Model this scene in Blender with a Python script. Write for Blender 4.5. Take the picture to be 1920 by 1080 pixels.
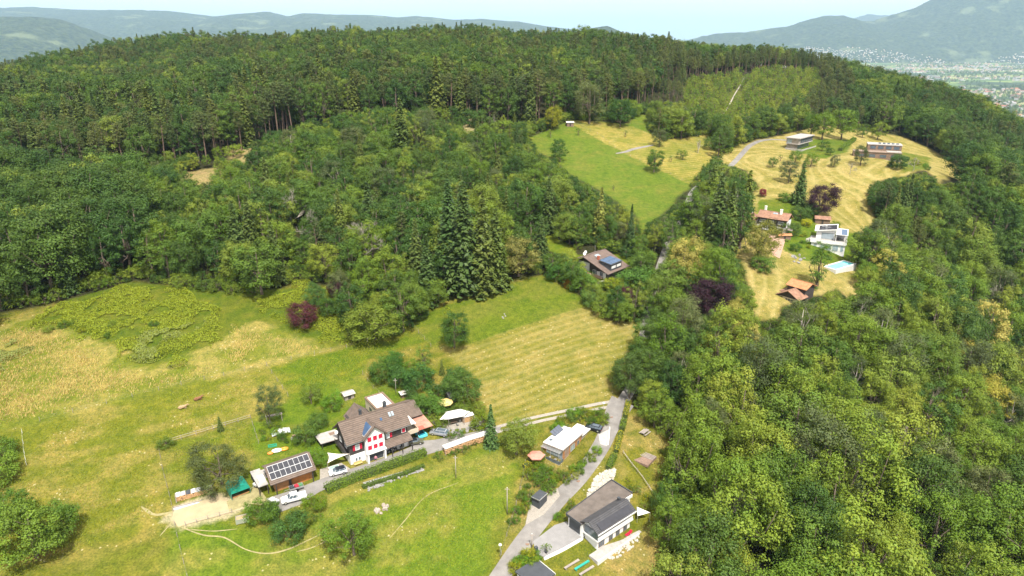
import bpy, math, random
import numpy as np
from mathutils import Vector, Matrix

for o in list(bpy.data.objects):
    bpy.data.objects.remove(o, do_unlink=True)
scene = bpy.context.scene
COL = scene.collection
R = math.radians

# ------------------------------------------------------------------ camera
CAM_Z = 95.0
PITCH = R(20.4)
FPX = 1281.0                       # focal length in photo pixels (24 mm equivalent drone lens)
cam_data = bpy.data.cameras.new('camera')
cam_data.sensor_width = 36.0
cam_data.lens = 36.0 * FPX / 1920.0
cam_data.clip_start = 1.0
cam_data.clip_end = 120000.0
cam = bpy.data.objects.new('camera', cam_data)
COL.objects.link(cam)
cam.location = (0, 0, CAM_Z)
cam.rotation_euler = (math.pi / 2 - PITCH, 0, 0)
scene.camera = cam

# ------------------------------------------------------------------ sky and sun
SUN_EL, SUN_AZ = R(60), R(16)      # sun behind the viewer, a little to the right, high
sun_dir = Vector((math.sin(SUN_AZ) * math.cos(SUN_EL), -math.cos(SUN_AZ) * math.cos(SUN_EL), math.sin(SUN_EL)))
world = bpy.data.worlds.new('World')
scene.world = world
world.use_nodes = True
wn = world.node_tree.nodes; wl = world.node_tree.links
bg = wn['Background']
sky = wn.new('ShaderNodeTexSky')
sky.sky_type = 'NISHITA'
sky.sun_disc = False
sky.sun_elevation = SUN_EL
sky.sun_rotation = math.atan2(sun_dir.x, sun_dir.y)
sky.altitude = 600
sky.air_density = 1.0
sky.dust_density = 2.6
sky.ozone_density = 1.0
# thin summer clouds: pale veils low over the horizon, all round
tc = wn.new('ShaderNodeTexCoord')
mp = wn.new('ShaderNodeMapping'); mp.inputs['Scale'].default_value = (1.0, 1.0, 4.5)
nz = wn.new('ShaderNodeTexNoise'); nz.inputs['Scale'].default_value = 3.4; nz.inputs['Detail'].default_value = 7; nz.inputs['Roughness'].default_value = 0.6
cr = wn.new('ShaderNodeValToRGB'); cr.color_ramp.elements[0].position = 0.28; cr.color_ramp.elements[1].position = 0.60
cr.color_ramp.elements[0].color = (0.78, 0.78, 0.78, 1); cr.color_ramp.elements[1].color = (0.95, 0.95, 0.95, 1)
mx = wn.new('ShaderNodeMixRGB'); mx.inputs['Color2'].default_value = (9.6, 9.2, 8.9, 1)
wl.new(tc.outputs['Generated'], mp.inputs['Vector']); wl.new(mp.outputs[0], nz.inputs['Vector'])
wl.new(nz.outputs['Fac'], cr.inputs['Fac']); wl.new(cr.outputs['Color'], mx.inputs['Fac'])
wl.new(sky.outputs[0], mx.inputs['Color1']); wl.new(mx.outputs[0], bg.inputs['Color'])
bg.inputs['Strength'].default_value = 0.092

sun_data = bpy.data.lights.new('sun', 'SUN')
sun_data.energy = 5.0
sun_data.angle = R(0.53)
sun_data.color = (1.0, 0.95, 0.86)
sun = bpy.data.objects.new('sun', sun_data)
COL.objects.link(sun)
sun.rotation_euler = (-sun_dir).to_track_quat('-Z', 'Y').to_euler()

vs = scene.view_settings
vs.view_transform = 'Standard'
vs.look = 'None'
vs.exposure = 0.62
vs.gamma = 1.0
vs.use_curve_mapping = False
cy = scene.cycles
cy.use_denoising = True
cy.max_bounces = 5
cy.diffuse_bounces = 1
cy.glossy_bounces = 2
cy.transmission_bounces = 3
cy.transparent_max_bounces = 6
cy.volume_bounces = 2
cy.use_adaptive_sampling = True
cy.adaptive_threshold = 0.02

# ------------------------------------------------------------------ the lie of the land
SP, CP = math.sin(PITCH), math.cos(PITCH)
def sight(px, py):
    u = (px - 960) / FPX; v = (540 - py) / FPX
    return np.array([u, CP + v * SP, -SP + v * CP])
def at_z(px, py, z):                # where a photographed point of known height stands
    d = sight(px, py); t = (z - CAM_Z) / d[2]
    return np.array([0, 0, CAM_Z]) + d * t
def project(x, y, z):
    zz = z - CAM_Z
    dep = y * CP - zz * SP
    return 960 + FPX * x / dep, 540 - FPX * (y * SP + zz * CP) / dep, dep

SPOTS = [  # surveyed heights: photo point, metres above the yard
 (550,928,0),(620,905,0),(700,870,0),(820,825,0),(900,800,0),(1000,785,.3),(1160,755,1),(1130,830,-1.5),(1090,890,-3.5),(1040,940,-5),(990,1000,-6.5),(940,1070,-8),
 (1060,870,-3),(1120,1040,-8),(1200,1000,-7.5),(1085,985,-5),(1150,900,-4),(1200,850,-2.5),(1240,900,-6),(1220,1060,-9),
 (850,950,-3.5),(750,920,-2.5),(700,1000,-5),(850,1070,-9),(600,980,-2.5),(450,960,0),(350,960,0),(200,1000,-1),(0,1060,-2),(500,1070,-5),
 (100,900,2),(300,800,4),(100,730,8.5),(0,640,13),(300,680,10),(450,640,11),(600,700,6),(620,780,2),(700,735,3),(600,650,9),(860,650,8),(800,730,3.5),(1000,700,5),(1100,720,4),
 (950,560,14),(1150,610,9.5),(1130,530,15.5),(1000,480,20),(100,590,15),(300,570,16),(700,545,15),(880,545,14.5),
 (1210,620,8),(1220,560,11),(1285,400,20),(1250,430,19),(1150,310,32),(1050,260,40),(1300,340,26),(1380,295,31),(1500,275,33),(1640,295,31),(1750,330,27),
 (1560,350,24),(1450,310,29),(1450,435,17),(1440,460,15),(1560,475,12),(1490,570,7),(1420,580,7),(1580,600,3),(1620,520,7),(1580,500,9),
 (1390,225,40),(1395,147,58),(1490,143,58),(1300,152,58),(150,335,31),(50,305,33),(450,330,33),(640,232,46),(880,235,46),(1080,237,44),
]
HEIGHTS = [tuple(at_z(a, b, c)) for a, b, c in SPOTS] + [
 (-420,600,48),(-250,640,61),(-55,680,76),(185,780,66),(320,770,56),(370,690,38),(400,590,22),(290,400,4),(200,255,-22),(120,125,-24),(90,60,-24),
 (150,180,-22),(0,40,-14),(-150,60,-6),(-300,150,10),(-330,300,30),(-480,420,44),(-500,200,16),(-300,800,72),(0,850,72),(200,900,60),(460,480,-20),(400,300,-40),(300,150,-50),(350,800,44)]
_h = np.array(HEIGHTS, dtype=float)
_S = 100.0
def _tps(r2):
    return np.where(r2 > 1e-12, 0.5 * r2 * np.log(np.maximum(r2, 1e-12)), 0.0)
_px = _h[:, :2] / _S
_n = len(_h)
_A = np.zeros((_n + 3, _n + 3))
_A[:_n, :_n] = _tps(((_px[:, None] - _px[None]) ** 2).sum(-1)) + np.eye(_n) * 0.02
_A[:_n, _n] = 1; _A[:_n, _n + 1:] = _px; _A[_n, :_n] = 1; _A[_n + 1:, :_n] = _px.T
_c = np.linalg.solve(_A, np.concatenate([_h[:, 2], np.zeros(3)]))
VALLEY = -300.0
def smooth(a, b, x):
    t = np.clip((x - a) / (b - a), 0, 1); return t * t * (3 - 2 * t)
_rng0 = np.random.RandomState(11)
_lat = _rng0.rand(256, 256)
def vnoise(x, y, s, seed=0):
    x = np.asarray(x, float) / s + seed * 17.31 + 1000; y = np.asarray(y, float) / s + seed * 9.17 + 1000
    xi = np.floor(x).astype(int); yi = np.floor(y).astype(int)
    fx = x - xi; fy = y - yi; fx = fx * fx * (3 - 2 * fx); fy = fy * fy * (3 - 2 * fy)
    g = lambda a, b: _lat[a % 256, b % 256]
    return (g(xi, yi) * (1 - fx) + g(xi + 1, yi) * fx) * (1 - fy) + (g(xi, yi + 1) * (1 - fx) + g(xi + 1, yi + 1) * fx) * fy
def fbm(x, y, s, oct=4, seed=0):
    v = 0; a = 1; t = 0
    for k in range(oct):
        v = v + a * vnoise(x, y, s / 2 ** k, seed + k); t += a; a *= 0.55
    return v / t
def _tps_eval(x, y):
    q = np.stack([x, y], -1) / _S
    out = np.full(x.shape, _c[_n]) + q @ _c[_n + 1:]
    for k in range(_n):
        out += _c[k] * _tps(((q - _px[k]) ** 2).sum(-1))
    return out
def height(x, y):
    x = np.asarray(x, float); y = np.asarray(y, float)
    shp = x.shape; x = x.ravel(); y = y.ravel()
    xc = np.clip(x, -560, 470); yc = np.clip(y, 20, 930)
    z = _tps_eval(xc, yc)
    out = np.hypot(x - np.clip(x, -420, 380), np.where(y > 780, y - 780, np.where(y < 20, (20 - y) * 0.5, 0)))
    z = z + (VALLEY - z) * smooth(0, 1150, out)
    z = z + (fbm(x, y, 9, 3, 3) - 0.5) * 0.35 * (out < 60)
    return z.reshape(shp)

def axis(parts, lo_far, hi_far):
    xs = []
    for a, b, st in parts:
        xs += list(np.arange(a, b, st))
    xs.append(parts[-1][1])
    g, s = [], parts[0][2]
    v = parts[0][0]
    while v > lo_far:
        s *= 1.22; v -= s; g.append(v)
    xs = g[::-1] + xs
    v = xs[-1]; s = parts[-1][2]
    while v < hi_far:
        s *= 1.16; v += s; xs.append(v)
    return np.array(xs)
GX = axis([(-440, -150, 4), (-150, 130, 1.0), (130, 270, 2.0), (270, 420, 4)], -45000, 45000)
GY = axis([(20, 80, 4), (80, 300, 1.0), (300, 480, 2.0), (480, 840, 5)], -2500, 60000)
MX, MY = np.meshgrid(GX, GY)
MZ = height(MX, MY)
def ground(x, y):                   # height on the built mesh itself
    x = np.asarray(x, float); y = np.asarray(y, float)
    i = np.clip(np.searchsorted(GX, x) - 1, 0, len(GX) - 2); j = np.clip(np.searchsorted(GY, y) - 1, 0, len(GY) - 2)
    fx = (x - GX[i]) / (GX[i + 1] - GX[i]); fy = (y - GY[j]) / (GY[j + 1] - GY[j])
    return (MZ[j, i] * (1 - fx) + MZ[j, i + 1] * fx) * (1 - fy) + (MZ[j + 1, i] * (1 - fx) + MZ[j + 1, i + 1] * fx) * fy
def P(px, py, up=0.0):              # the spot of ground seen at a photo point
    d = sight(px, py)
    ts = np.arange(60, 1400, 1.0)
    z = CAM_Z + d[2] * ts - ground(d[0] * ts, d[1] * ts) - up
    k = np.argmax(z < 0) if (z < 0).any() else len(ts) - 1
    if k == 0: t = ts[0]
    else: t = ts[k - 1] + (ts[k] - ts[k - 1]) * z[k - 1] / (z[k - 1] - z[k])
    p = d * t
    return np.array([p[0], p[1], float(ground(p[0], p[1]))])
def inside(poly, x, y):
    poly = np.asarray(poly); x = np.asarray(x, float); y = np.asarray(y, float)
    r = np.zeros(x.shape, bool); j = len(poly) - 1
    for i in range(len(poly)):
        xi, yi = poly[i][:2]; xj, yj = poly[j][:2]
        if yi != yj:
            r ^= ((yi > y) != (yj > y)) & (x < (xj - xi) * (y - yi) / (yj - yi) + xi)
        j = i
    return r
def edge_dist(poly, x, y):          # signed distance to a world polygon, + inside
    poly = np.asarray(poly)[:, :2]; d = np.full(np.shape(x), 1e9)
    for i in range(len(poly)):
        a = poly[i - 1]; b = poly[i]; ab = b - a
        t = np.clip(((x - a[0]) * ab[0] + (y - a[1]) * ab[1]) / (ab @ ab + 1e-9), 0, 1)
        d = np.minimum(d, np.hypot(x - a[0] - t * ab[0], y - a[1] - t * ab[1]))
    return np.where(inside(poly, x, y), d, -d)

# ------------------------------------------------------------------ materials
MATS = {}
def nodes_of(name):
    m = bpy.data.materials.new(name); m.use_nodes = True
    nt = m.node_tree; return m, nt.nodes, nt.links, nt.nodes['Principled BSDF']
def noise_node(n, l, scale, detail=4, coord='Object', rough=0.6):
    tcn = n.new('ShaderNodeTexCoord'); t = n.new('ShaderNodeTexNoise')
    t.inputs['Scale'].default_value = scale; t.inputs['Detail'].default_value = detail; t.inputs['Roughness'].default_value = rough
    l.new(tcn.outputs[coord], t.inputs['Vector']); return t
def ramp(n, l, fac, stops):
    r = n.new('ShaderNodeValToRGB'); e = r.color_ramp.elements
    while len(e) < len(stops): e.new(0.5)
    for k, (p, c) in enumerate(stops):
        e[k].position = p; e[k].color = (*c, 1) if len(c) == 3 else c
    l.new(fac, r.inputs['Fac']); return r
def mat(name, col, rough=0.8, var=0.18, scale=1.5, metal=0.0, spec=0.4, bump=0.0, bscale=8, dirt=None):
    if name in MATS: return MATS[name]
    m, n, l, b = nodes_of(name)
    c = np.array(col)
    t = noise_node(n, l, scale, 5)
    lo = np.clip(c * (1 - var), 0, 1); hi = np.clip(c * (1 + var), 0, 1)
    stops = [(0.3, tuple(lo)), (0.7, tuple(hi))]
    if dirt is not None: stops = [(0.25, tuple(dirt))] + [(0.42, tuple(lo)), (0.7, tuple(hi))]
    r = ramp(n, l, t.outputs['Fac'], stops)
    l.new(r.outputs['Color'], b.inputs['Base Color'])
    b.inputs['Roughness'].default_value = rough; b.inputs['Metallic'].default_value = metal
    b.inputs['Specular IOR Level'].default_value = spec
    if bump:
        t2 = noise_node(n, l, bscale, 3); bp = n.new('ShaderNodeBump'); bp.inputs['Strength'].default_value = bump
        l.new(t2.outputs['Fac'], bp.inputs['Height']); l.new(bp.outputs['Normal'], b.inputs['Normal'])
    MATS[name] = m; return m
def mat_wave(name, c1, c2, scale, axis='X', rough=0.8, dist=1.0, bump=0.3, metal=0.0, var=0.25):
    """ribbed or boarded surface: courses of tiles, boards, corrugation, with patchy wear"""
    if name in MATS: return MATS[name]
    m, n, l, b = nodes_of(name)
    tcn = n.new('ShaderNodeTexCoord'); w = n.new('ShaderNodeTexWave')
    w.bands_direction = axis; w.inputs['Scale'].default_value = scale; w.inputs['Distortion'].default_value = dist; w.inputs['Detail'].default_value = 2
    l.new(tcn.outputs['Object'], w.inputs['Vector'])
    r = ramp(n, l, w.outputs['Fac'], [(0.15, c1), (0.6, c2)])
    t = noise_node(n, l, 0.9, 6)
    r2 = ramp(n, l, t.outputs['Fac'], [(0.3, (1 - var,) * 3), (0.7, (1 + var,) * 3)])
    mm = n.new('ShaderNodeMixRGB'); mm.blend_type = 'MULTIPLY'; mm.inputs['Fac'].default_value = 1
    l.new(r.outputs['Color'], mm.inputs['Color1']); l.new(r2.outputs['Color'], mm.inputs['Color2'])
    l.new(mm.outputs[0], b.inputs['Base Color'])
    bp = n.new('ShaderNodeBump'); bp.inputs['Strength'].default_value = bump; bp.inputs['Distance'].default_value = 0.05
    l.new(w.outputs['Fac'], bp.inputs['Height']); l.new(bp.outputs['Normal'], b.inputs['Normal'])
    b.inputs['Roughness'].default_value = rough; b.inputs['Metallic'].default_value = metal
    MATS[name] = m; return m
def mat_leaf(name, ca, cb, cc=None, trans=0.19):
    """foliage: each tree its own green between ca and cb, each leaf its own lightness"""
    if name in MATS: return MATS[name]
    m, n, l, b = nodes_of(name)
    oi = n.new('ShaderNodeObjectInfo')
    st = [(0.0, ca), (1.0, cb)] if cc is None else [(0.0, ca), (0.55, cb), (1.0, cc)]
    r = ramp(n, l, oi.outputs['Random'], st)
    va = n.new('ShaderNodeAttribute'); va.attribute_name = 'tint'
    m1 = n.new('ShaderNodeMixRGB'); m1.blend_type = 'MULTIPLY'; m1.inputs['Fac'].default_value = 1
    l.new(r.outputs['Color'], m1.inputs['Color1']); l.new(va.outputs['Color'], m1.inputs['Color2'])
    m2 = n.new('ShaderNodeMixRGB'); m2.blend_type = 'MULTIPLY'; m2.inputs['Fac'].default_value = 1
    l.new(m1.outputs[0], m2.inputs['Color1']); l.new(oi.outputs['Color'], m2.inputs['Color2'])
    l.new(m2.outputs[0], b.inputs['Base Color'])
    b.inputs['Roughness'].default_value = 0.5; b.inputs['Specular IOR Level'].default_value = 0.15
    tr = n.new('ShaderNodeBsdfTranslucent'); l.new(m2.outputs[0], tr.inputs['Color'])
    ms = n.new('ShaderNodeMixShader'); ms.inputs['Fac'].default_value = trans
    out = n['Material Output']
    l.new(b.outputs[0], ms.inputs[1]); l.new(tr.outputs[0], ms.inputs[2]); l.new(ms.outputs[0], out.inputs['Surface'])
    MATS[name] = m; return m

# ------------------------------------------------------------------ mesh helpers
def put(name, me, m=None, parent=None, **props):
    o = bpy.data.objects.new(name, me); COL.objects.link(o)
    if m is not None and me is not None:
        me.materials.clear()
        for q in (m if isinstance(m, (list, tuple)) else [m]): me.materials.append(q)
    if parent is not None: o.parent = parent
    for k, v in props.items(): o[k] = v
    return o
def thing(name, label, category, loc=(0, 0, 0), rz=0.0, group=None):
    o = bpy.data.objects.new(name, None); COL.objects.link(o)
    o.empty_display_size = 0.5
    o.location = [float(v) for v in loc]; o.rotation_euler = (0, 0, rz)
    o['label'] = label; o['category'] = category
    if group: o['group'] = group
    return o
def quick_mesh(name, v, f):
    """numpy verts (n,3) and equal-sized faces (m,k) to a mesh"""
    v = np.asarray(v, np.float32); f = np.asarray(f, np.int32)
    me = bpy.data.meshes.new(name); k = f.shape[1]
    me.vertices.add(len(v)); me.vertices.foreach_set('co', v.ravel())
    me.loops.add(f.size); me.loops.foreach_set('vertex_index', f.ravel())
    me.polygons.add(len(f)); me.polygons.foreach_set('loop_start', np.arange(0, f.size, k, dtype=np.int32))
    me.update(calc_edges=True); me.validate(); return me
class MB:
    def __init__(s): s.v = []; s.f = []
    def add(s, vs, fs):
        b = len(s.v); s.v += [tuple(map(float, p)) for p in vs]; s.f += [tuple(b + i for i in q) for q in fs]; return s
    def box(s, x0, x1, y0, y1, z0, z1):
        return s.add([(x0, y0, z0), (x1, y0, z0), (x1, y1, z0), (x0, y1, z0), (x0, y0, z1), (x1, y0, z1), (x1, y1, z1), (x0, y1, z1)],
                     [(0, 3, 2, 1), (4, 5, 6, 7), (0, 1, 5, 4), (1, 2, 6, 5), (2, 3, 7, 6), (3, 0, 4, 7)])
    def obox(s, c, ax, ay, az):       # oriented box: centre and three half-axes
        c, ax, ay, az = map(np.array, (c, ax, ay, az))
        return s.add([c + a * ax + b * ay + d * az for d in (-1, 1) for a, b in ((-1, -1), (1, -1), (1, 1), (-1, 1))],
                     [(0, 3, 2, 1), (4, 5, 6, 7), (0, 1, 5, 4), (1, 2, 6, 5), (2, 3, 7, 6), (3, 0, 4, 7)])
    def slab(s, quad, t):             # a flat panel: four corners, thickness downwards along its normal
        q = [np.array(p, float) for p in quad]; n = np.cross(q[1] - q[0], q[3] - q[0]); n = n / np.linalg.norm(n)
        return s.add(q + [p - n * t for p in q], [(0, 1, 2, 3), (7, 6, 5, 4), (0, 4, 5, 1), (1, 5, 6, 2), (2, 6, 7, 3), (3, 7, 4, 0)])
    def prism(s, pts, a, b, axis='y'):  # profile extruded along an axis
        n = len(pts)
        g = {'y': lambda p, t: (p[0], t, p[1]), 'x': lambda p, t: (t, p[0], p[1]), 'z': lambda p, t: (p[0], p[1], t)}[axis]
        vs = [g(p, a) for p in pts] + [g(p, b) for p in pts]
        fs = [tuple(range(n))[::-1], tuple(range(n, 2 * n))] + [(i, (i + 1) % n, n + (i + 1) % n, n + i) for i in range(n)]
        return s.add(vs, fs)
    def tube(s, path, rad, seg=6, cap=True):
        path = [np.array(p, float) for p in path]; n = len(path)
        if not hasattr(rad, '__len__'): rad = [rad] * n
        vs = []
        for i, p in enumerate(path):
            d = path[min(i + 1, n - 1)] - path[max(i - 1, 0)]; d = d / (np.linalg.norm(d) + 1e-9)
            a = np.cross(d, (0, 0, 1) if abs(d[2]) < 0.9 else (1, 0, 0)); a = a / np.linalg.norm(a); b = np.cross(d, a)
            for k in range(seg):
                t = 2 * math.pi * k / seg; vs.append(p + rad[i] * (a * math.cos(t) + b * math.sin(t)))
        fs = [(i * seg + k, i * seg + (k + 1) % seg, (i + 1) * seg + (k + 1) % seg, (i + 1) * seg + k) for i in range(n - 1) for k in range(seg)]
        if cap: fs += [tuple(range(seg))[::-1], tuple((n - 1) * seg + k for k in range(seg))]
        return s.add(vs, fs)
    def mesh(s, name, shade=False):
        me = bpy.data.meshes.new(name); me.from_pydata(s.v, [], s.f); me.update()
        if shade:
            for p in me.polygons: p.use_smooth = True
        return me
    def build(s, name, m, parent=None, shade=False, **props):
        return put(name, s.mesh(name, shade), m, parent, **props)
def sheet(poly, up, name, m, step=1.2, **props):
    """a flat surface laid on the ground inside a world polygon"""
    from mathutils.geometry import delaunay_2d_cdt
    poly = np.asarray(poly)[:, :2]; pts = []
    for i in range(len(poly)):
        a = poly[i]; b = poly[(i + 1) % len(poly)]; k = max(1, int(np.hypot(*(b - a)) / step))
        pts += [tuple(a + (b - a) * j / k) for j in range(k)]
    nb = len(pts); lo = poly.min(0); hi = poly.max(0)
    gx, gy = np.meshgrid(np.arange(lo[0], hi[0], step), np.arange(lo[1], hi[1], step))
    k = edge_dist(poly, gx, gy) > step * 0.4
    pts += list(zip(gx[k], gy[k]))
    vs, _, fs, *_r = delaunay_2d_cdt([Vector(p) for p in pts], [(i, (i + 1) % nb) for i in range(nb)], [list(range(nb))], 1, 1e-4)
    xs = np.array([v[0] for v in vs]); ys = np.array([v[1] for v in vs]); zs = ground(xs, ys) + up
    me = bpy.data.meshes.new(name); me.from_pydata(list(zip(xs.tolist(), ys.tolist(), zs.tolist())), [], [tuple(f) for f in fs]); me.update()
    for p in me.polygons:
        if p.normal.z < 0: p.flip()
    return put(name, me, m, **props)
def resample(pts, step):
    pts = np.asarray(pts, float); k = 3
    P4 = np.vstack([2 * pts[0] - pts[1], pts, 2 * pts[-1] - pts[-2]]); out = []
    for i in range(1, len(P4) - 2):
        a, b, c, d = P4[i - 1:i + 3]; m = max(2, int(np.linalg.norm(c - b) / step))
        for t in np.arange(m) / m:
            out.append(0.5 * ((2 * b) + (-a + c) * t + (2 * a - 5 * b + 4 * c - d) * t * t + (-a + 3 * b - 3 * c + d) * t ** 3))
    out.append(P4[-2]); return np.array(out)
def strip(line, width, up, name, m, step=1.0, across=3, crown=0.0, side=0.0, **props):
    """a road or path along a world line, following the ground"""
    c = resample(np.asarray(line)[:, :2], step); t = np.gradient(c, axis=0); t /= np.linalg.norm(t, axis=1)[:, None]
    nrm = np.stack([-t[:, 1], t[:, 0]], 1)
    w = width if hasattr(width, '__len__') else None
    ws = np.interp(np.linspace(0, 1, len(c)), np.linspace(0, 1, len(w)), w) if w is not None else np.full(len(c), width)
    vs = []
    for k in range(across + 1):
        q = c + nrm * ((k / across - 0.5) * ws + side)[:, None]
        vs.append(np.column_stack([q, ground(q[:, 0], q[:, 1]) + up]))
    v = np.stack(vs, 1).reshape(-1, 3); n = across + 1
    f = [(i * n + k, i * n + k + 1, (i + 1) * n + k + 1, (i + 1) * n + k) for i in range(len(c) - 1) for k in range(across)]
    me = quick_mesh(name, v, f)
    if me.polygons[0].normal.z < 0: me.flip_normals()
    return put(name, me, m, **props)
def PP(pts): return [P(*p) for p in pts]

# ------------------------------------------------------------------ what is open ground in the photograph
OPEN = [
 [(-60,600),(0,590),(130,562),(240,530),(360,545),(480,558),(540,535),(620,535),(650,640),(760,630),(830,560),(870,550),(960,520),(1020,515),(1070,545),(1110,580),(1150,610),(1205,600),(1212,660),(1150,690),(1145,725),(1178,755),(1215,790),(1255,830),(1230,890),(1232,1085),(1232,1300),(-400,1300)],
 [(990,258),(1040,240),(1065,225),(1100,228),(1180,232),(1190,215),(1215,215),(1215,245),(1245,265),(1330,255),(1345,290),(1310,320),(1290,350),(1265,385),(1230,410),(1205,440),(1190,400),(1120,355),(1075,330),(1040,300),(1010,285)],
 [(1345,300),(1400,268),(1470,252),(1540,235),(1700,258),(1765,290),(1830,335),(1760,345),(1735,320),(1690,330),(1640,340),(1625,370),(1640,405),(1625,440),(1600,460),(1610,500),(1615,560),(1590,560),(1570,540),(1530,555),(1520,560),(1470,575),(1460,600),(1420,600),(1405,560),(1395,500),(1370,470),(1400,440),(1395,395),(1420,350),(1400,320)],
 [(990,430),(1030,440),(1080,465),(1075,485),(1030,470)],
 [(1078,490),(1105,460),(1180,490),(1175,510),(1150,530),(1100,515)],
 [(1285,155),(1420,140),(1520,140),(1515,168),(1440,190),(1400,196),(1370,208),(1352,208),(1330,190),(1285,175)],
 [(436,286),(460,284),(458,306),(442,304)], [(352,322),(408,316),(412,338),(362,342)], [(873,224),(884,224),(884,242),(875,242)],
 [(1203,600),(1213,600),(1214,640),(1205,640)], [(1283,385),(1302,362),(1296,420),(1281,420)],
]
OPEN_W = [np.array(PP(p)) for p in OPEN]

# ------------------------------------------------------------------ ground sheet with its meadows
SWARD = (0.54, 0.56, 0.44)
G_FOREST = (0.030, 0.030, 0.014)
PATCHES = [  # photo outline, colour of the sward, second colour, share of second, soft edge (m), mowing
 (OPEN[0], (0.20, 0.215, 0.032), (0.33, 0.28, 0.085), 0.40, 4.0, 0),
 ([(-120,650),(0,600),(90,588),(150,600),(240,640),(290,690),(410,640),(420,585),(470,575),(560,630),(640,655),(500,690),(340,728),(60,800),(-160,830)], (0.225, 0.25, 0.042), (0.41, 0.345, 0.13), 0.40, 4.0, 0),
 ([(60,600),(130,560),(240,530),(420,545),(560,540),(660,560),(650,640),(560,630),(480,600),(410,640),(290,680),(140,620)], (0.13, 0.18, 0.018), (0.19, 0.21, 0.03), 0.4, 1.5, 0),
 ([(500,690),(640,655),(760,605),(800,640),(700,665),(680,705),(545,748)], (0.15, 0.215, 0.018), (0.22, 0.24, 0.035), 0.35, 0.8, 0),
 ([(760,605),(870,560),(1020,515),(1112,572),(1000,605),(850,655),(800,640)], (0.165, 0.22, 0.022), (0.22, 0.24, 0.045), 0.4, 0.8, 0),
 ([(820,640),(850,655),(1000,605),(1112,572),(1205,610),(1200,690),(1160,735),(1000,785),(930,805),(890,760),(870,700)], (0.27, 0.25, 0.055), (0.36, 0.30, 0.105), 0.45, 0.8, 1.05),
 ([(60,800),(340,728),(500,690),(545,748),(470,785),(300,838),(325,960),(335,985),(-200,1100),(-200,860)], (0.215, 0.232, 0.030), (0.35, 0.295, 0.095), 0.38, 2.0, 0),
 ([(300,838),(470,785),(485,830),(470,920),(330,945)], (0.19, 0.225, 0.027), (0.30, 0.27, 0.08), 0.3, 0.6, 0),
 ([(470,785),(545,748),(680,705),(760,720),(780,760),(640,860),(480,880)], (0.155, 0.235, 0.020), (0.24, 0.26, 0.05), 0.25, 0.8, 0),
 ([(640,930),(800,890),(970,830),(985,870),(950,960),(905,1080),(880,1200),(330,1200),(330,990),(500,990)], (0.175, 0.250, 0.026), (0.29, 0.285, 0.075), 0.30, 5.0, 0.0),
 ([(950,1000),(980,880),(1000,830),(1130,770),(1150,760),(1130,850),(1050,940),(930,1090)], (0.20, 0.20, 0.03), (0.36, 0.29, 0.12), 0.5, 0.8, 0),
 ([(1178,760),(1260,830),(1240,900),(1245,1000),(1235,1200),(1000,1200),(1130,1060),(1150,900)], (0.22, 0.22, 0.032), (0.40, 0.31, 0.13), 0.5, 1.0, 0),
 ([(325,958),(300,975),(340,992),(440,968),(470,945),(475,925),(430,930),(400,925),(330,948)], (0.60, 0.50, 0.46), (0.68, 0.57, 0.55), 0.5, 0.5, 0),
 (OPEN[1], (0.165, 0.24, 0.030), (0.225, 0.255, 0.05), 0.38, 3.0, 0),
 ([(1062,228),(1100,225),(1190,238),(1215,250),(1245,262),(1340,250),(1400,272),(1370,300),(1300,348),(1270,335),(1165,285)], (0.25, 0.26, 0.035), (0.40, 0.33, 0.085), 0.5, 1.0, 1.15),
 (OPEN[2], (0.34, 0.29, 0.085), (0.46, 0.37, 0.165), 0.5, 2.5, 0.5),
 ([(1490,285),(1520,262),(1600,262),(1590,285),(1545,298)], (0.15, 0.22, 0.022), (0.2, 0.23, 0.03), 0.3, 0.6, 0),
 ([(1690,285),(1745,295),(1740,320),(1690,325)], (0.17, 0.22, 0.03), (0.25, 0.25, 0.05), 0.4, 1.0, 0),
 ([(1420,375),(1500,370),(1530,400),(1530,430),(1480,440),(1420,400)], (0.15, 0.22, 0.022), (0.2, 0.23, 0.03), 0.3, 0.8, 0),
 ([(1460,440),(1520,420),(1610,440),(1625,480),(1590,495),(1545,495),(1510,490),(1470,470)], (0.15, 0.23, 0.020), (0.19, 0.24, 0.03), 0.3, 0.6, 0),
 (OPEN[3], (0.17, 0.245, 0.02), (0.22, 0.26, 0.03), 0.3, 1.0, 0),
 ([(1075,480),(1190,470),(1200,560),(1130,560)], (0.15, 0.2, 0.02), (0.2, 0.22, 0.03), 0.3, 1.0, 0),
 ([(1285,150),(1420,138),(1525,138),(1530,180),(1400,240),(1280,220)], (0.12, 0.15, 0.025), (0.18, 0.18, 0.05), 0.4, 4.0, 0),
 ([(425,280),(470,278),(470,312),(430,312)], (0.50, 0.38, 0.24), (0.42, 0.32, 0.2), 0.4, 2.0, 0),
 ([(270,330),(420,312),(420,348),(280,352)], (0.46, 0.35, 0.22), (0.40, 0.30, 0.19), 0.4, 2.0, 0),
 ([(868,215),(890,215),(892,250),(870,250)], (0.46, 0.38, 0.28), (0.40, 0.34, 0.25), 0.4, 2.0, 0),
]
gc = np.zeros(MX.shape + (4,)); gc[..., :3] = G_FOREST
near = (MX > -470) & (MX < 430) & (MY > 20) & (MY < 860)
nx, ny = MX[near], MY[near]
wob = (fbm(nx, ny, 14, 4, 5) - 0.5)
cn = gc[near]; rowf = np.zeros(len(nx))
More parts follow.
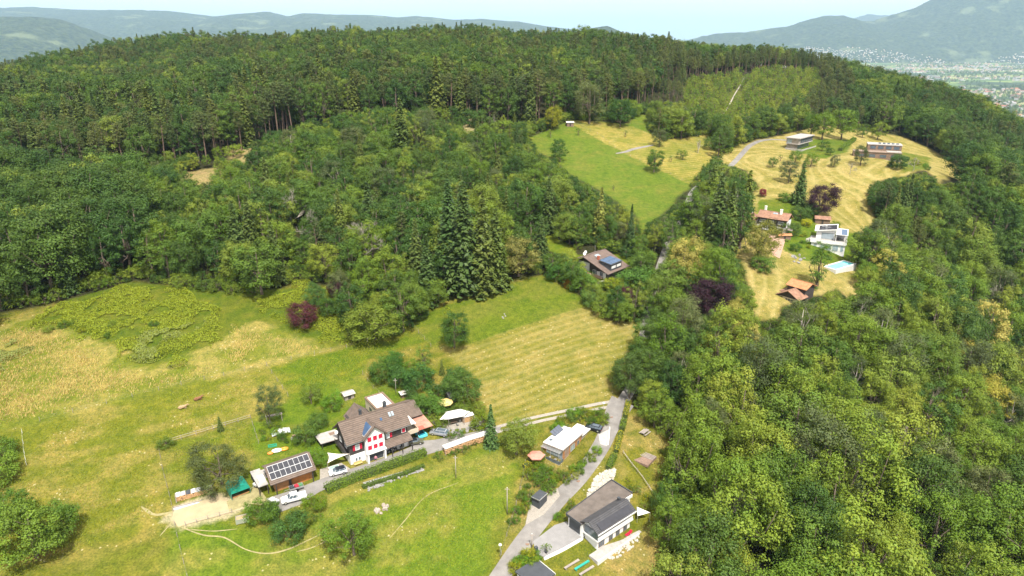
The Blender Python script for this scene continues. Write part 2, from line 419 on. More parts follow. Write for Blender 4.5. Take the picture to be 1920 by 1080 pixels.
for poly, c1, c2, share, soft, mow in PATCHES:
    w = np.array(PP(poly)); d = edge_dist(w, nx, ny) + wob * soft * 1.6
    a = smooth(-soft * 0.5, soft * 0.5, d)[:, None]
    nn = 0.45 * fbm(nx, ny, 10, 4, 21) + 0.55 * fbm(nx * 0.35 + ny * 0.15, ny * 0.9 - nx * 0.4, 2.6, 4, 31)
    th = np.quantile(nn, 1 - share); k = smooth(th - 0.10, th + 0.10, nn)[:, None]
    col = (np.array(c1) * (1 - k) + np.array(c2) * k) * np.array(SWARD)
    cn[:, :3] = cn[:, :3] * (1 - a) + col * a
    cn[:, 3:] = cn[:, 3:] * (1 - a) + (mow % 1.0) * a
    rowf = rowf * (1 - a[:, 0]) + (mow >= 1) * a[:, 0]
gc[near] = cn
rows_ = np.zeros(MX.shape); rows_[near] = rowf
ring = smooth(800, 1400, np.hypot(MX, MY - 300))
gnx, gny = len(GX), len(GY)
idx = np.arange(gnx * gny).reshape(gny, gnx)
gf = np.stack([idx[:-1, :-1], idx[:-1, 1:], idx[1:, 1:], idx[1:, :-1]], -1).reshape(-1, 4)
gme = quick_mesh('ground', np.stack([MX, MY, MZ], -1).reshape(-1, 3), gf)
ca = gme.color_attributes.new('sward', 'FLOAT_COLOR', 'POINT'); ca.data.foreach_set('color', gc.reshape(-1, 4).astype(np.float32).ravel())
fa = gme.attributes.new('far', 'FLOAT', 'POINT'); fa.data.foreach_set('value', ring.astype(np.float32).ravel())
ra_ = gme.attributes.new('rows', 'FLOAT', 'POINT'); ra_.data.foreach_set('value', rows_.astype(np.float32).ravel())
gme.polygons.foreach_set('use_smooth', np.ones(len(gme.polygons), bool))
m, n, l, b = nodes_of('meadow')
at = n.new('ShaderNodeAttribute'); at.attribute_name = 'sward'
fr = n.new('ShaderNodeAttribute'); fr.attribute_name = 'far'
def mixn(kind, fac, a, bb):
    q = n.new('ShaderNodeMixRGB'); q.blend_type = kind
    for key, val in (('Fac', fac), ('Color1', a), ('Color2', bb)):
        if hasattr(val, 'is_linked') or hasattr(val, 'links'): l.new(val, q.inputs[key])
        elif isinstance(val, (int, float)): q.inputs[key].default_value = val
        else: q.inputs[key].default_value = (*val, 1)
    return q.outputs[0]
def math_n(op, a, bb=None, clamp=False):
    q = n.new('ShaderNodeMath'); q.operation = op; q.use_clamp = clamp
    for k, val in enumerate((a, bb)):
        if val is None: continue
        if isinstance(val, (int, float)): q.inputs[k].default_value = val
        else: l.new(val, q.inputs[k])
    return q.outputs[0]
n1 = noise_node(n, l, 2.6, 5); n2 = noise_node(n, l, 0.55, 5); n3 = noise_node(n, l, 0.16, 6, rough=0.7)
v1 = ramp(n, l, n1.outputs['Fac'], [(0.30, (0.56, 0.62, 0.55)), (0.7, (1.42, 1.36, 1.3))]).outputs['Color']
v2 = ramp(n, l, n2.outputs['Fac'], [(0.30, (0.68, 0.79, 0.62)), (0.7, (1.3, 1.19, 1.2))]).outputs['Color']
v3 = ramp(n, l, n3.outputs['Fac'], [(0.32, (0.84, 0.93, 0.75)), (0.68, (1.16, 1.07, 1.1))]).outputs['Color']
c = mixn('MULTIPLY', 1.0, at.outputs['Color'], v1); c = mixn('MULTIPLY', 1.0, c, v2); c = mixn('MULTIPLY', 1.0, c, v3)
# cut hay lying in swaths where the field was mown
gm = n.new('ShaderNodeNewGeometry')
nsw = n.new('ShaderNodeTexNoise'); nsw.inputs['Scale'].default_value = 0.011; nsw.inputs['Detail'].default_value = 1.6; nsw.inputs['Roughness'].default_value = 0.35
l.new(gm.outputs['Position'], nsw.inputs['Vector'])
swl = math_n('FRACT', math_n('MULTIPLY', nsw.outputs['Fac'], 30.0))
swr = ramp(n, l, swl, [(0.0, (0.1, 0.1, 0.1)), (0.5, (0.35, 0.35, 0.35)), (0.72, (1, 1, 1)), (1.0, (0.1, 0.1, 0.1))])
swf = math_n('MULTIPLY', math_n('MULTIPLY', swr.outputs['Color'], at.outputs['Alpha']), math_n('ADD', n2.outputs['Fac'], 0.15), True)
c = mixn('MIX', swf, c, (0.50, 0.40, 0.17))
# straight mowing rows
_a, _b = P(850, 655), P(1112, 572); row_an = math.atan2(_b[1] - _a[1], _b[0] - _a[0])
mpr = n.new('ShaderNodeMapping'); mpr.inputs['Rotation'].default_value = (0, 0, -row_an); l.new(gm.outputs['Position'], mpr.inputs['Vector'])
wr = n.new('ShaderNodeTexWave'); wr.bands_direction = 'Y'; wr.inputs['Scale'].default_value = 0.125; wr.inputs['Distortion'].default_value = 2.2; wr.inputs['Detail'].default_value = 3; wr.inputs['Detail Scale'].default_value = 0.6
l.new(mpr.outputs[0], wr.inputs['Vector'])
rat = n.new('ShaderNodeAttribute'); rat.attribute_name = 'rows'
rf = math_n('MULTIPLY', math_n('MULTIPLY', math_n('POWER', wr.outputs['Fac'], 2.0), rat.outputs['Fac']), math_n('MULTIPLY', n3.outputs['Fac'], 0.36), True)
c = mixn('MIX', rf, c, (0.40, 0.34, 0.15))
# seed heads and flowers: pale flecks
vo = n.new('ShaderNodeTexVoronoi'); vo.inputs['Scale'].default_value = 0.8; l.new(gm.outputs['Position'], vo.inputs['Vector'])
flk = math_n('MULTIPLY', math_n('LESS_THAN', vo.outputs['Distance'], 0.17), math_n('GREATER_THAN', n3.outputs['Fac'], 0.53))
lum = math_n('GREATER_THAN', at.outputs['Fac'], 0.1)
c = mixn('MIX', math_n('MULTIPLY', math_n('MULTIPLY', flk, lum), 0.45), c, (0.62, 0.55, 0.34))
# the valley floor far off: fields, orchards, woods
v4 = n.new('ShaderNodeTexVoronoi'); v4.inputs['Scale'].default_value = 0.0042; l.new(gm.outputs['Position'], v4.inputs['Vector'])
sepc = n.new('ShaderNodeSeparateColor'); l.new(v4.outputs['Color'], sepc.inputs[0])
fields = ramp(n, l, sepc.outputs[0], [(0.0, (0.10, 0.16, 0.04)), (0.3, (0.20, 0.26, 0.07)), (0.5, (0.07, 0.12, 0.035)), (0.7, (0.27, 0.27, 0.11)), (1.0, (0.13, 0.2, 0.05))])
fields.color_ramp.interpolation = 'CONSTANT'
n4 = noise_node(n, l, 0.0016, 6); wood = ramp(n, l, n4.outputs['Fac'], [(0.5, (0, 0, 0)), (0.56, (1, 1, 1))])
fcol = mixn('MIX', wood.outputs['Color'], fields.outputs['Color'], (0.035, 0.06, 0.02))
c = mixn('MIX', fr.outputs['Fac'], c, fcol)
l.new(c, b.inputs['Base Color']); b.inputs['Roughness'].default_value = 0.9; b.inputs['Specular IOR Level'].default_value = 0.15
bp = n.new('ShaderNodeBump'); bp.inputs['Strength'].default_value = 0.8; bp.inputs['Distance'].default_value = 0.25
l.new(n1.outputs['Fac'], bp.inputs['Height']); l.new(bp.outputs['Normal'], b.inputs['Normal'])
MATS['meadow'] = m
put('ground', gme, m, kind='structure', label='meadows, fields and forest floor of the hillside')

# ------------------------------------------------------------------ trees
rg = np.random.RandomState(5)
def unit(v): return v / (np.linalg.norm(v, axis=-1, keepdims=True) + 1e-9)
def cards(c, nrm, size, aspect=0.62, jitter=0.24, r=rg):
    """leaf-sized faces: centres, facing, sizes -> verts, faces, lightness"""
    k = len(c); nrm = unit(nrm + r.normal(0, jitter, (k, 3)))
    t = unit(np.cross(nrm, r.normal(0, 1, (k, 3)))); bt = np.cross(nrm, t)
    L = (size * (0.7 + 0.6 * r.rand(k)))[:, None] * 0.5; Wd = L * aspect
    v = np.stack([c + t * L, c + bt * Wd + nrm * L * 0.12, c - t * L, c - bt * Wd + nrm * L * 0.12], 1).reshape(-1, 3)
    f = np.arange(k * 4).reshape(k, 4)
    return v, f
def crown_mesh(name, c, nrm, size, aspect=0.62, jitter=0.24, tint=None):
    v, f = cards(c, nrm, size, aspect, jitter)
    me = quick_mesh(name, v, f)
    k = len(c); t = (0.78 + 0.44 * rg.rand(k)) if tint is None else tint * (0.92 + 0.16 * rg.rand(k))
    hue = rg.rand(k) * 0.16 - 0.08
    col = np.stack([t * (1 + hue), t, t * (1 - hue), np.ones(k)], 1)
    a = me.color_attributes.new('tint', 'FLOAT_COLOR', 'CORNER'); a.data.foreach_set('color', np.repeat(col, 4, 0).astype(np.float32).ravel())
    return me
def lobes_to_leaves(lobes, per_area, up=0.35):
    C, N, T = [], [], []
    for (x, y, z, rx, rz) in lobes:
        k = max(8, int(per_area * 4 * math.pi * rx * (rx + rz) / 2))
        d = unit(rg.normal(0, 1, (k, 3))); d = d[(d[:, 2] > -0.55)]
        rr = np.where(rg.rand(len(d)) < 0.42, 0.2 + 0.45 * rg.rand(len(d)), 0.66 + 0.38 * rg.rand(len(d))); rr = rr * np.where(rg.rand(len(d)) < 0.16, 1.1 + 0.35 * rg.rand(len(d)), 1)
        # ragged lobes
        bump = 1 + 0.30 * np.sin(d[:, 0] * 5 + x * 3) * np.sin(d[:, 1] * 6 + y * 3) + 0.16 * np.sin(d[:, 2] * 9 + z * 3)
        p = d * np.array([rx, rx, rz]) * (rr * bump)[:, None] + np.array([x, y, z])
        C.append(p); N.append(d + np.array([0, 0, up])); T.append(np.full(len(d), 0.82 + 0.36 * rg.rand()))
    return np.concatenate(C), np.concatenate(N), np.concatenate(T)
def limb(mb, a, b, r0, r1, bend=0.15, seg=5):
    a = np.array(a, float); b = np.array(b, float); mid = (a + b) / 2 + rg.normal(0, bend, 3) * np.linalg.norm(b - a)
    mb.tube([a, (a + mid) / 2, mid, (mid + b) / 2 + rg.normal(0, 0.03, 3), b], np.linspace(r0, r1, 5), seg)
def broadleaf(tag, H, Rr, base, n_lobes, lobe, dens, leaf, top=1.0, droop=0.0):
    """trunk with limbs, crown of many ragged leaf clumps"""
    lobes = []; ch = H - base; skew = rg.normal(0, 0.10, 2) * Rr; ph0 = rg.rand(3) * 6.28
    for i in range(n_lobes):
        t = (i + 0.5) / n_lobes; zz = 1 - 1.75 * t; ph = i * 2.399963 + rg.rand() * 0.7
        rad = math.sqrt(max(0, 1 - zz * zz)) ** 0.8
        k = 0.76 + 0.22 * rg.rand()
        zc = base + ch * (0.44 + 0.44 * zz * top); lr = lobe * (0.42 + 0.85 * rg.rand() ** 1.3) * 0.92; k = k * (1 + 0.16 * math.sin(2 * ph + ph0[0]) + 0.12 * math.sin(3 * ph + ph0[1])); zc += 0.07 * ch * math.sin(2 * ph + ph0[2])
        lobes.append((Rr * rad * k * math.cos(ph) + rg.normal(0, .15) + skew[0] * (1 + zz), Rr * rad * k * math.sin(ph) + rg.normal(0, .15) + skew[1] * (1 + zz), zc + rg.normal(0, 0.05) * ch - droop * rad * ch, lr, lr * (0.72 + 0.3 * rg.rand())))
    C, N, T = lobes_to_leaves(lobes, dens * 1.7); leaf = leaf * 0.76
    crown = crown_mesh(tag + '_crown', C, N, leaf, tint=T)
    mb = MB(); tr = 0.020 * H + 0.05
    fork = base + ch * 0.35
    mb.tube([(0, 0, -0.6), (0, 0, 0.3), (rg.normal(0, .1), rg.normal(0, .1), base), (rg.normal(0, .2), rg.normal(0, .2), fork), (rg.normal(0, .3), rg.normal(0, .3), base + ch * 0.8)], [tr * 1.3, tr, tr * 0.85, tr * 0.6, tr * 0.2], 7)
    for q in sorted(lobes, key=lambda q: q[2])[::max(1, n_lobes // 9)]:
        limb(mb, (0, 0, base * 0.85 + rg.rand() * ch * 0.35), q[:3], tr * 0.42, tr * 0.1)
    return mb.mesh(tag + '_trunk', True), crown
def conifer(tag, H, Rr, base, levels, per, leaf, droop=0.35, curve=0.85, ragged=0.25):
    C, N, S = [], [], []
    for i in range(levels):
        t = i / (levels - 1); z = base + (H - base) * t; r0 = Rr * (1 - t) ** curve + 0.12
        nb = max(4, int(per * (0.45 + 0.55 * (1 - t))))
        for k in range(nb):
            ph = 2 * math.pi * (k + rg.rand() * 0.8) / nb + i; rl = r0 * (1 - ragged * rg.rand())
            steps = max(2, int(rl / (leaf * 0.42)))
            s = (np.arange(steps) + 0.6) / steps
            d = np.array([math.cos(ph), math.sin(ph)])
            zz = z - droop * rl * s ** 1.3 + 0.12 * rl * s ** 3
            for side in (-1, 0, 1):
                off = side * 0.30 * rl * (1 - s) * 0.8
                C.append(np.column_stack([d[0] * rl * s - d[1] * off, d[1] * rl * s + d[0] * off, zz - abs(side) * 0.12]))
                N.append(np.tile([d[0] * 0.35 + side * -d[1] * 0.2, d[1] * 0.35 + side * d[0] * 0.2, 0.85], (steps, 1)))
    C = np.concatenate(C); N = np.concatenate(N)
    crown = crown_mesh(tag + '_crown', C + rg.normal(0, leaf * 0.13, C.shape), N, leaf, 0.5, 0.3)
    mb = MB(); mb.tube([(0, 0, -0.6), (0, 0, H * 0.3), (0, 0, H * 0.97)], [0.015 * H + .05, 0.012 * H, 0.02], 6)
    return mb.mesh(tag + '_trunk', True), crown
def pine(tag, H, Rr, base, n, leaf, dens):
    lobes = []
    for i in range(n):
        t = (i + .5) / n; z = base + (H - base) * (0.05 + 0.92 * t ** 0.8); rad = Rr * (1 - 0.72 * t ** 1.7) * (0.35 + 0.65 * rg.rand()); ph = i * 2.4 + rg.rand()
        lr = Rr * (0.32 + 0.2 * rg.rand()) * (1.05 - 0.4 * t)
        lobes.append((rad * math.cos(ph), rad * math.sin(ph), z, lr, lr * 0.5))
    C, N, T = lobes_to_leaves(lobes, dens, 0.6)
    crown = crown_mesh(tag + '_crown', C, N, leaf, 0.42, 0.55, T)
    mb = MB(); b1 = (rg.normal(0, .4), rg.normal(0, .4), H * 0.55)
    mb.tube([(0, 0, -0.6), (0, 0, 1), b1, (b1[0] * 1.5, b1[1] * 1.5, H * 0.9)], [0.36, 0.30, 0.22, 0.06], 7)
    for q in lobes[::2]: limb(mb, (b1[0], b1[1], q[2] - 1.2), q[:3], 0.10, 0.03, 0.1, 4)
    return mb.mesh(tag + '_trunk', True), crown
def bare(tag, H, spread, depth=4, twig=0.03):
    mb = MB()
    def grow(p, d, ln, r, k):
        q = p + d * ln; mid = (p + q) / 2 + rg.normal(0, 0.05, 3) * ln
        mb.tube([p, mid, q], [r, r * 0.82, r * 0.6], 5 if k > 1 else 3, False)
        if k == 0: return
        for j in range(3 if k > 1 else 4):
            nd = unit((d + rg.normal(0, spread, 3) + np.array([0, 0, 0.22]))[None])[0]
            grow(p + (q - p) * (0.55 + 0.45 * rg.rand()), nd, ln * (0.60 + 0.2 * rg.rand()), max(twig, r * 0.52), k - 1)
    grow(np.array([0, 0, -0.5]), np.array([0, 0, 1.]), H * 0.34, 0.02 * H + .05, depth)
    return mb.mesh(tag + '_branches', True)

BARK = mat('bark', (0.13, 0.10, 0.075), 0.95, 0.35, 3)
BARK_PINE = mat('pine bark', (0.17, 0.115, 0.085), 0.95, 0.35, 2)
BARK_PALE = mat('pale dead wood', (0.36, 0.32, 0.27), 0.9, 0.25, 3)
L_MIX = mat_leaf('broad leaves', (0.057, 0.121, 0.019), (0.110, 0.181, 0.024), (0.199, 0.253, 0.035))
L_LIGHT = mat_leaf('light broad leaves', (0.104, 0.185, 0.019), (0.162, 0.235, 0.025), (0.243, 0.286, 0.035))
L_DARK = mat_leaf('dark broad leaves', (0.046, 0.102, 0.020), (0.086, 0.144, 0.023))
L_YEL = mat_leaf('yellow blossom', (0.30, 0.29, 0.050), (0.40, 0.35, 0.085))
L_PINE = mat_leaf('pine needles', (0.064, 0.096, 0.028), (0.121, 0.140, 0.032), trans=0.12)
L_SPR = mat_leaf('spruce needles', (0.066, 0.114, 0.030), (0.135, 0.166, 0.032), trans=0.10)
L_PURP = mat_leaf('copper leaves', (0.048, 0.019, 0.024), (0.072, 0.031, 0.034))
L_GREY = mat_leaf('silvery leaves', (0.084, 0.116, 0.041), (0.130, 0.150, 0.051))
L_SHRUB = mat_leaf('shrub leaves', (0.088, 0.149, 0.017), (0.184, 0.241, 0.026))

PROTO = {}   # kind -> (trunk mesh, trunk mat, crown mesh, crown mat, natural height)
def proto(key, pair, H, bark, leafm):
    t, c = pair; t.materials.append(bark); c.materials.append(leafm); PROTO[key] = (t, c, H)
proto('round_a', broadleaf('round_a', 14, 5.0, 2.4, 40, 1.75, 7.5, 0.50), 14, BARK, L_MIX)
proto('round_b', broadleaf('round_b', 14, 4.3, 3.0, 34, 1.6, 8, 0.46), 14, BARK, L_MIX)
proto('tall_a', broadleaf('tall_a', 17, 4.2, 4.0, 44, 1.6, 7.5, 0.50), 17, BARK, L_DARK)
proto('tall_b', broadleaf('tall_b', 17, 3.6, 3.0, 44, 1.4, 8, 0.46), 17, BARK, L_MIX)
proto('light_a', broadleaf('light_a', 14, 5.2, 2.2, 50, 1.75, 8, 0.44), 14, BARK, L_LIGHT)
proto('light_b', broadleaf('light_b', 15, 4.4, 2.4, 48, 1.45, 8.5, 0.42), 15, BARK, L_LIGHT)
proto('dark_a', broadleaf('dark_a', 15, 4.6, 2.8, 40, 1.6, 8, 0.46), 15, BARK, L_DARK)
proto('thin', broadleaf('thin', 14, 4.4, 2.6, 52, 1.45, 8.5, 0.36), 14, BARK_PALE, L_GREY)
proto('weeping', broadleaf('weeping', 12, 5.2, 1.2, 66, 1.35, 11, 0.34, droop=0.12), 12, BARK, L_GREY)
proto('chestnut', broadleaf('chestnut', 14, 4.6, 2.4, 46, 1.35, 8, 0.46), 14, BARK, L_YEL)
proto('copper', broadleaf('copper', 12, 4.4, 1.2, 46, 1.65, 9, 0.42, top=1.06), 12, BARK, L_PURP)
proto('spruce_a', conifer('spruce_a', 22, 3.6, 1.2, 34, 11, 0.95), 22, BARK, L_SPR)
proto('spruce_b', conifer('spruce_b', 22, 4.6, 1.6, 30, 12, 1.05, 0.45, 0.75, 0.4), 22, BARK, L_SPR)
proto('fir_small', conifer('fir_small', 9, 2.0, 0.4, 24, 10, 0.55), 9, BARK, L_SPR)
proto('pine_a', pine('pine_a', 24, 3.6, 13.5, 26, 0.62, 6), 24, BARK_PINE, L_PINE)
proto('pine_b', pine('pine_b', 24, 3.1, 11.0, 30, 0.58, 6), 24, BARK_PINE, L_PINE)
proto('pine_c', pine('pine_c', 22, 4.2, 10.0, 30, 0.62, 5.5), 22, BARK_PINE, L_PINE)
proto('column', broadleaf('column', 14, 1.9, 0.6, 50, 1.05, 10, 0.34), 14, BARK, L_DARK)
proto('young', broadleaf('young', 6, 1.7, 0.6, 24, 0.7, 12, 0.34), 6, BARK, L_LIGHT)
proto('sapling', broadleaf('sapling', 4, 1.2, 1.2, 18, 0.5, 16, 0.22), 4, BARK, L_MIX)
proto('fruit', broadleaf('fruit', 5.5, 2.6, 1.3, 26, 0.85, 14, 0.30), 5.5, BARK, L_MIX)
proto('shrub', broadleaf('shrub', 2.4, 1.6, 0.1, 22, 0.6, 26, 0.22), 2.4, BARK, L_SHRUB)
proto('shrub_b', broadleaf('shrub_b', 2.0, 1.3, 0.1, 18, 0.5, 30, 0.18), 2.0, BARK, L_SHRUB)
proto('bush_dark', broadleaf('bush_dark', 5, 2.9, 0.2, 34, 1.0, 13, 0.34), 5, BARK, L_DARK)
proto('bush_lime', broadleaf('bush_lime', 5, 3.0, 0.2, 34, 0.95, 13, 0.34), 5, BARK, L_LIGHT)
# trees that stand alone carry fuller crowns
FULL = {}
for k_, a_, lf in (('round_a', (14, 5.2, 2.0, 46, 2.3, 6.5, 0.46), L_MIX), ('round_b', (14, 4.6, 2.4, 42, 2.1, 7, 0.44), L_MIX), ('light_a', (14, 5.2, 2.0, 52, 2.1, 7, 0.44), L_LIGHT), ('light_b', (15, 4.6, 2.0, 50, 1.9, 7, 0.42), L_LIGHT),
                   ('dark_a', (15, 4.8, 2.4, 46, 2.1, 7, 0.44), L_DARK), ('weeping', (12, 5.4, 1.0, 70, 1.7, 10, 0.32), L_GREY), ('copper', (12, 4.6, 0.8, 50, 2.0, 9, 0.38), L_PURP), ('fruit', (5.5, 2.7, 1.1, 30, 1.15, 13, 0.28), L_MIX),
                   ('bush_dark', (5, 3.0, 0.1, 38, 1.3, 12, 0.32), L_DARK), ('bush_lime', (5, 3.1, 0.1, 38, 1.25, 12, 0.32), L_LIGHT), ('tall_b', (17, 4.4, 1.6, 50, 1.9, 7, 0.44), L_MIX), ('chestnut', (14, 4.8, 2.0, 50, 1.9, 7, 0.42), L_YEL), ('shrub', (2.4, 1.6, 0.05, 24, 0.8, 24, 0.2), L_SHRUB), ('thin', (14, 4.6, 1.8, 56, 1.75, 8, 0.34), L_GREY)):
    proto(k_ + '_full', broadleaf(k_ + '_full', *a_), a_[0], BARK, lf); FULL[k_] = k_ + '_full'
BARE = [bare('bare_a', 14, 0.42, 5), bare('bare_b', 12, 0.5, 5)]
for bm_ in BARE: bm_.materials.append(BARK_PALE)

def plant(key, loc, h, label, category='tree', group=None, name=None, color=None, wide=1.0, rz=None):
    """one tree or shrub of its own: an Empty at its foot, trunk and crown under it"""
    t, c, H = PROTO[key]; s = h / H
    nm = name or {'spruce': 'spruce_tree', 'pine_': 'pine_tree', 'shrub': 'shrub', 'bush_': 'bush', 'fir_s': 'fir_tree', 'young': 'young_tree'}.get(key[:6] if key[:6] in ('spruce',) else key[:5], 'broadleaf_tree')
    e = thing(nm, label, category, loc, rg.rand() * 6.28 if rz is None else rz, group)
    e.scale = (s * wide, s * wide, s)
    a = put('trunk', t, None, e); b = put('crown', c, None, e)
    if color: b.color = (*color, 1)
    return e
def bare_tree(k, loc, h, label, group=None):
    e = thing('bare_tree', label, 'tree', loc, rg.rand() * 6.28, group)
    s = h / (14, 12)[k]; e.scale = (s, s, s); put('branches', BARE[k], None, e); return e

# ---- the woods: where trees stand, of what kind, how tall
open_rects = OPEN
def in_open(px, py):
    r = np.zeros(np.shape(px), bool)
    for q in OPEN: r |= inside(q, px, py)
    return r
sc_r = np.random.RandomState(77)
def scatter(x0, x1, y0, y1, step):
    gx, gy = np.meshgrid(np.arange(x0, x1, step), np.arange(y0, y1, step))
    gx = gx + (np.arange(gx.shape[0]) % 2)[:, None] * step * 0.5
    gx = gx.ravel() + sc_r.uniform(-.42, .42, gx.size) * step; gy = gy.ravel() + sc_r.uniform(-.42, .42, gy.size) * step
    return gx, gy
bx, by = [], []
for x0, x1, y0, y1, st in ((-440, 440, 420, 810, 7.0), (-440, 440, 250, 420, 6.8), (-300, 380, 85, 250, 7.6)):
    a, b_ = scatter(x0, x1, y0, y1, st); bx.append(a); by.append(b_)
bx = np.concatenate(bx); by = np.concatenate(by); bz = ground(bx, by)
ppx, ppy, dep = project(bx, by, bz)
vis = (ppx > -650) & (ppx < 2450) & (ppy < 1250) & (dep > 40)
bx, by, bz, ppx, ppy, dep = [q[vis] for q in (bx, by, bz, ppx, ppy, dep)]
# stand height and mix by place
nz1 = fbm(bx, by, 60, 3, 41); nz2 = fbm(bx, by, 35, 3, 51); rnd = sc_r.rand(len(bx)); rnd2 = sc_r.rand(len(bx))
right_low = (bx > 0.30 * by - 10) & (by < 300) & (bx > 18)
right_up = (bx > 150) & (by >= 280)
STAND = [(-200,335),(0,325),(150,330),(300,318),(400,303),(460,285),(520,262),(640,228),(760,222),(880,228),(980,240),(1060,225),(1200,200),(1280,160)]
ridge = (ppy < np.interp(ppx, [q[0] for q in STAND], [q[1] for q in STAND])) & ~right_up & (by > 200)
SW = resample(np.array(PP(STAND[1:-1]))[:, :2], 8.0)
sd_ = np.min(np.hypot(bx[:, None] - SW[None, :, 0], by[:, None] - SW[None, :, 1]), 1)
mid = ~right_low & ~right_up & ~ridge
hgt = np.where(ridge, 16.5 + 9 * rnd2, np.where(mid, 8 + 8 * rnd2, np.where(right_low, 8.5 + 12 * rnd2, 12 + 10 * rnd2)))
front_low = mid & (sd_ < 34)
hgt = hgt * (0.72 + 0.62 * nz1) * 1.04
hgt = np.where(front_low, 4.5 + 4.5 * rnd2, hgt); hgt = np.where(ridge & (sd_ < 40), np.maximum(hgt, 19 + 5 * rnd2), hgt)
kinds = np.empty(len(bx), object)
def pick(mask, table):
    ks = list(table); w = np.cumsum([table[k] for k in ks]); w = w / w[-1]
    q = np.clip(0.5 + (rnd - 0.5) * 0.8 + (nz2 - 0.5) * 0.9, 0, 0.9999) if False else rnd
    kinds[mask] = np.array(ks, object)[np.searchsorted(w, q[mask])]
conif = nz2 > 0.5
pick(ridge & conif, dict(pine_a=3, pine_b=3, pine_c=2, spruce_a=3.2, spruce_b=1.6, tall_a=1.6, dark_a=1))
pick(ridge & ~conif, dict(tall_a=3, dark_a=2, tall_b=2.5, round_b=2, pine_b=1, pine_c=1, spruce_b=1.2, light_b=.5))
pick(mid, dict(dark_a=2.4, round_a=2.2, round_b=2.4, tall_b=2.2, tall_a=1.5, light_b=1.3, light_a=.7, thin=0.8, spruce_b=0.9, spruce_a=.6, pine_b=.5))
pick(right_low, dict(light_a=3.2, light_b=3.2, round_a=1.5, round_b=1.2, thin=1.9, dark_a=1.4, tall_b=1.6, chestnut=0.36))
pick(right_up & conif, dict(pine_a=1.5, pine_c=1.5, spruce_a=1.6, tall_a=2, dark_a=1.5))
pick(right_up & ~conif, dict(tall_a=2, dark_a=2, tall_b=2, round_b=1.4, round_a=1, light_b=.5))
left_tall = mid & (ppx < 270) & ~front_low; hgt = np.where(left_tall, hgt * 1.4, hgt); pick(left_tall, dict(dark_a=3, tall_a=3, tall_b=1, round_b=1, spruce_b=.6))
pick(front_low, dict(round_b=2, light_b=2, bush_lime=2, bush_dark=2, dark_a=1, thin=1, fir_small=1))
pick(ridge & (sd_ < 24), dict(pine_a=3, pine_b=3, pine_c=3, tall_a=2, tall_b=1.5, dark_a=1.5, spruce_a=1.2, spruce_b=.8))
PL = np.array(PP([(1270,235),(1285,155),(1420,138),(1525,138),(1545,180),(1480,222),(1400,250)])); pld = -edge_dist(PL, bx, by)
pick((pld > 0) & (pld < 22) & (by > 470), dict(pine_a=4, pine_b=3, pine_c=2, spruce_a=.6))
swap = (mid | right_low | right_up) & (sc_r.rand(len(bx)) < 0.55)
for i in np.where(swap)[0]: kinds[i] = FULL.get(kinds[i], kinds[i])
isspr = np.array([k[:4] == 'spru' for k in kinds]); hgt = np.where(isspr, hgt * np.where(by > 420, 1.02, 1.25), hgt)
young = inside(np.array(PP([(1270,235),(1285,155),(1420,138),(1525,138),(1545,180),(1480,222),(1400,250)])), bx, by)
hgt[young] = 5.6 + 3.4 * rnd2[young]; kinds[young] = 'young'
# the road through the trees and clearings round the houses stay free of trunks
ROAD_UP = [P(*q) for q in ((1168,752),(1190,715),(1203,670),(1208,630),(1212,590),(1222,555))] + [np.array([63.,262,0]), P(1284,405), P(1298,362), P(1330,335), P(1372,309), P(1408,272), P(1440,262), P(1478,263)]
rl = resample(np.array(ROAD_UP)[:, :2], 3.0)
rd = np.min(np.hypot(bx[:, None] - rl[None, :, 0], by[:, None] - rl[None, :, 1]), 1)
keep = rd > 2.6
FOREST_TRACK = [P(*q) for q in ((1396,142),(1388,160),(1377,178),(1366,200),(1352,222))]
rl2 = resample(np.array(FOREST_TRACK)[:, :2], 3.0)
keep &= np.min(np.hypot(bx[:, None] - rl2[None, :, 0], by[:, None] - rl2[None, :, 1]), 1) > 1.8
for q in OPEN_W: keep &= ~inside(q, bx, by) | young
# towards open ground the wood steps down: lower trees, then bushes, nothing where meadow or a house shows
SHOWN = [([(1288,515),(1355,515),(1350,572),(1295,572)], (1322,592)), ([(655,385),(725,385),(715,475),(668,475)], (690,505)), ([(520,345),(575,345),(575,405),(525,405)], (548,432)), ([(828,325),(950,325),(950,540),(840,540)], (872,550)), ([(735,195),(790,195),(790,265),(735,265)], (755,300)), ([(652,488),(700,488),(700,545),(655,545)], (677,556)), ([(1100,375),(1145,375),(1145,450),(1105,450)], (1124,455)), ([(1290,330),(1410,330),(1410,450),(1300,450)], (1340,470)), ([(1205,600),(1214,600),(1214,645),(1206,645)], (1209,622)), ([(1395,425),(1445,425),(1440,488),(1400,488)], (1420,492))]
SHOWN = [(q, float(project(*P(*b_))[2])) for q, b_ in SHOWN]
best = np.zeros(len(bx))
for fac in (1.0, 0.72, 0.5, 0.34, 0.2):
    h_ = hgt * fac; okh = np.ones(len(bx), bool)
    for fr_, sd in ((1.0, 0), (0.85, -.45), (0.85, .45), (0.6, -.8), (0.6, .8), (0.35, 0), (0.1, 0)):
        wdt = h_ * 0.28
        qx, qy, _ = project(bx + sd * wdt, by, bz + h_ * fr_)
        okh &= ~in_open(qx, qy)
        for q, D_ in SHOWN: okh &= ~(inside(q, qx, qy) & (dep < D_ - 3))
    best = np.where((best == 0) & okh, fac, best)
keep &= (best > 0) | young
low = (best < 1) & ~young & (best > 0)
hgt = np.where(low, hgt * best, hgt)
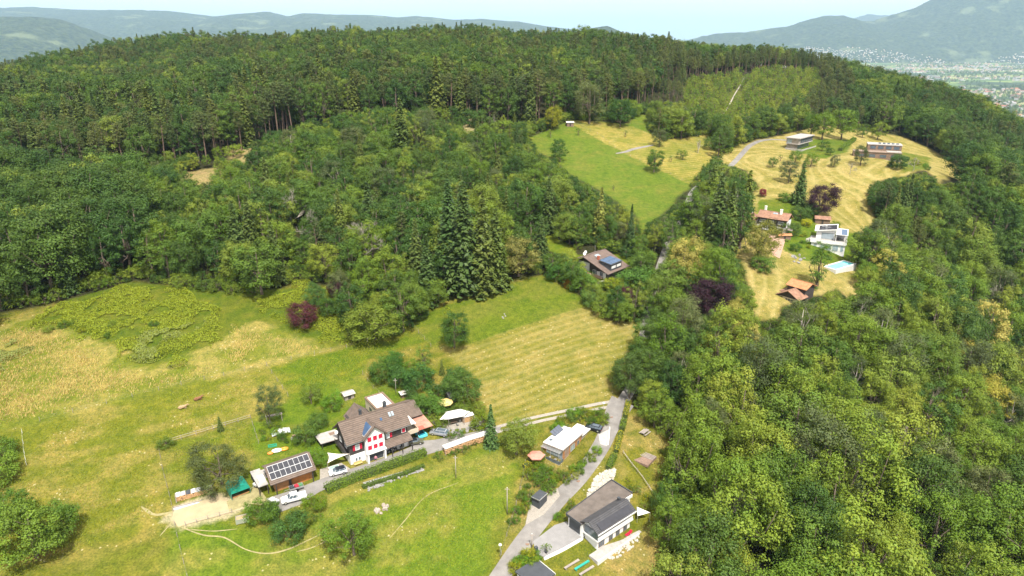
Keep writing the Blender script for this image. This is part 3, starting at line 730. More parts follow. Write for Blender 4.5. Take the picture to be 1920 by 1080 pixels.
for i in np.where(low)[0]:
    if hgt[i] < 3.2: kinds[i] = ('shrub', 'shrub_b')[i % 2]
    elif hgt[i] < 7: kinds[i] = ('bush_dark', 'bush_lime', 'fruit')[i % 3]
    elif kinds[i][:4] in ('pine', 'spru'): kinds[i] = ('round_b', 'light_b', 'dark_a')[i % 3]
bx, by, bz, hgt, ppx, ppy, dep = [q[keep] for q in (bx, by, bz, hgt, ppx, ppy, dep)]; kinds = kinds[keep]; rnd2 = rnd2[keep]
right_low, right_up, ridge, mid, young = [q[keep] for q in (right_low, right_up, ridge, mid, young)]
print('forest trees', len(bx))
app = hgt / dep
FAM = {k: ('pine' if k.startswith('pine') else 'spruce' if k.startswith('spruce') else 'young' if k == 'young' else 'bush' if k[:5] in ('shrub', 'bush_', 'fruit') else 'spruce' if k == 'fir_small' else 'broadleaf') for k in PROTO}
fam = np.array([FAM[k] for k in kinds], object)
single = np.zeros(len(bx), bool)
inframe = (ppx > -20) & (ppx < 1940) & (ppy < 1180)
for f_, lim in (('broadleaf', 215), ('pine', 150), ('spruce', 90), ('young', 60), ('bush', 110)):
    ii = np.where((fam == f_) & inframe)[0]; ii = ii[np.argsort(-app[ii])][:lim]; single[ii] = True
DESC = {'round': 'round mid green broadleaf tree', 'tall_': 'tall dark green broadleaf tree', 'light': 'light green broadleaf tree', 'dark_': 'dense dark green broadleaf tree', 'thin': 'thin greyish broadleaf tree', 'thin_': 'thin greyish broadleaf tree',
        'chest': 'pale yellow blossoming chestnut tree', 'spruc': 'dark pointed spruce', 'fir_s': 'small pointed fir', 'pine_': 'tall bare-stemmed pine', 'young': 'small young leafy tree', 'shrub': 'low green shrub', 'bush_': 'rounded bush', 'fruit': 'small bushy tree'}
GRP = {'broadleaf': 'broadleaf trees of the woods', 'pine': 'pines of the ridge forest', 'spruce': 'spruces of the woods', 'young': 'young trees of the plantation', 'bush': 'bushes along the wood edges'}
TO_LABEL = []     # (object, what it is, x, y): told apart by the landmark they stand nearest to
for i in np.where(single)[0]:
    d = DESC[kinds[i][:5]]
    e = plant(kinds[i], (bx[i], by[i], bz[i]), hgt[i], d, 'bush' if fam[i] == 'bush' and kinds[i] != 'fruit' else 'tree', GRP[fam[i]], wide=(.84 if right_low[i] else 1.0) + 0.34 * (rnd2[i] - .5))
    TO_LABEL.append((e, d, bx[i], by[i]))

# ---- the rest of the forest reads as one mass
def instanced(name, xyz, kid, scale, rotz, meshes, label, **props):
    me = bpy.data.meshes.new(name); me.vertices.add(len(xyz)); me.vertices.foreach_set('co', np.asarray(xyz, np.float32).ravel())
    for nm_, ty, arr in (('kid', 'INT', np.asarray(kid, np.int32)), ('siz', 'FLOAT', np.asarray(scale, np.float32)), ('rot', 'FLOAT', np.asarray(rotz, np.float32))):
        a = me.attributes.new(nm_, ty, 'POINT'); a.data.foreach_set('value', arr)
    a = me.attributes.new('wid', 'FLOAT', 'POINT'); a.data.foreach_set('value', (np.asarray(scale) * (0.84 + 0.34 * np.random.RandomState(3).rand(len(xyz)))).astype(np.float32))
    o = put(name, me, None, None, kind='stuff', label=label, **props)
    ng = bpy.data.node_groups.new(name + '_nodes', 'GeometryNodeTree')
    ng.interface.new_socket('Geometry', in_out='INPUT', socket_type='NodeSocketGeometry'); ng.interface.new_socket('Geometry', in_out='OUTPUT', socket_type='NodeSocketGeometry')
    gi = ng.nodes.new('NodeGroupInput'); go = ng.nodes.new('NodeGroupOutput'); jn = ng.nodes.new('GeometryNodeJoinGeometry')
    def attr(nm_, ty):
        q = ng.nodes.new('GeometryNodeInputNamedAttribute'); q.data_type = ty; q.inputs['Name'].default_value = nm_; return q.outputs['Attribute']
    kd, sz, rt = attr('kid', 'INT'), attr('siz', 'FLOAT'), attr('rot', 'FLOAT')
    cx = ng.nodes.new('ShaderNodeCombineXYZ'); ng.links.new(rt, cx.inputs[2])
    cs = ng.nodes.new('ShaderNodeCombineXYZ')
    wd_ = attr('wid', 'FLOAT'); ng.links.new(wd_, cs.inputs[0]); ng.links.new(wd_, cs.inputs[1]); ng.links.new(sz, cs.inputs[2])
    for layer in range(len(meshes[0])):
        coll = bpy.data.collections.new(f'{name}_source_{layer}')
        for k, ms_ in enumerate(meshes):
            so = bpy.data.objects.new(f'{name}_{layer}_{k:02d}', ms_[layer]); coll.objects.link(so)
        ci = ng.nodes.new('GeometryNodeCollectionInfo'); ci.inputs['Collection'].default_value = coll
        ci.inputs['Separate Children'].default_value = True; ci.inputs['Reset Children'].default_value = True
        ip = ng.nodes.new('GeometryNodeInstanceOnPoints'); ip.inputs['Pick Instance'].default_value = True
        ng.links.new(gi.outputs[0], ip.inputs['Points']); ng.links.new(ci.outputs[0], ip.inputs['Instance']); ng.links.new(kd, ip.inputs['Instance Index'])
        ng.links.new(cx.outputs[0], ip.inputs['Rotation']); ng.links.new(cs.outputs[0], ip.inputs['Scale']); ng.links.new(ip.outputs[0], jn.inputs[0])
    ng.links.new(jn.outputs[0], go.inputs[0])
    md = o.modifiers.new('instances', 'NODES'); md.node_group = ng
    return o
ex, ey = scatter(-200, 260, 95, 520, 2.9)
ed = np.full(len(ex), -1e9)
for q in OPEN_W[:4] + OPEN_W[4:5]: ed = np.maximum(ed, edge_dist(q, ex, ey))
q = (ed < -0.5) & (ed > -11); ex, ey = ex[q], ey[q]; ez = ground(ex, ey); eh = 1.6 + 3.2 * sc_r.rand(len(ex)) ** 1.5
okb = np.min(np.hypot(ex[:, None] - rl[None, :, 0], ey[:, None] - rl[None, :, 1]), 1) > 2.8
best = np.zeros(len(ex))
for fac in (1.0, .6, .35):
    g_ = okb.copy()
    for fr_, sd in ((1.0, 0), (0.6, -.9), (0.6, .9), (0.1, 0)):
        qx, qy, _ = project(ex + sd * eh * fac * .6, ey, ez + eh * fac * fr_); g_ &= ~in_open(qx, qy)
    best = np.where((best == 0) & g_, fac, best)
q = best > 0; eh = (eh * best)[q]; ke = sc_r.randint(0, 4, q.sum())
instanced('wood_edge_bushes', np.stack([ex, ey, ez], 1)[q], ke, eh / np.array([2.4, 2.0, 5, 5])[ke], sc_r.rand(q.sum()) * 6.28, [PROTO[k][:2] for k in ('shrub', 'shrub_b', 'bush_dark', 'bush_lime')], 'mass of bushes along the edges of the woods')
KEYS = list(PROTO)
def mass(name, mask, label):
    if mask.sum() == 0: return
    ks = sorted(set(kinds[mask])); kmap = {k: i for i, k in enumerate(ks)}
    instanced(name, np.stack([bx, by, bz], 1)[mask], [kmap[k] for k in kinds[mask]], [h / PROTO[k][2] for h, k in zip(hgt[mask], kinds[mask])], sc_r.rand(mask.sum()) * 6.28, [PROTO[k][:2] for k in ks], label)
mass('forest', ~single & ~young, 'dense mixed forest covering the ridge and slopes')
mass('plantation', ~single & young, 'young plantation trees beside the forest track')

# ------------------------------------------------------------------ mountains beyond the valley
def ridge_line(name, prof, D, front, back, label, amp=0.10, seed=0, cols=160, rows=46):
    """a mountain range: crest through the surveyed skyline at distance D, spurs and gullies on its flanks"""
    px = np.linspace(prof[0][0], prof[-1][0], cols); py = np.interp(px, [p[0] for p in prof], [p[1] for p in prof])
    d = np.stack([sight(a, b) for a, b in zip(px, py)]); t = D / d[:, 1]
    cx = d[:, 0] * t; cz = CAM_Z + d[:, 2] * t
    s = np.linspace(-1, 1, rows); v = []
    for sv in s:
        y = D + np.where(sv < 0, sv * front, sv * back) + 0 * cx
        x = cx * (1 + (y - D) / D * 0.35)
        k = 1 - abs(sv); prf = k ** 0.9 * (1.35 - 0.35 * k)
        spur = (fbm(x, y, D * 0.16, 5, 60 + seed) - 0.5) * 2
        z = VALLEY - 12 + (cz - VALLEY + 12) * np.clip(prf + amp * 2.2 * spur * k * (1 - k) * 2, 0, 1.0)
        v.append(np.stack([x, y, z], 1))
    v = np.stack(v, 0); v[..., 2] += (fbm(v[..., 0], v[..., 1], D * 0.012, 3, 80 + seed) - 0.5) * D * 0.0022
    ii = np.arange(rows * cols).reshape(rows, cols)
    f = np.stack([ii[:-1, :-1], ii[:-1, 1:], ii[1:, 1:], ii[1:, :-1]], -1).reshape(-1, 4)
    me = quick_mesh(name, v.reshape(-1, 3), f); me.polygons.foreach_set('use_smooth', np.ones(len(me.polygons), bool))
    put(name, me, MATS['mountain'], kind='structure', label=label); return v
m, n, l, b = nodes_of('mountain')
gm = n.new('ShaderNodeNewGeometry')
def gnoise(sc, det):
    t = n.new('ShaderNodeTexNoise'); t.inputs['Scale'].default_value = sc; t.inputs['Detail'].default_value = det; t.inputs['Roughness'].default_value = 0.62
    l.new(gm.outputs['Position'], t.inputs['Vector']); return t.outputs['Fac']
wd = ramp(n, l, gnoise(0.02, 6), [(0.38, (0.010, 0.022, 0.010)), (0.62, (0.065, 0.085, 0.030))]).outputs['Color']
al = ramp(n, l, gnoise(0.0019, 9), [(0.57, (0, 0, 0)), (0.64, (1, 1, 1))]).outputs['Color']
mm = n.new('ShaderNodeMixRGB'); l.new(al, mm.inputs['Fac']); l.new(wd, mm.inputs['Color1']); mm.inputs['Color2'].default_value = (0.125, 0.15, 0.07, 1)
l.new(mm.outputs[0], b.inputs['Base Color']); b.inputs['Roughness'].default_value = 1.0; b.inputs['Specular IOR Level'].default_value = 0
bp = n.new('ShaderNodeBump'); bp.inputs['Strength'].default_value = 1.0; bp.inputs['Distance'].default_value = 130
l.new(gnoise(0.004, 6), bp.inputs['Height']); l.new(bp.outputs['Normal'], b.inputs['Normal'])
MATS['mountain'] = m
ridge_line('mountain_range', [(-500,20),(-100,12),(0,14),(60,12),(140,17),(230,18),(320,20),(400,30),(430,27),(500,21),(540,30),(570,24),(620,26),(700,28),(750,32),(780,29),(850,36),(900,35),(970,40),(1020,48),(1080,56),(1180,68),(1260,78)], 15000, 5200, 4000, 'long pale blue mountain range along the left horizon', 0.16, 1, 220, 60)
ridge_line('hill', [(-300,24),(-100,28),(0,31),(60,30),(110,35),(140,48),(180,68),(205,82),(260,110)], 8600, 2600, 2500, 'wooded hill with a clearing at the left edge of the horizon', 0.14, 2)
ridge_line('hill', [(170,92),(200,77),(240,70),(280,78),(330,84),(370,72),(420,82),(470,95)], 9500, 900, 1200, 'pair of low blue hills above the left forest', 0.10, 3, 90, 30)
ridge_line('hill', [(1060,82),(1090,58),(1120,48),(1140,47),(1160,56),(1190,74),(1215,74),(1240,66),(1262,74),(1285,86)], 7600, 900, 1200, 'small wooded mound rising behind the ridge forest', 0.10, 4, 90, 30)
MTN = ridge_line('mountain', [(1285,84),(1310,72),(1340,63),(1400,60),(1480,49),(1510,38),(1545,29),(1580,28),(1615,38),(1640,40),(1655,33),(1700,20),(1740,6),(1780,-14),(1850,-34),(1930,-54),(2100,-56),(2300,-40)], 13000, 2600, 4000, 'big wooded mountain filling the upper right horizon', 0.2, 5, 220, 60)
ridge_line('mountain', [(1560,60),(1590,36),(1630,25),(1665,28),(1720,45),(1760,60)], 21000, 3500, 3500, 'pale distant peak in the notch of the right mountain', 0.12, 6, 60, 30)

# ------------------------------------------------------------------ the town in the valley
tr = np.random.RandomState(9)
def house_mesh(w, dpt, h, roofh, k):
    mb = MB(); hw, hd = w / 2, dpt / 2
    mb.prism([(-hd, -4), (hd, -4), (hd, h), (0, h + roofh * 0.93), (-hd, h)], -hw, hw, 'x')
    nf = len(mb.f)
    for s in (-1, 1):
        mb.slab([(-hw - .5, s * (hd + .6), h - .3), (hw + .5, s * (hd + .6), h - .3), (hw + .5, 0, h + roofh), (-hw - .5, 0, h + roofh)][::s], 0.3)
    me = mb.mesh('town_house')
    me.materials.append(TW[k % len(TW)]); me.materials.append(TR[k % len(TR)])
    for i, p in enumerate(me.polygons): p.material_index = 0 if i < nf else 1
    return me
TW = [mat('render white', (0.66, 0.64, 0.60), 0.9, 0.1), mat('render cream', (0.66, 0.58, 0.46), 0.9, 0.1), mat('render grey', (0.5, 0.5, 0.49), 0.9, 0.1)]
TR = [mat('tile red', (0.34, 0.13, 0.08), 0.9, 0.2), mat('tile brown', (0.17, 0.10, 0.075), 0.9, 0.2), mat('roof grey', (0.32, 0.31, 0.31), 0.9, 0.2), mat('tile orange', (0.42, 0.20, 0.11), 0.9, 0.2)]
HM = [house_mesh(12 + 3 * (k % 3), 9 + 2 * (k % 2), 5.5 + 1.5 * (k % 3), 2.8, k) for k in range(8)]
HALL = [house_mesh(60, 30, 9, 1.2, 2), house_mesh(90, 36, 10, 1.0, 0)]
hp = []
while len(hp) < 2800:
    dd = 3300 + 8800 * tr.rand() ** 1.25; u = 0.22 + 0.62 * tr.rand(); x = u * dd; y = dd * 1.0
    dens = fbm(x, y, 900, 3, 91); strip_ = 7000 < dd < 7700
    if dens < 0.47 or (strip_ and tr.rand() < 0.95): continue
    hp.append((x, y))
hp = np.array(hp); hz = ground(hp[:, 0], hp[:, 1])
sl_ = []
while len(sl_) < 1150:      # the town climbs the foot of the mountain
    i, j = tr.randint(0, 14), tr.randint(0, MTN.shape[1] - 1); a_, b_ = tr.rand(2)
    q = (MTN[i, j] * (1 - a_) + MTN[i + 1, j] * a_) * (1 - b_) + (MTN[i, j + 1] * (1 - a_) + MTN[i + 1, j + 1] * a_) * b_
    if q[2] < VALLEY + 210 and fbm(q[0], q[1], 700, 3, 93) > .44 + .3 * max(0, (q[2] - VALLEY) / 210) - .12: sl_.append(q)
sl_ = np.array(sl_); hp = np.concatenate([hp, sl_[:, :2]]); hz = np.concatenate([hz, sl_[:, 2]])
hx, hy, hd_ = project(hp[:, 0], hp[:, 1], hz)
ok = (hx > 1250) & (hx < 2050)
hp, hz, hd_, hx = hp[ok], hz[ok], hd_[ok], hx[ok]
order = np.argsort(hd_)
rot = (np.round(fbm(hp[:, 0], hp[:, 1], 600, 2, 97) * 12) / 12 * 3.1) + tr.choice([0, 1.57], len(hp))
infr = np.where((hx[order] < 1925) & (hx[order] > 1300))[0]
single_h = set(order[infr][:290].tolist())
for i in single_h:
    q = put('town_house', HM[i % 8], None, None, category='house', label='small gabled house in the far valley town', group='houses of the valley town nearest the hill')
    q.location = (hp[i, 0], hp[i, 1], hz[i]); q.rotation_euler[2] = rot[i]; s = 1.05 + 0.4 * tr.rand(); q.scale = (s, s, s)
rest = np.array([i for i in range(len(hp)) if i not in single_h])
kid = rest % 8; kid = np.where(tr.rand(len(rest)) < 0.035, 8 + rest % 2, kid)
instanced('valley_town', np.stack([hp[rest, 0], hp[rest, 1], hz[rest]], 1), kid, (1.1 + 0.5 * tr.rand(len(rest))) * np.where(hp[rest, 1] > 10300, .75, 1), rot[rest], [(q,) for q in HM + HALL], 'far valley town of countless small houses')
# gardens, orchards and woods of the valley
wx = []
while len(wx) < 7500:
    dd = 3200 + 9000 * tr.rand() ** 1.2; u = 0.2 + 0.66 * tr.rand(); x = u * dd; y = dd
    dens = fbm(x, y, 500, 3, 95)
    if (6900 < dd < 7900) or dens > 0.42 + 0.2 * tr.rand(): wx.append((x, y))
wx = np.array(wx)
instanced('valley_trees', np.column_stack([wx, ground(wx[:, 0], wx[:, 1]) - 0.5]), tr.randint(0, 3, len(wx)), 0.75 + 0.9 * tr.rand(len(wx)), tr.rand(len(wx)) * 6.28, [PROTO[k][:2] for k in ('dark_a', 'round_a', 'tall_b')], 'trees and small woods across the valley floor')

# ------------------------------------------------------------------ summer haze
hz_ = MB().box(-46000, 46000, -3000, 61500, VALLEY - 60, 1330).build('haze', None, None, kind='stuff', label='pale summer haze filling the air')
m = bpy.data.materials.new('haze'); m.use_nodes = True; nt = m.node_tree
nt.nodes.remove(nt.nodes['Principled BSDF'])
pv = nt.nodes.new('ShaderNodeVolumePrincipled'); pv.inputs['Color'].default_value = (0.52, 0.73, 1.0, 1); pv.inputs['Density'].default_value = 4.2e-5; pv.inputs['Anisotropy'].default_value = 0.0
nt.links.new(pv.outputs[0], nt.nodes['Material Output'].inputs['Volume'])
hz_.data.materials.append(m)

# ------------------------------------------------------------------ roads, yards and paths
ASPH = mat('worn asphalt', (0.235, 0.22, 0.205), 0.9, 0.16, 0.35, spec=0.2, dirt=(0.165, 0.15, 0.135))
YARD = mat('yard asphalt', (0.24, 0.225, 0.21), 0.9, 0.16, 0.4, spec=0.2, dirt=(0.21, 0.2, 0.185))
GRAV = mat('pale gravel', (0.31, 0.28, 0.24), 0.95, 0.18, 2.5, spec=0.1)
PAVE = mat('concrete paving', (0.25, 0.242, 0.238), 0.85, 0.10, 0.8, spec=0.2)
SAND = mat('trodden earth', (0.29, 0.255, 0.125), 0.95, 0.25, 1.2, spec=0.1)
STONE = mat('grey stone', (0.27, 0.26, 0.25), 0.9, 0.3, 3, spec=0.2, bump=0.6, bscale=5)
CONC = mat('concrete', (0.39, 0.37, 0.345), 0.85, 0.16, 1.2, spec=0.25)
BRICK = mat('reddish paving', (0.42, 0.27, 0.20), 0.9, 0.15, 1.5)
WOOD = mat_wave('weathered boards', (0.16, 0.10, 0.07), (0.26, 0.18, 0.13), 3.5, 'X', 0.85)
WOODW = mat_wave('warm timber', (0.30, 0.13, 0.05), (0.45, 0.22, 0.09), 3.0, 'X', 0.75)
WOODG = mat_wave('silvered timber', (0.26, 0.225, 0.20), (0.38, 0.33, 0.29), 3.0, 'X', 0.85)
DARKW = mat_wave('dark stained boards', (0.030, 0.026, 0.026), (0.060, 0.050, 0.046), 3.0, 'X', 0.8)
WHITE = mat('white render', (0.80, 0.79, 0.77), 0.9, 0.05, 0.6, spec=0.2)
OFFW = mat('off white sheet', (0.70, 0.69, 0.66), 0.7, 0.06, 1.0)
CREAM = mat('cream render', (0.55, 0.47, 0.36), 0.9, 0.1, 0.6)
GLASS = mat('window glass', (0.10, 0.13, 0.16), 0.08, 0.3, 1.0, spec=0.8)
GLASSB = mat('pale window glass', (0.30, 0.36, 0.40), 0.12, 0.15, 1.0, spec=0.8)
PANEL = mat('solar glass', (0.042, 0.042, 0.050), 0.16, 0.2, 1.0, spec=0.7)
PANELB = mat('blue collector glass', (0.05, 0.10, 0.19), 0.14, 0.2, 0.8, spec=0.7)
ALU = mat('aluminium', (0.70, 0.70, 0.70), 0.35, 0.05, 1, metal=0.7)
STEEL = mat('dull steel', (0.36, 0.37, 0.38), 0.5, 0.1, 2, metal=0.6)
ANTH = mat('anthracite sheet', (0.060, 0.066, 0.075), 0.6, 0.15, 1.0)
BLACK = mat('black rubber', (0.018, 0.018, 0.019), 0.8, 0.2, 4)
RED = mat('red paint', (0.50, 0.012, 0.045), 0.6, 0.08, 2)
TILE_BR = mat_wave('brown concrete tiles', (0.100, 0.072, 0.057), (0.160, 0.120, 0.096), 0.85, 'Y', 0.9, 0.25, 0.5)
TILE_RB = mat_wave('red brown tiles', (0.22, 0.115, 0.075), (0.34, 0.19, 0.125), 0.9, 'Y', 0.9, 0.4, 0.5, var=0.35)
TILE_OR = mat_wave('orange tiles', (0.36, 0.15, 0.065), (0.52, 0.24, 0.11), 0.9, 'Y', 0.9, 0.4, 0.5, var=0.25)
TILE_DK = mat_wave('dark tiles', (0.040, 0.040, 0.045), (0.075, 0.073, 0.078), 0.9, 'Y', 0.8, 0.2, 0.3)
FLAT_BR = mat('brown roofing felt', (0.15, 0.125, 0.108), 0.95, 0.18, 0.5, dirt=(0.10, 0.08, 0.07))
REDSHEET = mat_wave('faded red sheet roof', (0.40, 0.17, 0.12), (0.52, 0.27, 0.20), 2.2, 'X', 0.7, 0.2, 0.4, var=0.3)
GREENT = mat('green tarpaulin', (0.020, 0.31, 0.22), 0.55, 0.12, 1.5, spec=0.3)

MAIN_ROAD = PP([(820,1290),(865,1205),(905,1135),(935,1085),(985,1012),(1038,947),(1088,893),(1125,840),(1146,795),(1160,765),(1168,752)])
strip(MAIN_ROAD, [4.2, 4.2, 4.0, 4.0, 4.0, 4.0, 4.4, 6.5], 0.06, 'road', ASPH, 0.8, 4, kind='structure', label='narrow pale asphalt road winding up the hill')
strip(ROAD_UP, 3.0, 0.055, 'road', ASPH, 1.5, 3, kind='structure', label='upper stretch of the road between the trees')
DRIVE = PP([(1150,757),(1090,769),(1000,788),(930,806),(870,823)])
for sd in (-0.85, 0.85):
    strip(DRIVE, 0.95, 0.05, 'wheel_track', GRAV, 0.8, 2, side=sd, kind='structure', label='concrete wheel track of the farm drive')
YARD_P = PP([(905,806),(940,800),(935,812),(850,838),(800,853),(752,866),(735,874),(660,898),(600,922),(560,948),(522,962),(505,950),(500,935),(560,915),(640,885),(655,880),(700,866),(770,838),(775,828),(815,825),(850,818)])
sheet(YARD_P, 0.07, 'yard', YARD, 1.0, kind='structure', label='grey asphalt yard and drive before the chalet')
sheet(PP([(478,905),(500,935),(505,950),(470,945),(430,960),(425,940),(470,925)]), 0.05, 'path', SAND, 1.0, kind='structure', label='sandy ramp beside the green shelter')
sheet(PP([(600,880),(640,868),(665,885),(600,905)]), 0.055, 'patio', GRAV, 1.0, kind='structure', label='pale gravel patio left of the chalet')
sheet(PP([(800,785),(835,778),(872,772),(898,785),(888,800),(850,806),(820,800)]), 0.05, 'patio', GRAV, 1.0, kind='structure', label='pale stone terrace under the white pavilion')
sheet(PP([(326,957),(406,931),(430,934),(425,945),(475,930),(470,952),(400,970),(334,988),(322,972)]), 0.045, 'sand_paddock', mat('paddock sand', (.40, .325, .20), .95, .12, .5, spec=.1), 1.0, kind='structure', label='bare sandy paddock beside the green shelter')
for pts, w, lab in (([(330,985),(380,1003),(420,1008),(460,1030),(500,1038),(540,1030),(580,1012),(615,995)], 0.55, 'curved trodden path below the bushes'),
                    ([(555,1035),(590,1025),(640,1000)], 0.45, 'second trodden path below the bushes'),
                    ([(345,992),(400,996),(445,992)], 0.4, 'short trodden path below the sand paddock'),
                    ([(322,980),(300,1005)], 0.5, 'bare trodden patch by the gate post'),
                    ([(730,1010),(760,975),(800,930),(860,905)], 0.35, 'faint trail across the lower paddock'),
                    ([(325,960),(290,965),(265,950)], 1.2, 'dusty gateway of the sand paddock')):
    strip(PP(pts), [w * .25, w * .6, w * .4, w * .6, w * .2], 0.035, 'path', SAND, 0.6, 2, kind='structure', label=lab)
sheet(PP([(992,950),(1000,940),(1032,925),(1045,915),(1050,930),(1020,965),(985,985)]), 0.075, 'parking_pad', GRAV, 1.0, kind='structure', label='pale gravel pad beside the black box')
sheet(PP([(1000,1015),(1040,985),(1062,978),(1092,1002),(1095,1010),(1020,1045),(1005,1040)]), 0.08, 'forecourt', PAVE, 1.0, kind='structure', label='grey paved forecourt before the garage')
sheet(PP([(1122,815),(1143,805),(1138,837),(1125,833)]), 0.075, 'parking_pad', CONC, 1.0, kind='structure', label='small concrete pad by the white roofed house')
sheet(PP([(1440,435),(1468,432),(1472,452),(1462,485),(1448,478)]), 0.07, 'driveway', BRICK, 1.2, kind='structure', label='reddish paved drive of the farmhouse')
strip(FOREST_TRACK, [.7, 1.1, .8, 1.0, .8], 0.06, 'forest_track', GRAV, 3, 2, kind='structure', label='pale forest track through the plantation')
strip(PP([(1155,288),(1172,285),(1190,279),(1225,272)]), [1.2, 2.2, 2.2, 1.5], 0.06, 'path', ASPH, 2, 2, kind='structure', label='pale gravel path crossing the striped field')
sheet(PP([(680,905),(740,888),(790,876),(797,882),(740,898),(690,918)]), 0.06, 'stone_strip', STONE, 0.8, kind='structure', label='strip of grey rubble below the hedge')

# ------------------------------------------------------------------ hedges and thickets
def leafy(name, pts, nrm, size, m, label, kind=None, category=None, tint=None):
    me = crown_mesh(name, np.asarray(pts), np.asarray(nrm), size, 0.62, 0.5, tint)
    o = put(name, me, m, None, label=label)
    if kind: o['kind'] = kind
    if category: o['category'] = category
    return o
def hedge(line, w, h, m, label, dens=26, leaf=0.30, lump=0.25):
    c = resample(np.asarray(line)[:, :2], 0.4); t = np.gradient(c, axis=0); t /= np.linalg.norm(t, axis=1)[:, None]; nn = np.stack([-t[:, 1], t[:, 0]], 1)
    L = len(c) * 0.4; k = int(dens * L * (w + 2 * h)); i = rg.randint(0, len(c), k)
    a = rg.rand(k) * (w + 2 * h); side = np.where(a < h, -1, np.where(a < h + w, 0, 1)); zz = np.where(side == -1, a, np.where(side == 1, a - h - w, h)); off = np.where(side == 0, a - h - w / 2, side * w / 2)
    p = c[i] + nn[i] * off[:, None] + t[i] * rg.uniform(-.2, .2, k)[:, None]
    bulge = 1 + lump * (fbm(p[:, 0], p[:, 1], 1.6, 2, 71) - 0.4)
    p = c[i] + (p - c[i]) * bulge[:, None]
    P3 = np.column_stack([p, ground(p[:, 0], p[:, 1]) + zz * bulge * (0.96 + 0.1 * rg.rand(k))])
    N = np.column_stack([nn[i] * side[:, None], np.where(side == 0, 1.0, 0.35)])
    cw, ch = w * .42, h * .88; vs = []
    for (x, y), q in zip(c, nn):
        z = float(ground(x, y)); vs += [(x - q[0] * cw, y - q[1] * cw, z - .1), (x - q[0] * cw, y - q[1] * cw, z + ch), (x + q[0] * cw, y + q[1] * cw, z + ch), (x + q[0] * cw, y + q[1] * cw, z - .1)]
    cf = [(4 * j + a, 4 * j + (a + 1) % 4, 4 * j + 4 + (a + 1) % 4, 4 * j + 4 + a) for j in range(len(c) - 1) for a in range(4)] + [(0, 1, 2, 3), tuple(4 * len(c) - 4 + a for a in (3, 2, 1, 0))]
    o = leafy('hedge', P3, N, leaf, m, label, None, 'hedge', tint=0.85 + 0.3 * rg.rand(k))
    MB().add(vs, cf).build('stems', mat('hedge inside', (.05, .075, .015), .95), o)
    return o
L_HEDGE = mat_leaf('hedge leaves', (0.12, 0.19, 0.018), (0.14, 0.21, 0.02))
L_HEDY = mat_leaf('yellow hedge leaves', (0.26, 0.27, 0.02), (0.33, 0.31, 0.025))
hedge(PP([(612,922),(640,910),(665,900),(700,888),(740,873),(798,852)]), 1.8, 1.5, L_HEDGE, 'long clipped green hedge along the yard', 24)
hedge(PP([(680,915),(720,902),(760,889),(795,875)]), 0.9, 0.7, L_SHRUB, 'low leafy border below the long clipped hedge', 22)
for k, (pts, m_, lab) in enumerate((([(1178,758),(1172,785)], L_HEDY, 'yellow green hedge beside the road at the junction'), ([(1170,792),(1166,808)], L_HEDGE, 'green roadside hedge below the yellow one'), ([(1164,815),(1155,850)], L_HEDY, 'yellow roadside hedge opposite the white roofed house'), ([(1152,858),(1140,882)], L_HEDGE, 'dark green roadside hedge above the retaining rocks'))):
    hedge(PP(pts), 1.3, 1.3, m_, lab, 26)
hedge(PP([(1575,283),(1592,270),(1602,262)]), 2.2, 1.6, L_HEDGE, 'hedge on the lawn between the two upper houses', 14, 0.4)
hedge(PP([(982,878),(1000,868),(1020,860)]), 1.2, 1.0, L_HEDY, 'yellow green hedge below the red parasol', 26)
hedge(PP([(826,772),(850,766),(868,762)]), 1.2, 0.9, L_HEDGE, 'low hedge below the yellow parasol', 26)
def thicket(name, poly, dens, h, leaf, m, label, lump=4.0, hole=0.40):
    w = np.array(PP(poly)); lo = w[:, :2].min(0); hi = w[:, :2].max(0); k = int(dens * np.prod(hi - lo))
    x = rg.uniform(lo[0], hi[0], k); y = rg.uniform(lo[1], hi[1], k)
    hh = fbm(x, y, lump, 3, 63); e = edge_dist(w, x, y) + (fbm(x, y, 7, 3, 65) - .5) * 14
    q = (e > 0) & (hh > hole); x, y, hh, e = x[q], y[q], hh[q], e[q]
    top = h * np.clip(hh * 1.5 - 0.2, 0.15, 1.2) * np.clip(e / 1.5, 0.25, 1); z = ground(x, y) + top * (0.72 + 0.3 * rg.rand(len(x)))
    g = 0.15; gx = (fbm(x + g, y, lump, 3, 63) - fbm(x - g, y, lump, 3, 63)) / (2 * g) * h * 1.5; gy = (fbm(x, y + g, lump, 3, 63) - fbm(x, y - g, lump, 3, 63)) / (2 * g) * h * 1.5
    return leafy(name, np.column_stack([x, y, z]), np.column_stack([-gx, -gy, np.full(len(x), 0.7)]), leaf, m, label, 'stuff', None, tint=0.8 + 0.4 * rg.rand(len(x)))
L_BRAM = mat_leaf('bramble leaves', (0.27, 0.33, 0.028), (0.29, 0.34, 0.03), trans=0.3)
L_BRAG = mat_leaf('grey bramble leaves', (0.26, 0.30, 0.085), (0.27, 0.31, 0.09), trans=0.25)
thicket('undergrowth', [(60,602),(130,570),(240,535),(360,550),(410,590),(425,640),(370,668),(290,690),(245,672),(140,620)], 34, 1.7, 0.34, L_BRAM, 'yellow green bramble thicket below the left wood')
thicket('undergrowth', [(245,660),(300,625),(360,605),(395,600),(372,625),(330,645),(300,685),(270,690)], 40, 1.9, 0.30, L_BRAG, 'greyish bramble patch in the dry meadow')
thicket('undergrowth', [(480,575),(540,540),(560,525),(620,540),(655,585),(690,640),(640,648),(560,628)], 34, 1.6, 0.34, L_BRAM, 'yellow green thicket around the purple bush')
thicket('undergrowth', [(-40,660),(0,640),(40,650),(48,680),(0,700),(-40,705)], 34, 2.4, 0.34, L_BRAG, 'grey green thicket at the left photo edge')
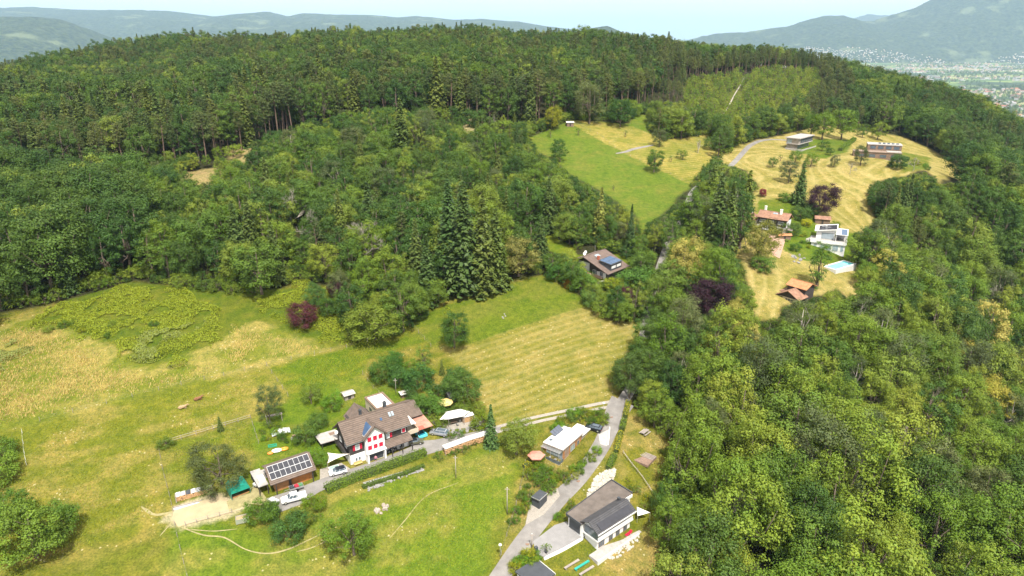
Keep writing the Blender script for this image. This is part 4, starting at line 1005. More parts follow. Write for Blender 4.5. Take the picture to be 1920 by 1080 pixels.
thicket('undergrowth', [(740,560),(830,555),(850,585),(800,600),(760,605)], 30, 1.6, 0.34, L_BRAM, 'yellow green scrub below the tall spruces')
thicket('undergrowth', [(1270,240),(1340,200),(1440,200),(1530,150),(1545,190),(1470,235),(1380,262)], 1.2, 3.0, 0.8, L_BRAM, 'young scrub in the forest clearing')
# long grass: dry tufts in the unmown meadow
def grass(poly, dens, h, m, label):
    w = np.array(PP(poly)); lo = w[:, :2].min(0); hi = w[:, :2].max(0); k = int(dens * np.prod(hi - lo))
    x = rg.uniform(lo[0], hi[0], k); y = rg.uniform(lo[1], hi[1], k); q = inside(w, x, y) & (edge_dist(w, x, y) > rg.rand(k) * 5) & (fbm(x, y, 9, 4, 77) > 0.30 + 0.34 * rg.rand(k)); x, y = x[q], y[q]; k = len(x)
    z = ground(x, y); hh = h * (0.5 + 0.8 * rg.rand(k)); an = rg.rand(k) * 6.28; ln = rg.normal(0.35, 0.2, k); wd = 0.10 + 0.10 * rg.rand(k)
    b0 = np.column_stack([x - np.cos(an) * wd, y - np.sin(an) * wd, z - .02]); b1 = np.column_stack([x + np.cos(an) * wd, y + np.sin(an) * wd, z - .02])
    tp = np.column_stack([x + ln * hh * 0.8, y + ln * hh * 0.4, z + hh])
    v = np.stack([b0, b1, tp], 1).reshape(-1, 3); me = quick_mesh('grass', v, np.arange(3 * k).reshape(k, 3))
    t = 0.75 + 0.5 * rg.rand(k); a = me.color_attributes.new('tint', 'FLOAT_COLOR', 'CORNER'); a.data.foreach_set('color', np.repeat(np.stack([t, t, t, np.ones(k)], 1), 3, 0).astype(np.float32).ravel())
    put('grass', me, m, None, kind='stuff', label=label)
L_HAY = mat_leaf('dry grass', (0.66, 0.53, 0.20), (0.68, 0.55, 0.21), trans=0.5)
L_GRS = mat_leaf('green grass', (0.34, 0.38, 0.05), (0.36, 0.39, 0.055), trans=0.45)
grass([(-60,660),(40,605),(140,625),(240,690),(300,700),(420,650),(430,600),(500,620),(620,655),(480,688),(330,725),(60,790),(-80,815)], 9, 0.6, L_HAY, 'tall straw coloured grass in the unmown meadow')
grass([(300,838),(470,785),(485,830),(470,900),(330,940)], 10, 0.4, L_GRS, 'rough green grass in the fenced paddock')
grass([(500,690),(640,655),(760,605),(800,640),(700,665),(680,705),(545,748)], 8, 0.4, L_GRS, 'lush grass above the garden')
grass([(640,940),(800,895),(960,850),(940,980),(900,1080),(500,1080),(520,1030)], 6, 0.35, L_GRS, 'uneven grass of the lower paddock')
grass([(60,800),(340,728),(490,695),(460,780),(300,838),(322,960),(100,1060),(-60,1060),(-60,880)], 6, 0.35, L_GRS, 'grazed grass of the left paddock')

# ------------------------------------------------------------------ fences
POST = MB().tube([(0, 0, -.3), (0, 0, 1.25)], 0.06, 5).mesh('post'); POST.materials.append(WOODG)
WPOST = MB().tube([(0, 0, -.3), (0, 0, 1.2)], 0.045, 5).mesh('post'); WPOST.materials.append(OFFW)
def fence(pts, label, gap=3.0, post=POST, rails=(0.55, 1.1), r=0.012, m=None):
    line = resample(np.array(PP(pts))[:, :2], gap); z = ground(line[:, 0], line[:, 1])
    e = thing('fence', label, 'fence', (line[0, 0], line[0, 1], z[0])); o0 = np.array([line[0, 0], line[0, 1], z[0]])
    for a, b_, c in zip(line[:, 0], line[:, 1], z):
        q = put('post', post, None, e); q.location = np.array([a, b_, c]) - o0
    for hgt_ in rails:
        MB().tube([np.array([a, b_, c + hgt_]) - o0 for a, b_, c in zip(line[:, 0], line[:, 1], z)], r, 4).build('rail', m or mat('fence wire', (.17, .165, .15), .7), e)
    return e
fence([(75,790),(200,757),(340,722),(420,705),(500,686),(590,665),(650,652),(730,630)], 'thin wire fence between the dry meadow and the paddock', 5)
fence([(500,686),(520,715),(540,743)], 'short fence down to the garden corner')
fence([(298,838),(340,824),(400,806),(470,785)], 'rail fence along the upper side of the fenced paddock', 2.5, r=0.05, m=WOODG)
fence([(298,838),(305,880),(318,930),(325,960)], 'wire fence down the left side of the fenced paddock')
fence([(328,985),(338,1030),(352,1085)], 'wire fence running down to the bottom edge', 3)
fence([(470,785),(478,810),(485,832)], 'low garden fence beside the birch', 2.5)
fence([(348,986),(390,975),(435,962)], 'rail fence along the front of the sand paddock', 2.2, rails=(0.5, 1.0), r=0.045, m=WOODG)
fence([(765,600),(785,625),(808,650)], 'wire fence across the green meadow strip', 3)
fence([(680,702),(700,728),(722,750)], 'wire fence behind the flat roofed annexe', 3)
fence([(1065,228),(1120,252),(1165,285),(1220,310),(1300,348)], 'fence between the green meadow and the striped field', 6)
fence([(1462,470),(1500,485),(1545,500)], 'low fence below the villa lawn', 3)
fence([(42,812),(46,850),(50,872)], 'row of white posts at the left photo edge', 3, WPOST, rails=(1.0,), m=OFFW)
fence([(1168,852),(1185,875),(1205,900),(1228,935)], 'pale pole rail beside the vegetable bed', 2.5, rails=(0.9,), r=0.09, m=WOODG)
fence([(985,870),(975,920),(960,975),(940,1040)], 'fence along the bank beside the lower paddock', 3)

# ------------------------------------------------------------------ buildings
def panel_on(mb, c, du, dn, w, h, t, off=0.0):
    """upright board on a wall: centre, along-wall direction, outward direction"""
    du = np.array([*du, 0.0]); dn = np.array([*dn, 0.0]); c = np.array(c, float) + dn * (off + t / 2)
    return mb.obox(c, du * w / 2, dn * t / 2, np.array([0, 0, h / 2]))
SIDES = {'f': ((1, 0), (0, -1)), 'b': ((1, 0), (0, 1)), 'l': ((0, 1), (-1, 0)), 'r': ((0, 1), (1, 0))}
def window(parent, side, at, w, h, glass=None, frame=None, bars=1, name='window'):
    """at = (along, wall plane, centre height) in the house frame"""
    du, dn = SIDES[side]
    c = (at[0], at[1], at[2]) if side in 'fb' else (at[1], at[0], at[2])
    o = panel_on(MB(), c, du, dn, w, h, 0.05, 0.01).build(name, glass or GLASS, parent)
    mb = MB(); d3 = np.array([*du, 0.0]); C = np.array(c, float)
    for s in (-1, 1):
        panel_on(mb, C + d3 * s * (w / 2), du, dn, 0.10, h + 0.1, 0.09, 0.012); panel_on(mb, C + np.array([0, 0, s * h / 2]), du, dn, w - 0.1, 0.10, 0.088, 0.012)
    for k in range(bars): panel_on(mb, C + d3 * w * ((k + 1) / (bars + 1) - .5), du, dn, 0.06, h - 0.1, 0.08, 0.014)
    mb.build('frame', frame or WHITE, o); return o
def shutter(parent, side, at, w, h, m=None):
    du, dn = SIDES[side]; c = (at[0], at[1], at[2]) if side in 'fb' else (at[1], at[0], at[2])
    o = panel_on(MB(), c, du, dn, w, h, 0.06, 0.075).build('shutter', m or RED, parent)
    mb = MB()
    for k in (-.32, .32): panel_on(mb, np.array(c, float) + np.array([0, 0, k * h]), du, dn, w * 0.9, 0.09, 0.03, 0.14)
    mb.build('batten', m or RED, o); return o
def roof2(parent, x0, x1, y0, yr, y1, z0, zr, z1, m, t=0.22, name='roof', along='x', cap=True):
    """two slopes meeting at a ridge"""
    mb = MB(); g = (lambda x, y, z: (x, y, z)) if along == 'x' else (lambda x, y, z: (y, x, z))
    a = [g(x0, y0, z0), g(x1, y0, z0), g(x1, yr, zr), g(x0, yr, zr)]; b_ = [g(x0, yr, zr), g(x1, yr, zr), g(x1, y1, z1), g(x0, y1, z1)]
    if along != 'x': a = a[::-1]; b_ = b_[::-1]
    mb.slab(a, t); mb.slab(b_, t); o = mb.build(name, m, parent)
    if cap: MB().tube([g(x0, yr, zr + .03), g(x1, yr, zr + .03)], 0.11, 6).build('ridge_tiles', m, o)
    return o
def chimney(parent, x, y, z0, z1, w=0.6, m=None, pots=0):
    o = MB().box(x - w / 2, x + w / 2, y - w / 2, y + w / 2, z0, z1).build('chimney', m or ANTH, parent)
    mb = MB().box(x - w / 2 - .07, x + w / 2 + .07, y - w / 2 - .07, y + w / 2 + .07, z1, z1 + .1)
    for k in range(pots): mb.tube([(x + (k - .5) * .25, y, z1), (x + (k - .5) * .25, y, z1 + .5)], .09, 6)
    mb.build('chimney_cap', m or STEEL, o); return o
def house(name, label, xy, rz, gz, category='house'):
    return thing(name, label, category, (xy[0], xy[1], gz), R(rz))

# ---- the chalet
Z0 = 0.0
H1 = house('chalet', 'big brown-roofed chalet with white gable and red shutters beside the yard', (-38.0, 134.7), 34.5, Z0)
mb = MB().prism([(0.75, -1.5), (8.5, -1.5), (8.5, 6.5), (4.6, 9.7), (0.75, 6.5)], 0.8, 15.6, 'x'); mb.build('wall', DARKW, H1)
MB().box(0.7, 15.7, 0.66, 1.5, -1.5, 2.7).box(0.7, 1.6, 1.5, 8.4, -1.5, 2.7).build('plaster_wall', WHITE, H1)
r_ = roof2(H1, -0.1, 16.4, 0.0, 4.6, 9.2, 6.15, 10.0, 6.15, TILE_BR)
MB().box(-0.06, 16.36, -0.10, -0.01, 5.93, 6.08).build('gutter', STEEL, r_)
# white gable wing facing the yard
MB().prism([(4.4, -1.5), (9.2, -1.5), (9.2, 6.6), (6.8, 8.85), (4.4, 6.6)], -0.2, 0.9, 'y').build('gable_wall', WHITE, H1)
MB().prism([(4.45, 6.0), (9.15, 6.0), (9.15, 6.5), (6.8, 8.8), (4.45, 6.5)], 0.9, 4.2, 'y').build('wing_wall', DARKW, H1)
r2_ = roof2(H1, -0.75, 3.9, 3.75, 6.8, 9.85, 6.35, 9.3, 6.35, TILE_BR, along='y', name='wing_roof')
MB().slab([(4.35, 0.2, 7.12), (6.25, 0.2, 8.95), (6.25, 3.0, 8.95), (4.35, 3.0, 7.12)][::-1], -0.14).build('solar_collector', PANELB, H1)
MB().slab([(4.18, 0.05, 6.93), (4.33, 0.05, 7.08), (4.33, 3.15, 7.08), (4.18, 3.15, 6.93)][::-1], -0.18).slab([(4.33, 0.05, 7.08), (6.3, 0.05, 8.99), (6.3, .18, 8.99), (4.33, .18, 7.08)][::-1], -0.17).build('collector_frame', ALU, H1)
for z in (3.75, 6.0):
    for x in (5.4, 6.8, 8.2):
        window(H1, 'f', (x, -0.2, z), 0.9, 1.1, GLASS, WHITE); shutter(H1, 'f', (x, -0.2, z), 0.95, 1.12)
MB().box(4.9, 8.6, -0.23, -0.19, 0.1, 2.3).build('porch_shade_panel', ANTH, H1)  # dark panel on the solid wall, standing in for shade inside the porch
for x in (4.65, 8.9): MB().box(x - .2, x + .2, -0.95, -0.24, -1, 2.45).build('porch_pillar', WHITE, H1)
MB().box(4.3, 9.3, -1.1, -0.25, 2.45, 2.65).build('porch_slab', WHITE, H1)
window(H1, 'f', (2.7, 0.75, 4.4), 1.0, 1.4, GLASSB, WHITE, 2)
for x in (1.85, 3.55): shutter(H1, 'f', (x, 0.75, 4.4), 0.55, 1.4)
window(H1, 'f', (10.4, 0.75, 4.7), 0.9, 1.3, GLASSB, WHITE, 2); shutter(H1, 'f', (11.25, 0.75, 4.7), 0.55, 1.3)
window(H1, 'f', (14.6, 0.75, 4.8), 1.0, 1.2, GLASS, WHITE, 1); shutter(H1, 'f', (14.6, 0.75, 4.8), 0.7, 1.1)
window(H1, 'f', (2.2, 0.66, 1.3), 0.5, 0.9, GLASS, WHITE, 0); window(H1, 'f', (3.0, 0.66, 1.3), 0.5, 0.9, GLASS, WHITE, 0)
window(H1, 'f', (11.2, 0.66, 1.2), 1.1, 1.2, GLASS, WHITE); window(H1, 'f', (14.0, 0.66, 1.1), 1.0, 2.0, GLASS, WHITE, 1, 'door')
window(H1, 'l', (4.6, 0.8, 7.3), 1.0, 1.1, GLASS, WHITE); window(H1, 'l', (3.0, 0.8, 4.4), 1.0, 1.2, GLASS, WHITE); window(H1, 'l', (6.2, 0.8, 4.4), 1.0, 1.2, GLASS, WHITE)
MB().box(-0.15, 0.75, 1.2, 8.0, 2.75, 2.95).box(-0.15, -0.07, 1.2, 8.0, 2.95, 3.9).build('balcony', DARKW, H1)
MB().slab([(9.25, -1.5, 2.75), (16.0, -1.5, 2.75), (16.0, 0.74, 3.75), (9.25, 0.74, 3.75)], 0.16).build('lean_to_roof', TILE_BR, H1)
for x in (10.5, 13.2, 15.8): MB().box(x - .07, x + .07, -1.4, -1.26, -1, 2.65).build('lean_to_post', DARKW, H1)
chimney(H1, 12.2, 5.6, 8.3, 10.9, 0.7, ANTH, 2); chimney(H1, 6.2, 6.4, 8.0, 10.4, 0.55, ANTH, 1)
for x in (12.0, 12.75): MB().slab([(x, 2.6, 8.42), (x + .55, 2.6, 8.42), (x + .55, 3.5, 9.17), (x, 3.5, 9.17)], -0.06).build('skylight', GLASSB, H1)
MB().slab([(9.6, 2.4, 8.24), (10.1, 2.4, 8.24), (10.1, 2.95, 8.7), (9.6, 2.95, 8.7)], -0.08).build('roof_hatch', PANELB, H1)
MB().prism([(4.3, 5.0), (10.1, 5.0), (10.1, 6.6), (7.2, 8.7), (4.3, 6.6)], 5.5, 12.2, 'y').build('rear_wing_wall', DARKW, H1)
roof2(H1, 4.4, 12.7, 4.1, 7.2, 10.3, 6.35, 9.1, 6.35, TILE_BR, along='y', name='rear_wing_roof')
# right end: balcony, canopy, lower wing
MB().prism([(6.3, -1), (13.4, -1), (13.4, 4.4), (10.4, 5.75), (6.3, 4.2)], 15.8, 21.6, 'x').build('side_wing_wall', DARKW, H1)
roof2(H1, 15.3, 22.4, 5.6, 10.4, 14.2, 4.25, 6.1, 4.4, TILE_BR, name='side_wing_roof')
MB().box(15.75, 18.6, 0.7, 4.0, 2.9, 3.1).box(18.5, 18.6, 0.7, 4.0, 3.1, 4.0).box(15.75, 18.5, 0.7, 0.8, 3.1, 4.0).build('side_balcony', CREAM, H1)
for x, y in ((18.4, 0.9), (18.4, 3.8)): MB().box(x - .1, x + .1, y - .1, y + .1, -1, 2.9).build('balcony_post', DARKW, H1)
MB().slab([(16.5, 1.2, 5.35), (18.3, 1.2, 5.2), (18.3, 5.5, 5.2), (16.5, 5.5, 5.35)], 0.1).build('balcony_canopy', OFFW, H1)
rr = MB().slab([(18.9, 1.2, 2.9), (22.9, 1.2, 2.9), (22.9, 6.4, 3.5), (18.9, 6.4, 3.5)], 0.08).build('porch_roof', REDSHEET, H1)
MB().slab([(19.0, 1.25, 2.97), (20.6, 1.25, 2.97), (20.6, 2.6, 3.13), (19.0, 2.6, 3.13)], 0.04).build('red_sheet', mat('red patch', (0.5, 0.12, 0.08), 0.6), rr)
for x, y in ((19.1, 1.4), (22.7, 1.4), (22.7, 6.1)): MB().box(x - .07, x + .07, y - .07, y + .07, -1, 2.95).build('porch_post', DARKW, H1)
dish = MB().tube([(-0.2, 5.2, 6.6), (-0.5, 5.0, 7.3)], 0.04, 5).build('dish_arm', STEEL, H1)
def dish_mesh(mb, c, r, nrm):
    nrm = np.array(nrm, float) / np.linalg.norm(nrm); a = np.cross(nrm, (0, 0, 1)); a /= np.linalg.norm(a); b_ = np.cross(nrm, a); c = np.array(c)
    vs = [c - nrm * r * .2] + [c + (a * math.cos(t) + b_ * math.sin(t)) * r * .6 - nrm * r * .12 for t in np.arange(10) * .628] + [c + (a * math.cos(t) + b_ * math.sin(t)) * r for t in np.arange(10) * .628]
    return mb.add(vs, [(0, 1 + k, 1 + (k + 1) % 10) for k in range(10)] + [(1 + k, 11 + k, 11 + (k + 1) % 10, 1 + (k + 1) % 10) for k in range(10)])
dish_mesh(MB(), (-0.55, 4.95, 7.4), 0.5, (0.3, -1, .5)).build('satellite_dish', OFFW, H1, True)

# ---- flat-roofed annexe behind the chalet
A1 = house('annexe', 'beige flat-roofed annexe with white gravel roof behind the chalet', (-38.0, 134.7), 34.5, 0.0)
MB().box(12.5, 17.4, 11.7, 19.0, -1.0, 5.7).build('wall', CREAM, A1)
MB().box(12.9, 17.0, 12.1, 18.6, 5.7, 5.88).build('roof', OFFW, A1)
MB().box(12.35, 12.85, 11.55, 19.15, 5.7, 6.02).box(17.05, 17.55, 11.55, 19.15, 5.7, 6.02).box(12.85, 17.05, 11.55, 12.05, 5.7, 6.02).box(12.85, 17.05, 18.65, 19.15, 5.7, 6.02).build('parapet', WOOD, A1)
window(A1, 'l', (15.6, 12.5, 3.9), 1.4, 0.9, GLASS, DARKW); window(A1, 'f', (14.8, 11.7, 3.9), 1.4, 0.9, GLASS, DARKW)
# ---- flat-roofed shed left of the chalet
S1 = house('shed', 'low shed with weathered grey flat roof at the chalet left end', (-45.7, 140.1), 34.5, 0.4)
MB().slab([(0.0, 0, 2.75), (5.3, 0, 2.55), (5.3, 4.6, 2.55), (0.0, 4.6, 2.75)], 0.16).build('roof', CONC, S1)
MB().box(0.4, 5.0, 2.0, 4.3, -.8, 2.35).build('wall', DARKW, S1)
MB().box(0.3, .45, .2, .35, -.8, 2.5).box(4.9, 5.05, .2, .35, -.8, 2.4).build('post', DARKW, S1)
MB().slab([(3.2, 2.4, 2.72), (4.9, 2.4, 2.66), (4.9, 3.6, 2.66), (3.2, 3.6, 2.72)], 0.05).build('roof_panel', WOOD, S1)
MB().box(2.6, 4.6, 1.93, 1.99, .2, 1.6).build('door', mat('wine red door', (.22, .02, .05), .6), S1)

# ---- garage barn with solar roof
B1 = house('garage_barn', 'wooden garage barn with white-framed solar panels on its roof', (-52.2, 123.7), 34.5, 0.15)
MB().prism([(1.5, -1), (6.0, -1), (6.0, 4.55), (4.05, 5.3), (1.5, 3.9)], 1.1, 9.4, 'x').build('wall', WOODW, B1)
rb = roof2(B1, -0.05, 10.15, 0.0, 4.05, 6.5, 3.2, 5.6, 4.5, TILE_BR, 0.2)
sl = (5.6 - 3.2) / 4.05
for r_i in range(2):
    for c_i in range(8):
        x0 = 0.5 + c_i * 1.135; y0 = 0.95 + r_i * 1.47; x1 = x0 + 1.06; y1 = y0 + 1.38; zz = lambda y: 3.2 + sl * y + 0.12
        q = MB().slab([(x0, y0, zz(y0)), (x1, y0, zz(y0)), (x1, y1, zz(y1)), (x0, y1, zz(y1))], 0.05).build('solar_panel', PANEL, B1)
zf = lambda y: 3.2 + sl * y + 0.13
mb = MB()
for c_i in range(9):
    x = 0.463 + c_i * 1.135; mb.slab([(x - .035, .90, zf(.90)), (x + .035, .90, zf(.90)), (x + .035, 3.83, zf(3.83)), (x - .035, 3.83, zf(3.83))], .05)
for y in (.90, 2.375, 3.81):
    for c_i in range(8):
        x = 0.52 + c_i * 1.135; mb.slab([(x, y - .05, zf(y - .05) - .002), (x + 1.03, y - .05, zf(y - .05) - .002), (x + 1.03, y + .05, zf(y + .05) - .002), (x, y + .05, zf(y + .05) - .002)], .05)
mb.build('panel_frame', ALU, B1)
MB().box(4.9, 9.0, 1.40, 1.49, 0, 2.7).build('garage_door', mat_wave('orange larch', (.34, .12, .03), (.50, .20, .06), 3, 'X', .7), B1)
MB().box(1.6, 4.0, 1.40, 1.49, 0, 2.7).build('garage_door', WOODW, B1)
MB().box(4.2, 4.75, 1.42, 1.49, 0, 2.3).build('door', DARKW, B1)
for x in (1.15, 9.3): MB().box(x - .1, x + .1, .35, .55, -1, 3.25).build('post', DARKW, B1)
C1 = house('carport', 'grey flat-roofed carport at the left end of the garage barn', (-52.2, 123.7), 34.5, 0.15)
MB().box(-2.3, -0.15, 1.5, 8.3, 2.7, 2.9).build('roof', CONC, C1)
for x, y in ((-2.15, 1.7), (-.35, 1.7), (-2.15, 8.1)): MB().box(x - .08, x + .08, y - .08, y + .08, -1, 2.7).build('post', DARKW, C1)
MB().box(-2.2, -0.3, 4.5, 8.2, -1, 2.68).build('wall', DARKW, C1)
MB().box(-0.15, 10.3, 6.7, 8.3, -1, 2.3).build('back_terrace', CONC, C1)
t_ = thing('camper_top', 'white camper top stored on the carport roof', 'camper top', (-52.2, 123.7, 3.06), R(34.5))
MB().box(-1.75, -.35, 2.6, 4.9, 0.01, .55).build('shell', OFFW, t_); MB().box(-1.4, -.7, 3.0, 4.5, .55, .68).build('roof_rail', ALU, t_)

# ---- modern house with white flat roof
M1 = house('flat_roof_house', 'small modern house with white flat roof and wooden walls above the road', (12.3, 141.0), 53.9, -2.9)
MB().box(0.6, 9.0, 0.15, 5.4, -1.5, 3.45).build('wall', WOODW, M1)
MB().box(-0.15, 9.25, -0.1, 5.7, 3.5, 3.85).build('roof', OFFW, M1)
MB().box(-0.2, 9.3, -0.16, -0.1, 3.42, 3.8).box(-0.2, -0.14, -0.1, 5.7, 3.42, 3.8).build('fascia', WOODG, M1)
MB().box(0.52, 0.6, 0.4, 5.0, 0.4, 3.1).build('glass_front', GLASSB, M1)
mb = MB()
for y in (0.4, 1.6, 2.8, 4.0, 5.0): mb.box(0.44, 0.52, y - .05, y + .05, 0.35, 3.2)
mb.box(0.44, 0.52, 0.45, 4.95, 3.0, 3.2).build('window_frame', ALU, M1)
MB().box(-1.4, 0.5, 0.1, 5.5, 0.0, 0.2).build('balcony_floor', CONC, M1)
MB().box(-1.4, -1.34, 0.1, 5.5, 0.2, 1.1).box(-1.34, 0.44, 0.04, 0.1, 0.2, 1.1).build('balustrade', GLASS, M1)
for y in (0.3, 2.7, 5.2): MB().tube([(-1.3, y, -2), (-1.3, y, 3.5)], .045, 5).build('post', ALU, M1)
for k in range(4): MB().box(-1.35 + k * .42, -1.2 + k * .42, 0.0, 5.6, 3.25, 3.38).build('sunshade_slat', ALU, M1)
for y in (1.2, 2.8, 4.4):
    o = MB().tube([(-1.37, y, 1.1), (-1.37, y, 1.45)], [.22, .3], 8).build('planter', STONE, M1)
window(M1, 'f', (4.7, .15, 1.9), 2.0, 1.5, GLASSB, ALU, 1); window(M1, 'f', (7.4, .15, 1.4), .9, 2.2, GLASS, WOODG, 0, 'door')
for x in (1.2, 1.7, 2.2, 2.7): MB().box(x, x + .2, .06, .14, .2, 3.3).build('cladding_board', WOODG, M1)
for k in range(4):
    x = 3.6 + k * 1.02
    MB().slab([(x, 4.5, 3.95), (x + .96, 4.5, 3.95), (x + .96, 6.1, 4.75), (x, 6.1, 4.75)], .05).build('solar_panel', mat('grey solar glass', (.10, .115, .15), .2, .15, spec=.7), M1)
MB().box(1.4, 2.2, 4.3, 5.0, 3.85, 4.0).build('skylight', GLASS, M1)
MB().box(9.3, 13.2, 0.2, 3.8, -1.5, 2.75).build('wing_wall', WOODG, M1); MB().box(9.2, 13.4, -0.1, 4.0, 2.78, 3.05).build('wing_roof', OFFW, M1)
MB().box(9.26, 11.2, 3.95, 5.6, 2.4, 2.6).build('porch_roof', OFFW, M1)
MB().box(0.4, 9.5, -1.3, .05, -.6, .06).build('side_terrace', GRAV, M1)

# ---- black box store by the road
K1 = house('garden_box', 'black box-shaped garden store beside the road', (6.1, 126.4), 52.8, -5.1, 'store')
MB().box(0, 3.1, 0, 2.1, -.4, 2.5).build('body', ANTH, K1); MB().box(-.06, 3.16, -.06, 2.16, 2.5, 2.6).build('roof', ANTH, K1)
MB().box(-.1, 3.2, -.1, -.06, 2.42, 2.64).box(-.1, -.06, -.06, 2.2, 2.42, 2.64).build('roof_edge', ALU, K1)
MB().box(-.03, -.005, .15, 1.95, 1.7, 2.2).build('vent', BLACK, K1); MB().box(.9, 2.0, -.03, -.005, 0, 2.2).build('door', ANTH, K1)

# ---- white house with black roof at the bottom
V1 = house('white_house', 'white two-storey house with black solar roof and brown flat garage roof', (17.9, 114.9), 39.9, -7.3)
MB().box(0.9, 11.2, 0.9, 4.6, -1.5, 2.45).build('lower_wall', WHITE, V1)
MB().box(0.3, 11.6, 0.35, 4.65, 2.45, 2.75).build('floor_slab', WHITE, V1)
MB().prism([(0.9, 2.75), (4.6, 2.75), (4.6, 5.0), (2.75, 6.15), (0.9, 4.95)], 0.7, 11.3, 'x').build('upper_wall', WHITE, V1)
roof2(V1, -0.1, 12.0, 0.0, 2.8, 5.2, 4.9, 6.5, 5.2, TILE_DK, .16)
MB().box(-0.12, 12.02, -0.10, -0.02, 4.62, 4.95).build('fascia', WHITE, V1)
MB().slab([(1.2, .25, 5.14), (11.2, .25, 5.14), (11.2, 1.7, 5.98), (1.2, 1.7, 5.98)], -.06).build('solar_panel', PANEL, V1)
MB().slab([(.35, .4, 3.0), (.35, 4.2, 3.0), (.35, 4.2, 4.9), (.35, .4, 4.7)][::-1], .05).build('glass_gable', GLASS, V1)
mb = MB().box(.38, 11.4, .36, .42, 2.75, 3.6); mb.build('balcony_front', WHITE, V1)
for k in range(4): window(V1, 'f', (2.6 + k * 2.5, .9, 3.95), 1.9, 1.3, GLASSB, WHITE, 1)
for k, x in enumerate((2.1, 5.0, 7.2, 9.6)): window(V1, 'f', (x, .9, 1.2), 1.7 if k == 0 else 1.1, 1.7, GLASS, WOOD, 2 if k == 0 else 1)
MB().add([(-.3, 4.7, 4.55), (16.0, 4.7, 4.55), (16.0, 11.0, 4.55), (-.3, 9.2, 4.55), (-.3, 4.7, 4.8), (16.0, 4.7, 4.8), (16.0, 11.0, 4.8), (-.3, 9.2, 4.8)], [(3, 2, 1, 0), (4, 5, 6, 7), (0, 1, 5, 4), (1, 2, 6, 5), (2, 3, 7, 6), (3, 0, 4, 7)]).build('flat_roof', FLAT_BR, V1)
MB().box(0.2, 15.5, 4.75, 9.0, 1.0, 4.5).build('garage_wall', WHITE, V1)
MB().box(-.4, -.31, 4.7, 9.25, 4.4, 5.0).obox((7.85, 10.15, 4.85), (8.2, .9, 0), (-.008, .07, 0), (0, 0, .14)).box(16.01, 16.25, 4.7, 11.1, 4.4, 5.05).build('roof_edge', ANTH, V1)
MB().box(0.10, 0.19, 5.4, 8.6, 1.5, 4.0).build('garage_door', ANTH, V1)
MB().box(11.2, 16, 4.5, 4.69, 3.9, 4.6).build('white_edge', WHITE, V1)
MB().box(-1.6, 12.4, -1.5, .88, -.8, .05).build('terrace', CONC, V1); MB().box(-1.6, 11.5, -1.75, -1.52, -1.4, .2).build('terrace_wall', OFFW, V1)
chimney(V1, 11.0, 4.3, 5.2, 6.3, .5, ANTH)
# ---- neighbour's dark roof at the bottom edge
N1 = house('garage', 'dark flat-roofed garage cut by the bottom edge', tuple(P(990, 1092)[:2]), 40, float(P(990, 1092)[2]), 'garage')
MB().box(-1.5, 3.6, -3.5, 1.6, -1, 2.3).build('wall', WHITE, N1); MB().box(-1.8, 3.9, -3.8, 1.9, 2.3, 2.55).build('roof', ANTH, N1); MB().box(3.9, 4.0, -3.8, 1.9, 2.2, 2.6).build('roof_edge', OFFW, N1)

# ---- brown house on the slope
D1 = house('hillside_house', 'brown-roofed hillside house with dark collector dormer among trees', (33.0, 219.0), 46.3, 15.8)
MB().prism([(1.0, -3), (14.2, -3), (14.2, 4.5), (10.9, 6.4), (1.0, 2.9)], 1.2, 11.2, 'x').build('wall', DARKW, D1)
MB().box(1.05, 1.18, 9.3, 14.0, .2, 4.3).box(1.05, 1.18, 2.2, 6.0, -.5, 2.2).build('plaster_panel', WHITE, D1)
roof2(D1, -0.6, 12.2, 0.0, 10.9, 15.2, 2.75, 6.7, 4.9, mat_wave('brown felt tiles', (.115, .082, .068), (.160, .115, .095), .9, 'Y', .9, .2, .3), .25)
MB().prism([(1.0, 3.0), (5.6, 4.5), (5.6, 5.6), (1.0, 5.3)], 2.1, 8.4, 'x').build('dormer_wall', ANTH, D1)
MB().slab([(1.8, .7, 5.4), (8.7, .7, 5.4), (8.7, 6.2, 6.0), (1.8, 6.2, 6.0)], .12).build('dormer_roof', ANTH, D1)
for k in range(4):
    for j in range(2): MB().slab([(2.1 + k * 1.62, 1.1 + j * 2.4, 5.54 + j * .26), (3.6 + k * 1.62, 1.1 + j * 2.4, 5.54 + j * .26), (3.6 + k * 1.62, 3.3 + j * 2.4, 5.78 + j * .26), (2.1 + k * 1.62, 3.3 + j * 2.4, 5.78 + j * .26)], .05).build('solar_collector', PANELB, D1)
for x in (3.7, 6.7): window(D1, 'f', (x, 1.0, 4.25), 2.6, 1.1, OFFW, ANTH, 0)
chimney(D1, 3.5, 7.4, 5.0, 6.7, .7, mat('red brick', (.40, .12, .07), .9)); 
MB().slab([(4.2, 8.4, 5.88), (6.4, 8.4, 5.88), (6.4, 9.8, 6.38), (4.2, 9.8, 6.38)], -.07).build('skylight', GLASSB, D1)
MB().tube([(6.5, 11.2, 6.4), (6.5, 11.2, 9.2)], .05, 5).build('antenna', ALU, D1)
dish_mesh(MB(), (1.0, 11.6, 7.3), .6, (-.3, -1, .4)).build('satellite_dish', OFFW, D1, True); dish_mesh(MB(), (4.0, 13.4, 6.9), .55, (-.3, -1, .4)).build('satellite_dish', OFFW, D1, True)
MB().box(-.5, 1.04, 3.0, 13.8, .3, .5).box(-.55, -.48, 3.0, 13.8, .5, 1.5).build('balcony', WOOD, D1)
for y in (4.0, 7.0, 11.5): window(D1, 'l', (y, 1.05, 1.6), 1.3, 1.6, GLASS, WHITE)
MB().box(-2.8, 1.0, .6, 9.0, -2.6, -.2).build('terrace', CONC, D1)
